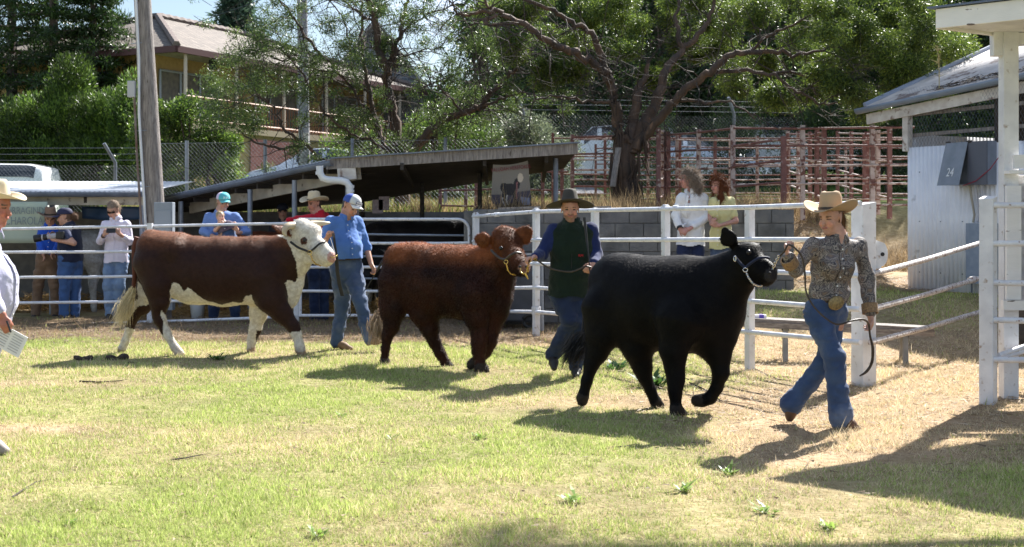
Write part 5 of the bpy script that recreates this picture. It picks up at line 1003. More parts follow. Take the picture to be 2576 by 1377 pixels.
def tail(t, pts, r, C0, brush, C1, n=900, L=.2, spread=.02, m='coat'):
    pts = [np.asarray(p) for p in pts]; g = Geo().tube(pts, r, 8); g.C = [np.tile(C0, (g.n, 1))]; g.build('tail', MT[m], t, smooth=True)
    b0, b1 = np.array(brush[0]), np.array(brush[1]); u = RNG.random((n, 1)) ** 1.2; p = b0 + (b1 - b0) * u * .6 + RNG.normal(0, spread, (n, 3)) * (.4 + u); d = unit(b1 - b0) + RNG.normal(0, .16, (n, 3)); s = np.cross(d, RNG.normal(0, 1, (n, 3))); s /= np.linalg.norm(s, axis=1, keepdims=True)
    h = Geo().tris(p - s * .003, p + s * .003, p + d * L * RNG.uniform(.5, 1.1, (n, 1)), np.array(C1) * RNG.uniform(.6, 1.3, (n, 1))); h.build('tail_switch', MT['hair'], t)

# --- red and white bull
ZH = 14.1; p = Px(ZH, z1f); k1 = .3167 * ZH / FPX   # metres per zoom pixel
def bull1(s):
    n = (.05, 1, 0)
    s.chain([(p(420, 480), 190 * k1), (p(500, 520), 225 * k1), (p(700, 560), 262 * k1), (p(950, 570), 268 * k1), (p(1180, 560), 262 * k1), (p(1300, 560), 235 * k1)], .80, n, .05)
    s.seg(p(370, 370), p(560, 400), 125 * k1, 140 * k1, 1.5, n, .05); s.seg(p(340, 290, -.05), p(340, 290, .1), 45 * k1, 45 * k1, 1, n, .05)
    s.chain([(p(1290, 500), 205 * k1), (p(1400, 470, -.03), 175 * k1), (p(1490, 420, -.08), 150 * k1), (p(1540, 340, -.12), 118 * k1)], .68, n, .06)
    s.chain([(p(1340, 640), 190 * k1), (p(1420, 720, -.03), 118 * k1), (p(1440, 800, -.03), 60 * k1)], .6, n, .06)
    s.chain([(p(1470, 520, -.1), 110 * k1), (p(1480, 640, -.06), 60 * k1), (p(1450, 780, -.04), 34 * k1)], .4, n, .05)
    # head
    f = unit(p(1790, 440, -.38) - p(1560, 260, -.12)); hn = unit(np.cross(f, (0, 0, 1)))
    s.seg(p(1545, 270, -.13), p(1600, 300, -.18), 108 * k1, 100 * k1, .85, hn, .04, tag=1); s.seg(p(1560, 215, -.14), p(1640, 250, -.2), 62 * k1, 58 * k1, 1.3, hn, .04, tag=1)
    s.chain([(p(1600, 320, -.18), 98 * k1), (p(1690, 400, -.28), 76 * k1), (p(1745, 445, -.35), 60 * k1), (p(1768, 462, -.38), 52 * k1)], .82, hn, .04, tag=1)
    s.seg(p(1590, 430, -.16), p(1740, 490, -.33), 70 * k1, 36 * k1, .6, hn, .04, tag=1)
    s.seg(p(1560, 400, -.13), p(1500, 500, -.1), 80 * k1, 70 * k1, .6, n, .05)
    s.seg(p(1640, 270, -.25), p(1650, 285, -.26), 30 * k1, 26 * k1, 1, hn, .02, tag=1)
    ear(s, p(1450, 270, -.2), p(1395, 245, -.26), p(1335, 212, -.3), 46 * k1, unit((.3, -.6, .6)), 2)
    # legs: near hind, far hind, near fore, far fore
    s.chain([(p(360, 500, -.16), 150 * k1), (p(400, 680, -.2), 105 * k1), (p(420, 810, -.2), 72 * k1), (p(412, 930, -.18), 50 * k1)], .8, n, .05, 3)
    s.chain([(p(408, 900, -.18), 46 * k1), (p(428, 960, -.18), 44 * k1), (p(475, 1060, -.18), 34 * k1), (p(540, 1170, -.18), 32 * k1), (p(575, 1215, -.18), 38 * k1)], 1, n, .03, 3); s.seg(p(573, 1222, -.18), p(600, 1238, -.18), 30 * k1, 24 * k1, .95, n, .02, tag=9)
    s.chain([(p(350, 560, .12), 130 * k1), (p(330, 730, .16), 90 * k1), (p(290, 840, .18), 62 * k1), (p(215, 930, .2), 42 * k1)], .75, n, .05, 4)
    s.chain([(p(213, 925, .2), 42 * k1), (p(185, 1020, .2), 33 * k1), (p(150, 1120, .2), 31 * k1), (p(125, 1175, .2), 36 * k1)], 1, n, .03, 4); s.seg(p(118, 1190, .2), p(108, 1208, .2), 34 * k1, 26 * k1, .95, n, .02, tag=9)
    s.chain([(p(1250, 620, -.17), 150 * k1), (p(1310, 790, -.18), 110 * k1), (p(1390, 900, -.18), 72 * k1), (p(1480, 1000, -.18), 50 * k1)], .7, n, .05, 5)
    s.chain([(p(1482, 1000, -.18), 46 * k1), (p(1510, 1070, -.19), 38 * k1), (p(1530, 1150, -.2), 35 * k1), (p(1540, 1185, -.2), 40 * k1)], 1, n, .03, 5); s.seg(p(1535, 1195, -.2), p(1555, 1222, -.2), 36 * k1, 32 * k1, .95, n, .02, tag=9)
    s.chain([(p(1230, 760, .12), 110 * k1), (p(1205, 900, .15), 68 * k1), (p(1180, 1030, .16), 44 * k1), (p(1155, 1110, .17), 32 * k1), (p(1145, 1180, .17), 34 * k1)], .9, n, .05, 6); s.seg(p(1148, 1192, .17), p(1160, 1215, .17), 34 * k1, 30 * k1, .95, n, .02, tag=9)
def paint1(V, T):
    px, py = proj(V); x = (px - 268.3) / .3167; y = (py - 503.1) / .3167; j = 26 * fbm(V[:, 0], V[:, 1], V[:, 2], 9, 2, 3); x = x + j; y = y + j
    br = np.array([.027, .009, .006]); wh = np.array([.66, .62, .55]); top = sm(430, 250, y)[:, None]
    C = np.tile(br, (len(V), 1)) * (1 - top) + np.array([.19, .07, .028]) * top * (.7 + .6 * RNG.random((len(V), 1))); W = np.zeros(len(V), bool)  # sunlit orange back and shaded dark sides are painted into the coat colour
    W |= inpoly(x, y, [(1210, 270), (1300, 278), (1420, 300), (1470, 400), (1505, 520), (1518, 600), (1500, 650), (1440, 640), (1375, 690), (1392, 725), (1365, 745), (1385, 800), (1440, 865), (1475, 885), (1700, 900), (2000, 700), (2000, 60), (1500, 100), (1440, 250), (1210, 255)]) & (T < 3)
    W |= inpoly(x, y, [(495, 850), (498, 720), (530, 655), (570, 665), (600, 712), (650, 695), (700, 740), (760, 782), (860, 812), (915, 835), (1000, 812), (1092, 812), (1110, 770), (1152, 758), (1172, 800), (1190, 850), (1250, 900), (1330, 940), (1200, 1000), (600, 1000)]) & ((T < 3) | (x > 500)) & (T != 5)
    W |= (T == 3) & ((y > 1065) | inpoly(x, y, [(438, 875), (470, 920), (560, 940), (560, 1100), (440, 1100)]))
    W |= (T == 4) & ((y > 1015) | inpoly(x, y, [(240, 640), (300, 700), (350, 830), (260, 850), (200, 920), (190, 860), (250, 760)]))
    W |= (T == 5) & (y > 1050 - .2 * (x - 1490)); W |= (T == 6) & ~((x > 1185) & (y > 1030) & (y < 1130))
    C[W] = wh; e = (x - j - 1567) ** 2 + (y - j - 327) ** 2 < 29 ** 2; C[e & (T == 1)] = (.09, .035, .022)
    C[T == 2] = (.15, .05, .025); C[T == 9] = (.42, .3, .22); mz = ((x - j - 1795) ** 2 + (y - j - 455) ** 2 < 46 ** 2) & (T == 1); C[mz] = (.55, .33, .29)
    dirty = sm(1130, 1200, y)[:, None] * .35 * (T > 2)[:, None]; return C * (1 - dirty) + np.array([.33, .24, .17]) * dirty
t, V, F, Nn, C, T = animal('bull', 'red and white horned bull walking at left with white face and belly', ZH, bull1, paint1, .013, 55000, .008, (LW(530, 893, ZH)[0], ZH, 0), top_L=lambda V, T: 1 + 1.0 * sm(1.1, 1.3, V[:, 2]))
hornm = mat('horn', (.6, .52, .38), (.4, .32, .22), 6, .35); MT['horn'] = hornm
tube_(t, 'horn', [p(1490, 205, -.2), p(1450, 205, -.28), p(1420, 225, -.33), p(1412, 260, -.35), p(1425, 285, -.36)], [.044, .04, .036, .028, .012], 'horn', 10)
tube_(t, 'horn', [p(1620, 195, -.1), p(1665, 190, -.06), p(1720, 186, -.02), p(1775, 184, .02)], [.044, .038, .028, .008], 'horn', 10)
eye(t, p(1570, 322, -.345), .02)
tail(t, [p(255, 300, -.0), p(226, 380), p(222, 500), p(222, 620), p(212, 700)], [.05, .042, .032, .026, .022], (.1, .03, .018), (p(212, 690), p(110, 960)), (.72, .62, .42), 1500, .26, .03)
br = thing('halter', 'black halter with brass buckle on the red and white bull', 'halter', p(1600, 400, -.4))
tube_(br, 'cheek_strap', [p(1462, 335, -.26), p(1520, 378, -.33), p(1570, 398, -.385), p(1612, 415, -.40)], .013, 'black'); tube_(br, 'nose_strap', [p(1612, 415, -.4), p(1650, 385, -.42), p(1690, 350, -.42), p(1725, 335, -.38), p(1735, 335, -.3)], .012, 'black')
a = np.linspace(0, 6.283, 9); tube_(br, 'buckle', [p(1612 + 17 * math.cos(q), 418 + 17 * math.sin(q), -.42) for q in a], .005, 'brass'); chainlinks(br, 'curb_chain', [p(1620, 435, -.4), p(1635, 480, -.4), p(1665, 512, -.38), p(1700, 525, -.36)], .0035, 'brass')
tube_(br, 'nose_ring', [p(1775, 452, -.45), p(1800, 458, -.47), p(1822, 450, -.46), p(1826, 442, -.44), p(1805, 440, -.42)], .006, 'brass')

# --- brown steer
ZB = 12.95; p = Px(ZB, z2f); k2 = .341 * ZB / FPX
def steer2(s):
    n = unit((.45, 1, 0)); q = p
    s.chain([(q(330, 510, .25), 172 * k2), (q(430, 560, .15), 215 * k2), (q(600, 600, .03), 258 * k2), (q(780, 610, -.1), 262 * k2), (q(900, 620, -.2), 240 * k2)], .85, n, .06)
    s.seg(q(300, 430, .25), q(450, 430, .15), 105 * k2, 110 * k2, 1.35, n, .06); s.seg(q(250, 560, .28), q(300, 620, .2), 80 * k2, 110 * k2, 1.2, n, .06)
    s.chain([(q(900, 560, -.2), 200 * k2), (q(990, 480, -.3), 165 * k2), (q(1060, 400, -.38), 120 * k2)], .75, n, .07)
    s.chain([(q(930, 680, -.22), 190 * k2), (q(985, 770, -.3), 125 * k2), (q(1010, 850, -.3), 62 * k2)], .8, n, .06)
    s.chain([(q(1040, 500, -.38), 80 * k2), (q(1060, 640, -.38), 48 * k2), (q(1050, 760, -.36), 42 * k2)], .7, n, .05)
    f = unit(q(1215, 510, -.85) - q(1060, 300, -.42)); hn = unit(np.cross(f, (0, 0, 1)))
    s.seg(q(1065, 300, -.44), q(1095, 330, -.5), 92 * k2, 90 * k2, 1.05, hn, .04, tag=1); s.seg(q(1062, 262, -.44), q(1100, 270, -.46), 60 * k2, 58 * k2, 1.25, hn, .04, tag=1)
    s.chain([(q(1095, 345, -.52), 92 * k2), (q(1142, 430, -.66), 70 * k2), (q(1182, 490, -.78), 55 * k2), (q(1196, 510, -.82), 50 * k2)], .95, hn, .04, tag=1)
    s.seg(q(1060, 430, -.5), q(1150, 520, -.7), 75 * k2, 40 * k2, .8, hn, .04, tag=1)
    ear(s, q(975, 300, -.46), q(915, 300, -.5), q(875, 285, -.5), 58 * k2, unit((.1, 1, .1)), 2, .35); ear(s, q(1155, 290, -.5), q(1208, 262, -.5), q(1246, 228, -.5), 60 * k2, unit((-.2, 1, .1)), 2, .35)
    s.chain([(q(270, 620, .15), 150 * k2), (q(245, 800, .13), 95 * k2), (q(235, 930, .12), 54 * k2), (q(200, 1010, .12), 40 * k2)], .85, n, .05, 3); s.chain([(q(203, 1000, .12), 40 * k2), (q(188, 1100, .12), 31 * k2), (q(183, 1175, .12), 33 * k2)], 1, n, .03, 3); s.seg(q(180, 1190, .12), q(195, 1208, .12), 38 * k2, 34 * k2, .95, n, .02, tag=9)
    s.chain([(q(430, 680, .1), 160 * k2), (q(480, 830, .05), 100 * k2), (q(520, 960, .03), 56 * k2), (q(545, 1040, .03), 40 * k2)], .85, n, .05, 4); s.chain([(q(545, 1040, .03), 44 * k2), (q(590, 1130, .03), 36 * k2), (q(625, 1190, .03), 38 * k2)], 1, n, .03, 4); s.seg(q(635, 1210, .03), q(665, 1228, .03), 36 * k2, 28 * k2, .95, n, .02, tag=9)
    s.chain([(q(850, 700, -.38), 150 * k2), (q(860, 860, -.4), 84 * k2), (q(880, 980, -.4), 52 * k2), (q(882, 1055, -.41), 46 * k2), (q(878, 1130, -.41), 33 * k2), (q(885, 1200, -.42), 36 * k2)], .85, n, .05, 5); s.seg(q(890, 1240, -.42), q(915, 1260, -.42), 42 * k2, 36 * k2, .95, n, .02, tag=9)
    s.chain([(q(965, 800, -.28), 110 * k2), (q(965, 930, -.3), 66 * k2), (q(965, 1040, -.34), 46 * k2)], .85, n, .05, 6); s.chain([(q(960, 1040, -.34), 52 * k2), (q(925, 1120, -.32), 38 * k2), (q(880, 1170, -.28), 36 * k2)], 1, n, .03, 6); s.seg(q(855, 1190, -.26), q(820, 1212, -.24), 40 * k2, 36 * k2, .95, n, .02, tag=9)
def paint2(V, T):
    px, py = proj(V); x = (px - 905.6) / .341; y = (py - 503.1) / .341; m = fbm(V[:, 0], V[:, 1], V[:, 2], 6, 4, 4)[:, None]
    tp = sm(.98, 1.2, V[:, 2])[:, None]; C = (np.array([.032, .0095, .005]) * (1 - tp) + np.array([.25, .08, .026]) * tp) * (1 + .9 * m) ; C = np.where((T == 1)[:, None], C * .6, C); C[T == 9] = (.05, .04, .035); mz = ((x - 1212) ** 2 + (y - 500) ** 2 < 42 ** 2) & (T == 1); C[mz] = (.3, .17, .13); return np.clip(C, .004, 1)  # height blend paints sun on the topline and shade on the flanks
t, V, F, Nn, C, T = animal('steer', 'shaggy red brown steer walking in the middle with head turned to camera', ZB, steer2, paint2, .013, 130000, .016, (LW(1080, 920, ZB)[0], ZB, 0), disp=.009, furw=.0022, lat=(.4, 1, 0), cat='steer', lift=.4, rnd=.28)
eye(t, p(1040, 357, -.695), .021); tail(t, [p(205, 420, .35), p(180, 520, .36), p(160, 650, .36), p(150, 780, .34), p(148, 850, .3)], [.04, .035, .03, .024, .02], (.09, .03, .015), (p(150, 830, .28), p(140, 1000, .26)), (.42, .31, .22), 3200, .16, .042)
for a_ in ((1180, 492), (1228, 492)): Geo().lathe([(0, .012), (.014, .004), (.012, -.01), (0, -.012)], p(a_[0], a_[1], -.92), 10).build('nostril', MT['black'], t, smooth=True)
br = thing('halter', 'dark halter with a brass nose ring on the brown steer', 'halter', p(1080, 450, -.8))
tube_(br, 'cheek_strap', [p(968, 372, -.62), p(1000, 405, -.68), p(1040, 435, -.74), p(1075, 440, -.8)], .013, 'leather'); tube_(br, 'nose_strap', [p(1075, 440, -.8), p(1110, 410, -.88), p(1150, 390, -.88), p(1185, 395, -.84)], .013, 'leather')
tube_(br, 'ring', [p(1077 + 15 * math.cos(q), 458 + 15 * math.sin(q), -.83) for q in a], .0045, 'brass'); chainlinks(br, 'curb_chain', [p(1080, 475, -.82), p(1092, 520, -.8), p(1115, 548, -.8), p(1150, 552, -.8)], .0035, 'brass')
tube_(br, 'nose_ring', [p(1186, 505, -.97), p(1185, 530, -.99), p(1205, 545, -1.0), p(1228, 535, -.99), p(1232, 510, -.96)], .006, 'brass'); tube_(br, 'snap_hook', [p(1218, 542, -1.), p(1232, 565, -1.), p(1240, 585, -1.)], [.012, .011, .007], 'brass')

# --- black steer
ZK = 10.15; p = Px(ZK, z3f); k3 = .4383 * ZK / FPX
def steer3(s):
    n = unit((.42, 1, 0)); q = p
    s.chain([(q(395, 480, .25), 165 * k3), (q(480, 540, .15), 215 * k3), (q(620, 590, .02), 262 * k3), (q(800, 600, -.1), 268 * k3), (q(890, 620, -.18), 250 * k3)], .88, n, .06)
    s.seg(q(410, 405, .25), q(500, 420, .15), 98 * k3, 105 * k3, 1.4, n, .06); s.seg(q(320, 600, .28), q(400, 680, .2), 85 * k3, 120 * k3, 1.2, n, .06); s.seg(q(850, 450, -.2), q(930, 470, -.25), 105 * k3, 100 * k3, .8, n, .06)
    s.chain([(q(900, 560, -.2), 200 * k3), (q(990, 490, -.28), 150 * k3), (q(1080, 420, -.36), 112 * k3), (q(1130, 370, -.42), 95 * k3)], .72, n, .07)
    s.chain([(q(930, 700, -.22), 170 * k3), (q(960, 790, -.26), 110 * k3), (q(935, 855, -.26), 55 * k3)], .8, n, .06); s.chain([(q(1000, 560, -.3), 90 * k3), (q(1015, 680, -.32), 60 * k3), (q(990, 790, -.3), 45 * k3)], .7, n, .05)
    f = unit(q(1290, 430, -.62) - q(1130, 310, -.42)); hn = unit(np.cross(f, (0, 0, 1)))
    s.seg(q(1130, 330, -.43), q(1165, 335, -.46), 76 * k3, 72 * k3, .95, hn, .04, tag=1); s.seg(q(1140, 285, -.43), q(1190, 285, -.46), 36 * k3, 36 * k3, 1.2, hn, .04, tag=1)
    s.chain([(q(1160, 345, -.46), 78 * k3), (q(1220, 388, -.54), 60 * k3), (q(1258, 422, -.6), 52 * k3), (q(1274, 436, -.62), 47 * k3)], .85, hn, .04, tag=1); s.seg(q(1130, 420, -.44), q(1250, 460, -.58), 62 * k3, 34 * k3, .7, hn, .04, tag=1); s.seg(q(1255, 372, -.6), q(1285, 400, -.63), 26 * k3, 34 * k3, .9, hn, .03, tag=1)
    ear(s, q(1085, 275, -.46), q(1045, 225, -.5), q(1018, 175, -.52), 46 * k3, unit((.3, 1, 0)), 2, .35); s.seg(q(1200, 262, -.34), q(1225, 252, -.3), 14 * k3, 10 * k3, .6, n, .01, tag=2)
    s.chain([(q(340, 640, .12), 150 * k3), (q(320, 770, .1), 98 * k3), (q(288, 880, .1), 58 * k3), (q(255, 950, .1), 40 * k3)], .85, n, .05, 3); s.chain([(q(258, 945, .1), 40 * k3), (q(230, 1040, .1), 30 * k3), (q(212, 1120, .1), 33 * k3)], 1, n, .03, 3); s.seg(q(205, 1140, .1), q(205, 1155, .1), 38 * k3, 34 * k3, .95, n, .02, tag=9)
    s.chain([(q(470, 700, .05), 150 * k3), (q(520, 850, .0), 85 * k3), (q(548, 960, 0.), 52 * k3), (q(562, 1020, 0.), 39 * k3)], .85, n, .05, 4); s.chain([(q(560, 1015, 0.), 38 * k3), (q(595, 1090, .0), 30 * k3), (q(620, 1150, .0), 33 * k3)], 1, n, .03, 4); s.seg(q(632, 1168, .0), q(652, 1182, .0), 36 * k3, 28 * k3, .95, n, .02, tag=9)
    s.chain([(q(760, 700, -.38), 150 * k3), (q(728, 860, -.4), 74 * k3), (q(735, 960, -.4), 50 * k3), (q(742, 1035, -.41), 44 * k3), (q(738, 1100, -.42), 31 * k3), (q(742, 1180, -.42), 33 * k3)], .85, n, .05, 5); s.seg(q(745, 1210, -.42), q(775, 1232, -.42), 40 * k3, 34 * k3, .95, n, .02, tag=9)
    s.chain([(q(960, 760, -.28), 110 * k3), (q(985, 880, -.3), 64 * k3), (q(1000, 990, -.32), 47 * k3)], .85, n, .05, 6); s.chain([(q(998, 990, -.32), 43 * k3), (q(975, 1080, -.3), 33 * k3), (q(940, 1135, -.28), 33 * k3), (q(905, 1150, -.27), 34 * k3)], 1, n, .03, 6); s.seg(q(885, 1152, -.26), q(862, 1152, -.25), 38 * k3, 34 * k3, .95, n, .02, tag=9)
def paint3(V, T):
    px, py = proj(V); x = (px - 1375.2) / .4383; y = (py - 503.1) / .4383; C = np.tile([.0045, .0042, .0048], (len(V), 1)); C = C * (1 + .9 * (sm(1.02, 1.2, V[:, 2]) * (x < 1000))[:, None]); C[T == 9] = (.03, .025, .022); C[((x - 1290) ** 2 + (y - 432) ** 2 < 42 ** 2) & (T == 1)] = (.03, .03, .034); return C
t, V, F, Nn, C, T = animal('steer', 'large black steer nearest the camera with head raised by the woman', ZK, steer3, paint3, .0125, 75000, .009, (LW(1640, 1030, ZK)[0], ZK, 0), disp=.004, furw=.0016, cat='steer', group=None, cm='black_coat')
eye(t, p(1160, 302, -.615), .02); tail(t, [p(300, 420, .38), p(262, 500, .4), p(230, 620, .4), p(215, 740, .36), p(210, 790, .32)], [.04, .034, .028, .022, .018], (.012, .011, .011), (p(210, 780, .3), p(150, 880, .26)), (.03, .03, .032), 2600, .17, .034)
for a_ in ((1278, 420), ): Geo().lathe([(0, .012), (.014, .004), (.012, -.01), (0, -.012)], p(a_[0], a_[1], -.74), 10).build('nostril', mat('nostril_black', (.004, .004, .004)), t, smooth=True)
br = thing('halter', 'navy halter with silver chain on the black steer', 'halter', p(1140, 380, -.6)); navy = mat('navy_strap', (.012, .018, .045), rough=.6, spec=.2)
tube_(br, 'cheek_strap', [p(1078, 325, -.62), p(1100, 352, -.62), p(1125, 378, -.63), p(1145, 388, -.64)], .012, navy); tube_(br, 'nose_strap', [p(1145, 388, -.64), p(1175, 362, -.68), p(1215, 336, -.7), p(1255, 330, -.68), p(1275, 335, -.62)], .011, navy)
tube_(br, 'ring', [p(1140 + 14 * math.cos(q), 402 + 12 * math.sin(q), -.66) for q in a], .005, 'chrome'); tube_(br, 'ring', [p(1080 + 7 * math.cos(q), 338 + 15 * math.sin(q), -.645) for q in a], .005, 'chrome'); chainlinks(br, 'curb_chain', [p(1145, 415, -.66), p(1160, 450, -.66), p(1185, 482, -.66), p(1215, 495, -.64), p(1235, 494, -.62)], .004, 'chrome', 16)

# --- cattle standing in the sheds (rumps and backs seen between the rails)
def standing(name, lab, x, y, rot, s_, col, res=.022, patch=None, headup=0, cat='cow', dark=None):
    cc, ss = math.cos(rot), math.sin(rot); z0 = float(gz(x, y))
    def q(a, b, c): a *= s_; b *= s_; c *= s_; return np.array([x + a * cc - b * ss, y + a * ss + b * cc, z0 + c])
    n = (-ss, cc, 0)
    def bld(s):
        s.chain([(q(-.62, 0, .98), .3 * s_), (q(-.2, 0, .9), .38 * s_), (q(.35, 0, .9), .38 * s_), (q(.6, 0, .93), .32 * s_)], .8, n, .05); s.seg(q(-.6, -.12, 1.1), q(-.6, .12, 1.1), .16 * s_, k=.06)
        s.chain([(q(.6, 0, 1.0), .28 * s_), (q(.9, 0, 1.1 + headup), .18 * s_)], .7, n, .06); s.chain([(q(.95, 0, 1.2 + headup), .13 * s_), (q(1.3, 0, .98 + headup), .085 * s_)], .85, n, .04); s.chain([(q(.7, 0, .75), .2 * s_), (q(.72, 0, .6), .08 * s_)], .6, n, .05)
        for b in (-1, 1):
            s.chain([(q(-.68, b * .17, .8), .18 * s_), (q(-.66, b * .18, .58), .09 * s_), (q(-.74, b * .18, .42), .06 * s_), (q(-.7, b * .18, .1), .045 * s_), (q(-.67, b * .18, .04), .055 * s_)], .9, n, .04)
            s.chain([(q(.5, b * .16, .7), .13 * s_), (q(.5, b * .17, .4), .065 * s_), (q(.5, b * .17, .1), .042 * s_), (q(.52, b * .17, .04), .052 * s_)], .9, n, .04); s.seg(q(.95, b * .1, 1.26 + headup), q(.95, b * .26, 1.24 + headup), .05 * s_, .03 * s_, .5, (cc, ss, 0), .02)
    def pnt(V, T):
        C = np.tile(col, (len(V), 1)) * (1 + .5 * fbm(V[:, 0], V[:, 1], V[:, 2], 5, 2)[:, None])
        if patch: m = fbm(V[:, 0], V[:, 1], V[:, 2], 1.6, patch, 2) + (V[:, 2] < z0 + .45) * .3 > .12; C[m] = (.6, .57, .52)
        return C
    t = animal(name, lab, 0, bld, pnt, res, 14000, .018, (x, y, z0), cat=cat)[0]; tube_(t, 'tail', [q(-.88, 0, 1.15), q(-.96, 0, .9), q(-.95, .01, .6), q(-.93, 0, .4)], [.035, .028, .024, .05], 'leather', 8); return t
standing('cow', 'black cow standing side on in the shed behind the white gate', XY(1060, 20.2), 20.4, .05, 1.12, (.018, .014, .013))
standing('cow', 'white cow rump seen between the photographer and the woman with the phone', XY(222, 20.6), 20.9, 1.62, 1.0, (.48, .48, .46))
standing('cow', 'red brown cow standing behind the woman holding the baby', XY(665, 20.3), 20.5, .2, 1.0, (.16, .045, .02))
standing('calf', 'black and white calf in the shed behind the stick of the blue shirt man', XY(925, 19.3), 19.5, 1.35, .78, (.02, .018, .017), patch=7, cat='calf')
# ------------------------------------------------------------ people
MT['denim'] = None
def cloth(name, c, c2=None, bump=.35, bs=60, **k): return mat(name, c, c2 or tuple(x * .8 for x in c), 7, .85, bump, bs, sheen=.15, spec=.15, **k)
DENIM = cloth('denim', (.05, .085, .17), (.03, .052, .115), .4, 160, c3=(.13, .17, .26), s3=3.5, thr=(.5, .68)); DENIM_DK = cloth('dark_denim', (.018, .03, .07), (.012, .02, .05), .4, 160, c3=(.035, .055, .11), s3=4, thr=(.5, .68)); DENIM_LT = cloth('light_denim', (.19, .28, .42), (.13, .2, .34), .4, 160)
BOOT = mat('boot_leather', (.13, .06, .03), (.08, .04, .02), 12, .5, .2, 60); BOOT_DK = mat('dark_boot', (.02, .017, .016), rough=.45); BOOT_TAN = mat('tan_boot', (.22, .14, .08), (.15, .09, .05), 10, .7)
def V3(a): return np.asarray(a, float)
def hand(s, wr, d, pn, sc=1., curl=.5, tag=5, thumb=1, k=.006):
    d = unit(d); pn = unit(pn - d * (d @ pn)); l = np.cross(pn, d) * thumb; W = wr
    s.seg(W + d * .02 * sc, W + d * .075 * sc, .026 * sc, .034 * sc, .42, pn, .015, False, tag)
    for i, (o, L, r) in enumerate(((.028, .062, .0088), (.0095, .071, .0092), (-.0095, .066, .009), (-.028, .052, .008))):
        b = W + d * (.09 - .004 * abs(i - 1)) * sc + l * o * sc; a1 = curl * (.8 + .15 * i); d1 = unit(d * math.cos(a1) + pn * math.sin(a1)); d2 = unit(d * math.cos(a1 * 2.3) + pn * math.sin(a1 * 2.3))
        m = b + d1 * L * .5 * sc; s.seg(b - d * .02 * sc, m, r * 1.1 * sc, r * sc, 1, pn, k, False, tag); s.seg(m, m + d2 * L * .5 * sc, r * sc, r * .8 * sc, 1, pn, k, False, tag)
    tb = W + d * .03 * sc + l * .026 * sc; t1 = tb + unit(d * .7 + l * .6 + pn * .35) * .04 * sc; t2 = t1 + unit(d * .9 + l * .1 + pn * (.3 + curl * .4)) * .032 * sc
    s.seg(tb, t1, .013 * sc, .0105 * sc, 1, pn, k, False, tag); s.seg(t1, t2, .0105 * sc, .0085 * sc, 1, pn, k, False, tag)
def headprims(s, c, f, u, sc, nk, child=False):
    f = unit(f); u = unit(V3(u) - f * (f @ V3(u))); si = np.cross(f, u); q = lambda a, b, z: c + (si * a + f * b + u * z) * sc
    s.seg(q(0, -.025, .035), q(0, .015, .045), .083 * sc, .075 * sc, .9, si, .02, tag=1); s.seg(q(0, .022, .0), q(0, .04, -.055), .064 * sc, .046 * sc, .93, si, .03, tag=1)
    s.seg(q(0, .045, -.08), q(0, .062, -.098), .036 * sc, .022 * sc, 1.15, si, .02, tag=1); s.seg(q(0, -.0, -.05), q(0, .03, -.085), .055 * sc, .034 * sc, 1, si, .02, tag=1)
    s.seg(q(0, .088, .0), q(0, .104 if not child else .095, -.036), .0085 * sc, .0135 * sc, 1, si, .012, tag=1); s.seg(q(-.026, .075, .022), q(.026, .075, .022), .014 * sc, .014 * sc, 1, u, .015, tag=1)
    for k in (-1, 1):
        s.seg(q(k * .033, .1, .001), q(k * .033, .1, .001), .013 * sc, .013 * sc, 1, u, .01, True); s.seg(q(k * .077, -.012, .012), q(k * .079, -.004, -.026), .017 * sc, .011 * sc, .45, si, .008, tag=1); s.seg(q(k * .036, .06, -.035), q(k * .034, .055, -.045), .026 * sc, .024 * sc, 1, si, .02, tag=1)
    s.seg(q(-.018, .088, -.061), q(.018, .088, -.061), .0075 * sc, .0075 * sc, 1, u, .008, tag=1); s.seg(q(0, -.03, -.04), nk, .056 * sc, .06 * sc, 1, si, .03, tag=1)
    return q, si, f, u
def ring(t, name, c, ax, side, r, w, hgt, m, th=.006, a0=0, a1=6.2832):
    ax = unit(ax); side = unit(side - ax * (ax @ side)); fw = np.cross(ax, side); a = np.linspace(a0, a1, 33)
    X = np.array([[c + side * (r + dr) * math.cos(x) + fw * (r * w + dr) * math.sin(x) + ax * z for z, dr in ((-hgt / 2, 0), (-hgt / 2, th), (hgt / 2, th), (hgt / 2, 0))] for x in a]); return Geo().grid(X).build(name, m, t, smooth=False)
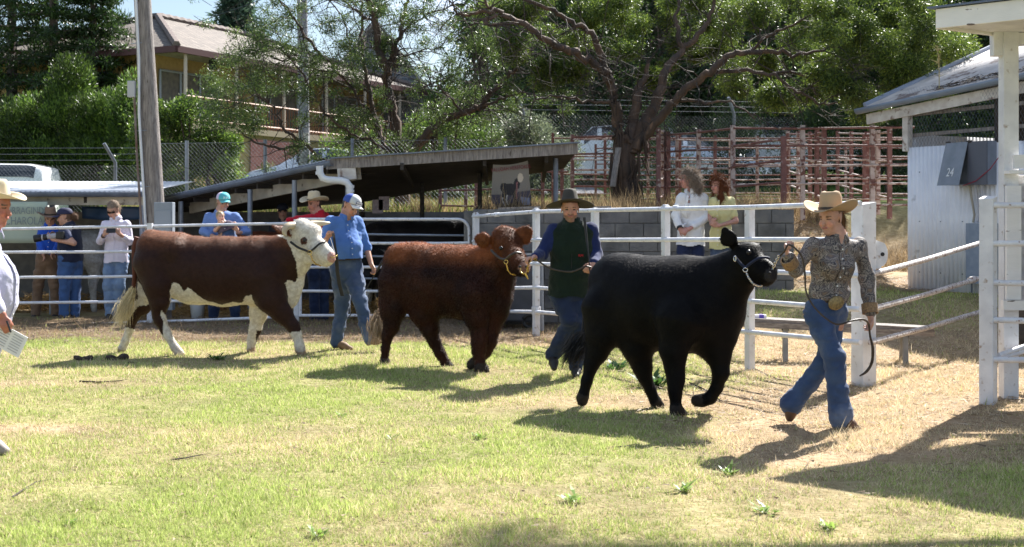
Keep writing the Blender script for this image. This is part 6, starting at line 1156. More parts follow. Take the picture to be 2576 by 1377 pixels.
def hat(t, c, f, u, sc=1., m='hat_tan', rw=.17, rf=.185, curl=.075, H=.125, band='leather', dip=.018, crease=.035, name='hat', taper=.84, front=.0, flat=0.):
    f = unit(f); u = unit(V3(u) - f * (f @ V3(u))); s_ = np.cross(f, u); m = MT[m] if isinstance(m, str) else m
    th = np.linspace(0, 2 * math.pi, 49)[:-1]; rows = []
    for k, tt in enumerate(np.linspace(1, 0, 9)):
        row = []
        for a in th:
            cs, sn = math.cos(a), math.sin(a); ri, ro = (.080, .098), (rw, rf); rx = ri[0] + (ro[0] - ri[0]) * tt; ry = ri[1] + (ro[1] - ri[1]) * tt; z = curl * abs(sn) ** 1.6 * tt ** 1.5 - dip * abs(cs) ** 2 * tt ** 1.3 * (1 if cs > 0 else .7) ; row.append(c + (s_ * rx * sn * (1 - .1 * curl / .075 * tt * abs(sn)) + f * ry * cs + u * z) * sc)
        rows.append(row)
    for hh in (.1, .3, .5, .7, .85, .95, 1.0):
        k_ = 1 - (1 - taper) * hh - (.06 if hh > .9 else 0) - (.05 if hh == 1 else 0); row = []
        for a in th:
            cs, sn = math.cos(a), math.sin(a); pin = 1 - .16 * max(0, cs) ** 6 * 0 - .14 * hh * math.exp(-((abs(a if a < math.pi else 2 * math.pi - a) - .55) / .25) ** 2); row.append(c + (s_ * .080 * k_ * sn * pin + f * .098 * k_ * cs * (1 - .03 * hh) + u * (H * hh + .012 * cs * hh * (1 if cs < 0 else -.4))) * sc)
        rows.append(row)
    top = np.array(rows[-1]); cen = top.mean(0)
    for q_ in (.75, .5, .25, .03):
        row = []
        for a, p_ in zip(th, top):
            v = (p_ - cen) * q_; sx = float(v @ s_) / sc; row.append(cen + v - u * crease * sc * math.exp(-(sx / .028) ** 2) * (1 - q_ * .55) + u * .008 * sc * (1 - math.exp(-(sx / .03) ** 2)))
        rows.append(row)
    o = Geo().grid(np.array(rows), closed=True).build(name, m, t, smooth=True, solid=.004)
    if band: ring(o, 'hat_band', c + u * .016 * sc, u, s_, .0815 * sc, 1.22, .016 * sc, MT[band] if isinstance(band, str) else band, .003)
    return o
def capmesh(t, c, f, u, sc, cf, cb, cbill, name='cap', bill=.075, H=.09):
    f = unit(f); u = unit(V3(u) - f * (f @ V3(u))); s_ = np.cross(f, u); g = Geo(); th = np.linspace(0, 2 * math.pi, 41)[:-1]; rows, cols = [], []
    for ph in np.linspace(0, math.pi / 2 * .97, 10):
        row = []
        for a in th:
            fr = math.cos(a) > .35; rr = math.cos(ph) ** (.8); row.append(c + (s_ * .086 * rr * math.sin(a) + f * (.104 * rr * math.cos(a)) + u * (H * math.sin(ph) ** .85 * (1.03 if fr else 1))) * sc); cols.append(cf if fr else cb)
        rows.append(row)
    g.grid(np.array(rows), closed=True); g.C = [np.array(cols, float)]; o = g.build(name, MT['capcloth'], t, smooth=True, solid=.003)
    g = Geo(); X = np.array([[c + (s_ * .078 * math.sin(a) * (1 - .12 * b) + f * (.098 * math.cos(a) + bill * b * math.cos(a * .8)) + u * (-.002 - .014 * b - .022 * (math.sin(a) ** 2) * (b + .3))) * sc for b in np.linspace(0, 1, 5)] for a in np.linspace(-1.1, 1.1, 15)]); g.grid(X); g.C = [np.tile(cbill, (X.shape[0] * X.shape[1], 1))]; g.build('peak', MT['capcloth'], o, smooth=True, solid=.004); return o
MT['capcloth'] = mat('capcloth', attr=True, rough=.8, bump=.15, bs=90)
def hairmass(t, pts, c, n, L, name='hair', flow=(0, 0, -1), wid=.0022, wv=.012, k=.03, res=.011, w=1., nn=(0, 1, 0), lift=.35, rnd=.3):
    s = SDF(); s.chain(pts, w, nn, k); V, F, T = s.mesh(res, lambda x, y, z: wv * vn(x, y, z, 30) + wv * .8 * vn(x, y, z, 60, 3), 1); C = np.tile(c, (len(V), 1)) * (1 + .8 * vn(V[:, 0], V[:, 1], V[:, 2] * .3, 90)[:, None]); g = Geo(); g.add(V, F); g.C = [np.clip(C, .002, 1)]; o = g.build(name, MT['hair'], t, smooth=True)
    if n: hairs(V, normals(V, F), C, n, L, flow, wid, lift, rnd).build('loose_hair', MT['hair'], o)
    return o
SK = (.50, .29, .215)
def front(t, V, hm, upv, side, tf, W, sc, m, tuck, on):
    if not on: return
    fw = unit(V3(tf) - upv * (V3(tf) @ upv)); sw = np.cross(upv, fw); d = V - hm; top = float((W['neck'] - hm) @ upv) - .07 * sc; lo = (.13 if tuck else -.05) * sc; pts = []
    for h in np.arange(lo, top, .022):
        q = d[(abs(d @ sw) < .02) & (abs(d @ upv - h) < .012)]
        if len(q): pts.append(hm + upv * h + fw * float((q @ fw).max() + .003))
    if len(pts) < 4: return
    pts = np.array(pts); Geo().grid(np.stack([pts - sw * .017, pts + sw * .017], 1)).build('placket', m, t, solid=.005)
    g = Geo()
    for p_ in pts[1::3]: g.tube([p_ + fw * .003, p_ + fw * .006], .006, 8)
    g.build('buttons', MT['pvc'], t)
def clipf(V, F, hm, upv, cut, T, W, nn):
    h = (V - hm) @ upv; side = unit(W['shr'] - W['shl']); wob = .012 * np.sin(((V - hm) @ side) * 22 + 1) * (cut < 0); lat = abs((V - hm) @ side)
    bad = (h < cut + wob) & (lat < .235) & (T == 0); bad |= (h < cut + wob) & (np.hypot((V - hm) @ side, (V - hm) @ nn) < .19); return F[~bad[F].any(1)]
def person(lab, Z, fx, J, face, up=(0, 0, 1), tf=(0, -1, 0), sc=1., skin=SK, shirt=None, sleeve=1., trouser=None, boots=BOOT, res=.009, bulk=1., belly=0., belt=None, sdisp=.007, vest=None, hairc=(.08, .045, .025), beard=0., lips=(.36, .13, .11), fem=False, hands=None, flare=1., group=None, shoe=True, tuck=True, legs=True, name='person', scalp=True, jean_r=1., sh_r=1., opn=True):
    q0 = Px(Z, fx); W = {k: q0(*v) for k, v in J.items()}; hz = np.array([0, 0, 1.])
    base = np.array([W['hipl'][0] / 2 + W['hipr'][0] / 2, Z, min(W['anl'][2], W['anr'][2]) - .08]) if legs else W['neck'] * 1; t = thing(name, lab, name if name in ('baby',) else 'person', base, group)
    tf = unit(tf); side = unit(W['shr'] - W['shl']); hm = (W['hipl'] + W['hipr']) / 2; sm_ = (W['shl'] + W['shr']) / 2; upv = unit(sm_ - hm); nn = np.cross(side, upv); b = bulk * sc
    def torso(s, inf=0., tag=0, top=True):
        s.seg(hm + upv * .0 * sc, hm + upv * .17 * sc, .155 * b + inf, .138 * b + inf, .68, nn, .04, False, tag); s.seg(hm + upv * .17 * sc, sm_ - upv * .14 * sc, .138 * b + inf, .158 * b + inf, .64, nn, .05, False, tag)
        s.seg(sm_ - upv * .14 * sc, sm_ - upv * .06 * sc, .158 * b + inf, .12 * b + inf, .64, nn, .05, False, tag); s.seg(W['shl'] * .9 + sm_ * .1 - upv * .03 * sc, W['shr'] * .9 + sm_ * .1 - upv * .03 * sc, .05 * sc + inf, .05 * sc + inf, 1, nn, .06, False, tag)
        s.seg(sm_ + upv * .0, W['neck'], .07 * sc + inf * .5, .056 * sc + inf * .3, 1.1, nn, .05, False, tag)
        if belly and inf > 0: s.seg(hm + upv * .12 * sc + tf * .06, hm + upv * .22 * sc + tf * .07, .12 * b + belly + inf, .115 * b + belly + inf, 1, nn, .08, False, tag)
        if fem:
            for k in (-1, 1): s.seg(sm_ - upv * .17 * sc + side * .065 * k + tf * .075 * sc, sm_ - upv * .175 * sc + side * .065 * k + tf * .08 * sc, .058 * sc + inf, .058 * sc + inf, 1, nn, .04, False, tag)
    s = SDF(); q, si, fv, uv = headprims(s, W['head'], face, up, sc, W['neck']); torso(s, -.012)
    for k in 'lr':
        s.chain([(W['sh' + k], .047 * sc), (W['el' + k], .037 * sc), (W['wr' + k], .0255 * sc)], 1, nn, .03, 3)
        hd = (hands or {}).get(k, {}); d_ = V3(hd.get('d', unit(W['wr' + k] - W['el' + k]))); pn_ = V3(hd.get('pn', np.cross(d_, hz) * (1 if k == 'l' else -1) + 1e-3)); hand(s, W['wr' + k] - unit(d_) * .01, d_, pn_, sc, hd.get('curl', .45), 5, hd.get('thumb', 1))
    if legs:
        for k in 'lr': s.chain([(W['hip' + k], .085 * sc), (W['kn' + k], .05 * sc), (W['an' + k], .036 * sc)], 1, nn, .03, 4); s.seg(W['an' + k], W['to' + k], .032 * sc, .028 * sc, 1, hz, .02, tag=4)
    V, F, T = s.mesh(res, None, 1); L = V - W['head']; a, bb, z = (L @ si) / sc, (L @ fv) / sc, (L @ uv) / sc; C = np.tile(skin, (len(V), 1)) * (1 + .16 * vn(V[:, 0], V[:, 1], V[:, 2], 40)[:, None])
    H = (abs(a) < .1) & (z > -.12) & (z < .15) & (T == 1); r0 = res / sc * .5
    C[H & (np.hypot(abs(a) - .036, z + .036) < .02) & (bb > .04)] *= (1.15, .95, .92)
    if beard: m_ = H & (bb > -.01) & (z < -.03 - .02 * (abs(a) > .03)) & ~((abs(a) < .024) & (z > -.068) & (z < -.054)) & (z < -.045 + .4 * abs(a)); C[m_] = C[m_] * (1 - beard) + np.array(hairc) * beard; 
    if scalp: C[H & ((z > .062) | ((bb < .0) & (z > -.035) & (abs(a) < .074)) | ((bb < -.035) & (z > -.06)))] = hairc
    C[H & (bb > .03) & (abs(abs(a) - .034) < .017) & (abs(z - .022) < .003 + r0 * .6)] = np.array(hairc) * .8
    C[H & (bb > .05) & (abs(abs(a) - .033) < .013) & (abs(z - .002) < .0035 + r0 * .5)] = (.03, .02, .018)
    C[H & (bb > .06) & (abs(a) < .023) & (abs(z + .061) < .005 + r0 * .4)] = lips
    g = Geo(); g.add(V, F); g.C = [np.clip(C, .004, 1)]; g.build('body', MT['skin'], t, smooth=True)
    nz = lambda A: (lambda x, y, z_: 1.2 * A * vn(x, y, z_ * .7, 9, 3) + 3.2 * A * (.11 - abs(vn(x + .5 * z_, y - .3 * z_, z_ * .8, 11, 5))) + 1.6 * A * (.11 - abs(vn(x - .4 * z_, y, z_, 24, 8))))
    if shirt is not None:
        s = SDF(); torso(s, .014); 
        if not tuck: s.seg(hm - upv * .1 * sc, hm + upv * .12 * sc, .2 * b, .17 * b, .8, nn, .05)
        else: s.seg(hm + upv * .115 * sc, hm + upv * .15 * sc, .163 * b, .16 * b, .74, nn, .03)
        for k in 'lr':
            A_, B_, D_ = W['sh' + k], W['el' + k], W['wr' + k]; s.seg(A_, B_ if sleeve >= .5 else A_ + (B_ - A_) * sleeve * 2, (.054 if fem else .062) * sc * sh_r, (.047 if fem else .054) * sc * sh_r, 1, nn, .035)
            if sleeve > .5: s.seg(B_, B_ + (D_ - B_) * min(1, (sleeve - .5) * 2), .053 * sc * sh_r, .042 * sc * sh_r, 1, nn, .025)
        cn_ = W['neck'] + upv * .012 * sc; s.seg(cn_ + uv * .09 * sc + tf * .03, cn_ + uv * .02 * sc, .062 * sc, .05 * sc, 1, nn, .01, True); s.seg(W['neck'] + tf * .09 * sc + upv * .03, sm_ + tf * .13 * sc - upv * (.07 if opn else .02) * sc, .042 * sc, .02 * sc, 1, nn, .01, True)
        V, F, T = s.mesh(res, nz(sdisp), 1); F = clipf(V, F, hm, upv, (.1 if tuck else -.085) * sc, T, W, nn); F = F[~(((V - W['neck']) @ upv > .004 * sc) & (np.linalg.norm(V - W['neck'], axis=1) < .15))[F].any(1)]; g = Geo(); g.add(V, F); g.build('shirt', shirt, t, smooth=True); front(t, V, hm, upv, side, tf, W, sc, shirt, tuck, opn and vest is None)
        fw = unit(tf - upv * (V3(tf) @ upv)); sw = np.cross(upv, fw); g = Geo()
        for k in (-1, 1):
            xs = np.linspace(.3, math.pi, 9); g.grid(np.array([[W['neck'] + (sw * k * math.sin(x) * r_ + fw * math.cos(x) * r_ * 1.05) * sc + upv * (z_ - dz_ * max(0, math.cos(x)) ** 2) * sc for r_, z_, dz_ in ((.058, .0, .02), (.062, .034, .02), (.07, .03, .03), (.092, -.012, .055))] for x in xs]))
        if vest is None and sleeve >= 0: g.build('collar', shirt, t, smooth=True, solid=.004)
    if vest is not None: s = SDF(); torso(s, .026); s.seg(hm - upv * .04 * sc, hm + upv * .12 * sc, .186 * b, .178 * b, .78, nn, .04); V, F, T = s.mesh(res, nz(.006), 1); F = clipf(V, F, hm, upv, -.03 * sc, T, W, nn); g = Geo(); g.add(V, F); g.build('vest', vest, t, smooth=True)
    if legs and trouser is not None:
        s = SDF(); wf = .9 if fem else 1.; hw = (W['hipr'] - W['hipl']) / 2; s.seg(hm - hw * .35 - upv * .0, hm + hw * .35 + upv * .03, .145 * b * jean_r, .145 * b * jean_r, .74, nn, .04); s.seg(hm, hm + upv * .13 * sc, .165 * b * wf, .155 * b * wf, .74, nn, .04)
        for k in 'lr': s.chain([(W['hip' + k], .1 * b * jean_r), (W['hip' + k] * .5 + W['kn' + k] * .5, .094 * b * jean_r), (W['kn' + k], .076 * sc * jean_r), (W['kn' + k] * .45 + W['an' + k] * .55, .07 * sc * jean_r), (W['an' + k] + (0, 0, .01), .066 * sc * jean_r * flare)], .92, nn, .025)
        V, F, T = s.mesh(res, lambda x, y, z_: .012 * vn(x, y, z_, 8, 2) + .03 * (.1 - abs(vn(x * .7 + .2 * z_, y * .7, z_, 13, 7))) + .016 * (.1 - abs(vn(x * .6 - .3 * z_, y * .6, z_ * 1.2, 27, 3))), 1); F = F[~(((V - hm) @ upv) > .125 * sc)[F].any(1)]; g = Geo(); g.add(V, F); g.build('trousers', trouser, t, smooth=True)
    if belt is not None: ring(t, 'belt', hm + upv * .105 * sc, upv, side, (.163 * b * (.92 if fem else 1) + .004), .76, .035, MT[belt] if isinstance(belt, str) else belt)
    if legs and shoe:
        for k in 'lr':
            A_, T_ = W['an' + k], W['to' + k]; d = T_ - A_; s = SDF(); dd = unit(d); hl = A_ + dd * .01 + (unit(np.cross(np.cross(d, hz), d)) * -1 * .0); s.chain([(A_ + (0, 0, .06), .045 * sc), (A_, .043 * sc), (A_ * .45 + T_ * .55, .041 * sc), (T_, .03 * sc)], 1, hz, .03)
            down = -unit(np.cross(np.cross(dd, hz), dd)) if abs(dd[2]) < .95 else unit((-1, 0, 0)); s.seg(A_ + down * .035 * sc - dd * .01, A_ + down * .045 * sc - dd * .01, .026 * sc, k=.01)
            V, F, T = s.mesh(.009, None, 1); g = Geo(); g.add(V, F); g.build('boot', boots, t, smooth=True)
    return t, W, q, (si, fv, uv), (hm, upv, side, nn, tf)
idf = lambda x, y: (x, y)
MT['hat_tan'] = mat('hat_tan', (.40, .28, .17), (.36, .25, .15), 6, .85); MT['hat_cream'] = mat('hat_cream', (.62, .52, .36), (.55, .45, .3), 6, .7); MT['hat_olive'] = mat('hat_olive', (.05, .045, .035), (.035, .03, .025), 8, .85); MT['hat_brown'] = mat('hat_brown', (.22, .14, .1), (.17, .11, .08), 6, .8)
# woman in the cowboy hat, leading the black steer
z4 = lambda x, y: (1878.3 + .5115 * x, 436. + .5115 * y)
pais = mat('paisley', (.2, .19, .21)); nd, lk = pais.node_tree.nodes, pais.node_tree.links
tc_ = nd.new('ShaderNodeTexCoord'); nz_ = nd.new('ShaderNodeTexNoise'); nz_.inputs['Scale'].default_value = 14; ad = nd.new('ShaderNodeMix'); ad.data_type = 'RGBA'; ad.inputs[0].default_value = .12; lk.new(tc_.outputs['Object'], nz_.inputs['Vector']); lk.new(tc_.outputs['Object'], ad.inputs[6]); lk.new(nz_.outputs['Color'], ad.inputs[7])
vr = nd.new('ShaderNodeTexVoronoi'); vr.inputs['Scale'].default_value = 19; vr.feature = 'DISTANCE_TO_EDGE'; lk.new(ad.outputs[2], vr.inputs['Vector']); v2 = nd.new('ShaderNodeTexVoronoi'); v2.inputs['Scale'].default_value = 19; lk.new(ad.outputs[2], v2.inputs['Vector'])
r1_ = nd.new('ShaderNodeValToRGB'); e = r1_.color_ramp.elements; e[0].position = 0; e[0].color = (.012, .012, .03, 1); e[1].position = .1; e[1].color = (.36, .31, .27, 1); e3 = e.new(.22); e3.color = (.1, .085, .1, 1); e4 = e.new(.38); e4.color = (.24, .17, .12, 1); lk.new(vr.outputs['Distance'], r1_.inputs[0])
mm = nd.new('ShaderNodeMix'); mm.data_type = 'RGBA'; mm.blend_type = 'MULTIPLY'; mm.inputs[0].default_value = .55; lk.new(r1_.outputs[0], mm.inputs[6]); bw_ = nd.new('ShaderNodeRGBToBW'); lk.new(v2.outputs['Color'], bw_.inputs[0]); lk.new(bw_.outputs[0], mm.inputs[7]); lk.new(mm.outputs[2], nd['Principled BSDF'].inputs['Base Color']); nd['Principled BSDF'].inputs['Roughness'].default_value = .7
J = dict(head=(414, 222, -.02), neck=(445, 305, .0), shl=(322, 352, -.08), shr=(556, 352, .08), ell=(243, 478, -.12), wrl=(203, 408, -.18), elr=(588, 520, .1), wrr=(608, 700, .02), hipl=(335, 690, -.03), hipr=(440, 690, .07), knl=(428, 900, -.12), anl=(463, 1205, -.1), tol=(545, 1262, -.14), knr=(385, 930, .1), anr=(222, 1140, .16), tor=(212, 1205, .14))
t, W, q, (si, fv, uv), (hm, upv, side, nn, tf) = person('woman in tan cowboy hat and patterned blouse leading the black steer', 9.2, z4, J, (-.72, -.68, -.12), tf=(.25, -1, 0), sc=.97, skin=(.52, .29, .21), shirt=pais, sleeve=.96, trouser=DENIM, boots=BOOT, res=.0068, fem=True, belt='leather', hairc=(.16, .085, .04), sdisp=.008, bulk=.85, jean_r=1.02, flare=1.35, hands=dict(l=dict(d=(-.25, -.15, 1), pn=(.9, -.2, .1), curl=1.0, thumb=-1), r=dict(d=(.02, -.05, -1), pn=(-.7, -.2, 0), curl=.75, thumb=1)))
hat(t, q(0, -.005, .055), (-.62, -.75, .02), uv, 1.02, 'hat_tan', .2, .2, .078, .135)
hairmass(t, [(q(0, -.06, .02), .06), (q(.0, -.09, -.05), .05), (q(.0, -.1, -.14), .035), (q(0, -.09, -.22), .02)], (.2, .1, .045), 1500, .06)
bk = hm + upv * .085 + tf * .125 - side * .0; Geo().lathe([(0, .012), (.04, .01), (.052, 0), (.04, -.01), (0, -.012)], (0, 0, 0), 20).V
g = Geo(); aa = np.linspace(0, 6.283, 25)[:-1]; g.grid(np.array([[bk + side * r_ * 1.25 * math.cos(x) + upv * r_ * math.sin(x) + tf * d_ for x in aa] for r_, d_ in ((.052, .0), (.052, .012), (.044, .016), (.0, .019))]), closed=True); g.build('belt_buckle', mat('old_gold', (.35, .26, .12), (.2, .15, .08), 60, .35, .6, 120, metal=.8), t, smooth=True)
for k, (wr, ax) in enumerate(((W['wrr'] + (0, 0, .02), W['elr'] - W['wrr']), (W['wrl'] - (0, 0, .02), W['ell'] - W['wrl']))): ring(t, 'cuff', wr + unit(ax) * .03, unit(ax), (1, 0, 0), .046, 1, .07, mat('cuff_gold', (.3, .19, .09), (.14, .08, .05), 90, .8) if k == 0 else bpy.data.materials['cuff_gold'], .012)
Geo().lathe([(0, .006), (.006, 0), (0, -.006)], q(-.085, -.0, -.035), 8).build('earring', MT['chrome'], t); Geo().lathe([(0, .006), (.006, 0), (0, -.006)], q(.085, -.0, -.035), 8).build('earring', MT['chrome'], t)
p = Px(9.2, z4); ld = thing('lead_strap', 'long dark leather lead looping from the woman hand across her jeans', 'lead', p(230, 370, -.2))
tube_(ld, 'strap', [p(130, 462, -.05), p(150, 420, -.15), p(185, 385, -.24), p(205, 352, -.27), p(245, 375, -.3), p(275, 420, -.3), p(287, 500, -.3), p(292, 580, -.3), p(330, 655, -.32), p(395, 718, -.33), p(450, 744, -.33), p(520, 725, -.3), p(575, 720, -.22), p(600, 745, -.12), p(607, 800, -.1), p(620, 860, -.08), p(616, 930, -.06), p(590, 975, -.05), p(555, 998, -.05)], [.007] * 12 + [.008] * 3 + [.011] * 3 + [.005], 'leather')
chainlinks(ld, 'lead_chain', [p(128, 470, -.05), p(140, 440, -.12), p(158, 405, -.2)], .004, 'chrome', 8)
# man in blue shirt leading the bull
z5 = lambda x, y: (771.4 + .3169 * x, 469.6 + .3169 * y)
J = dict(head=(345, 158, 0), neck=(318, 235, 0), shl=(190, 278, -.1), shr=(400, 280, .12), ell=(148, 420, -.22), wrl=(170, 395, -.38), elr=(475, 490, .12), wrr=(515, 625, .0), hipl=(265, 640, -.02), hipr=(360, 655, .04), knl=(285, 940, .1), anl=(235, 1240, .12), tol=(350, 1290, .06), knr=(420, 900, -.15), anr=(500, 1215, -.2), tor=(572, 1232, -.25))
J['ell'] = (128, 470, -.15); J['wrl'] = (160, 412, -.34)
bl = cloth('blue_shirt', (.075, .17, .43), (.06, .14, .37), .3, 40)
t, W, q, (si, fv, uv), fr = person('man in blue shirt and grey and navy cap leading the red and white bull', 14.5, z5, J, (.72, -.55, -.5), up=(.35, -.1, 1), tf=(.45, -.9, 0), sc=1.04, skin=(.46, .25, .17), shirt=bl, sleeve=.52, trouser=DENIM, boots=BOOT_TAN, res=.0085, belt='leather', hairc=(.025, .018, .015), bulk=1.06, belly=.025, beard=.25, hands=dict(l=dict(d=(.35, -.3, .8), pn=(.6, -.5, -.3), curl=1.05, thumb=-1), r=dict(d=(.45, -.1, -.9), pn=(-.6, -.5, -.2), curl=.95)))
cp = capmesh(t, q(0, -.0, .045), fv * .9 + np.array([0, 0, .18]), uv, 1.1, (.5, .52, .52), (.03, .07, .3), (.6, .6, .6))
def badge(parent, c, nrm, w_, h_, m1, m2, s_, size, up=(0, 0, 1)):
    nrm = unit(nrm); x = unit(np.cross(up, nrm)); u2 = np.cross(nrm, x); g = Geo()
    for a_, b_, d_, mm_, nm in ((w_, h_, .0, m2, 'patch_border'), (w_ * .9, h_ * .82, .002, m1, 'patch')):
        Geo().add([c + x * i * a_ / 2 + u2 * j * b_ / 2 + nrm * d_ for i, j in ((-1, -1), (1, -1), (1, 1), (-1, 1))], [(0, 1, 2, 3)]).build(nm, mm_, parent)
    o = text('lettering', s_, (0, 0, 0), size, m2, parent, ext=.0006); o.rotation_euler = Matrix((tuple(x), tuple(u2), tuple(nrm))).transposed().to_euler(); o.location = tuple(c + nrm * .0035 - np.array(parent['wl'])); return o
pw, pn_ = mat('patch_white', (.7, .7, .75)), mat('patch_navy', (.02, .03, .12))
cf_ = unit(fv * .9 + np.array([0, 0, .18])); badge(cp, q(.022, .118, .088), cf_ + si * .25, .085, .05, pw, pn_, 'INSIGHT', .021, uv)
p = Px(14.5, z5); tube_(thing('show_stick', 'black show stick held in the right hand of the blue shirt man', 'stick', p(540, 690, 0)), 'shaft', [p(648, 518, -.02), p(560, 665, -.02), p(540, 700, -.02), p(340, 1030, .1)], [.015, .014, .007, .006], 'black', 8)
ld = thing('lead_strap', 'black leather strap hanging from the hand of the blue shirt man', 'lead', p(230, 420, -.45)); tube_(ld, 'chain', [p(190, 410, -.45), p(205, 460, -.46), p(225, 530, -.47)], .007, 'chrome')
g = Geo(); xs_ = [(212, 370), (225, 470), (238, 570), (245, 680), (262, 780), (285, 870)]; g.grid(np.array([[p(a_ - 9 - 6 * (i > 1), b_, -.44) for i, (a_, b_) in enumerate(xs_)], [p(a_ + 9 + 4 * (i > 1), b_, -.46) for i, (a_, b_) in enumerate(xs_)]])); g.build('strap', MT['black'], ld, solid=.004)
# man in green vest leading the brown steer
J = dict(head=(1550, 70, -.02), neck=(1560, 160, 0), shl=(1430, 225, 0), shr=(1700, 215, 0), ell=(1335, 405, -.05), wrl=(1285, 425, -.28), elr=(1742, 400, .02), wrr=(1725, 480, -.2), hipl=(1480, 690, 0), hipr=(1615, 690, 0), knl=(1575, 900, -.12), anl=(1425, 1150, .12), tol=(1432, 1240, .02), knr=(1645, 920, -.05), anr=(1592, 1235, -.05), tor=(1598, 1300, -.2))
J['knl'] = (1560, 890, -.1); navys = cloth('navy_shirt', (.012, .022, .09), (.01, .018, .07)); gv = cloth('green_fleece', (.007, .018, .011), (.005, .013, .008), .6, 140)
t, W, q, (si, fv, uv), (hm, upv, side, nn, tf) = person('bearded man in dark green vest and wide olive hat leading the brown steer', 12.2, z2f, J, (0, -1, -.05), tf=(0, -1, 0), sc=1.03, skin=(.50, .27, .19), shirt=navys, sleeve=.9, vest=gv, trouser=DENIM_DK, boots=BOOT_DK, res=.0078, hairc=(.1, .055, .03), bulk=1.06, beard=.6, sh_r=1.08, hands=dict(l=dict(d=(-.8, -.5, -.1), pn=(.2, -.2, -1), curl=.9, thumb=-1), r=dict(d=(-.6, -.6, -.5), pn=(-.5, .6, -.5), curl=.9)))
hat(t, q(0, -.01, .056), (.12, -1, .2), (0, .1, 1), 1.08, 'hat_olive', .205, .2, -.03, .125, dip=.0, crease=.055, taper=.66)
ring(t, 'stand_collar', W['neck'] + (0, 0, .0), (0, -.1, 1), (1, 0, 0), .075, 1.0, .075, gv, .008); Geo().tube([sm_pt for sm_pt in (hm + upv * .44 + tf * .128, hm + upv * .2 + tf * .135, hm + tf * .135)], .003, 4).build('zip', MT['black'], t)
o = text('lettering', 'RM', (0, 0, 0), .035, mat('red_thread', (.45, .01, .02)), t); o.location = tuple(hm + upv * .36 + side * .085 + tf * .128 - np.array(t['wl']))
p = Px(12.2, z2f); ld = thing('lead_strap', 'brown leather lead held across by the man in the green vest', 'lead', p(1400, 480, -.3)); tube_(ld, 'strap', [p(1238, 470, -.32), p(1275, 430, -.32), p(1320, 455, -.3), p(1390, 500, -.3), p(1480, 525, -.3), p(1560, 530, -.3), p(1620, 510, -.3), p(1665, 490, -.3), p(1705, 500, -.28)], .009, 'leather'); chainlinks(ld, 'lead_chain', [p(1240, 535, -.25), p(1235, 500, -.3), p(1262, 430, -.33), p(1300, 440, -.32)], .004, 'brass', 12)
tube_(thing('show_stick', 'black show stick standing up against the chest of the green vest man', 'stick', p(1690, 500, -.3)), 'shaft', [p(1655, 130, -.2), p(1672, 300, -.22), p(1680, 360, -.24), p(1700, 560, -.28), p(1712, 660, -.3)], [.014, .013, .007, .006, .006], 'black', 8)
# spectators
ff = lambda x, y: (.341 * x, 402.5 + .341 * y)
t, W, q, fr, fb = person('woman in white shirt and light jeans looking at a phone by the left fence', 19.0, ff, dict(head=(836, 372, 0), neck=(855, 425, 0), shl=(775, 475, 0), shr=(938, 470, 0), ell=(738, 600, -.02), wrl=(765, 555, -.24), elr=(962, 605, 0), wrr=(880, 545, -.24), hipl=(812, 715, 0), hipr=(905, 715, 0), knl=(800, 920, -.05), anl=(812, 1140, 0), tol=(800, 1175, -.12), knr=(880, 930, -.04), anr=(872, 1120, .05), tor=(880, 1165, -.08)), (-.25, -1, -.45), tf=(-.1, -1, 0), sc=1., shirt=cloth('white_blouse', (.66, .62, .74), (.6, .57, .68)), sleeve=.8, tuck=False, trouser=DENIM_LT, boots=BOOT_DK, res=.0105, fem=True, bulk=.88, hairc=(.2, .15, .11), jean_r=1.0, hands=dict(l=dict(d=(.4, -.2, .8), pn=(.3, .8, 0), curl=.8), r=dict(d=(-.5, -.2, .6), pn=(-.3, .8, 0), curl=.8)))
hairmass(t, [(q(0, -.03, .06), .085), (q(0, -.07, -.0), .07), (q(.05, -.06, -.1), .04), (q(.06, -.04, -.17), .02)], (.26, .2, .15), 900, .05, res=.014)
for k in (-1, 1): Geo().lathe([(0, .0), (.024, .002), (.02, .01), (0, .012)], (0, 0, 0), 4).V
g = Geo(); g.grid(np.array([[q(a_, .1 - 1.2 * a_ * a_ * 6, z_) for z_ in (-.012, .016)] for a_ in np.linspace(-.065, .065, 9)])); g.build('sunglasses', mat('shades', (.03, .015, .01), rough=.1), t, solid=.004)
p = Px(19.0, ff); Geo().beam(p(785, 522, -.3), p(852, 520, -.3), .012, .075, up=(0, .3, 1)).build('smartphone', MT['black'], label='black phone held up by the woman in the white shirt', cat='phone')
ring(t, 'watch', W['wrl'] + (0, 0, -.01), unit(W['wrl'] - W['ell']), (1, 0, 0), .03, 1, .022, MT['black'])
t, W, q, fr, fb = person('woman in navy vest and cap aiming a camera with a long lens', 19.2, ff, dict(head=(478, 425, 0), neck=(510, 468, .03), shl=(470, 520, -.15), shr=(560, 515, .15), ell=(545, 615, -.2), wrl=(385, 588, -.22), elr=(500, 600, .2), wrr=(420, 560, .08), hipl=(490, 735, -.05), hipr=(545, 735, .08), knl=(478, 950, -.06), anl=(470, 1145, -.05), tol=(440, 1175, -.12), knr=(555, 950, .1), anr=(555, 1140, .08), tor=(525, 1172, .02)), (-1, -.25, -.08), tf=(-.85, -.5, 0), sc=1., shirt=cloth('navy_tee', (.06, .07, .13)), sleeve=.28, vest=cloth('navy_vest', (.012, .016, .035), (.02, .024, .05)), trouser=cloth('blue_jeans', (.05, .11, .27), (.04, .085, .21)), boots=BOOT_DK, res=.0105, bulk=1.16, hairc=(.12, .07, .045), jean_r=1.08, hands=dict(l=dict(d=(-.6, -.1, .5), pn=(.1, .2, 1), curl=.7)))
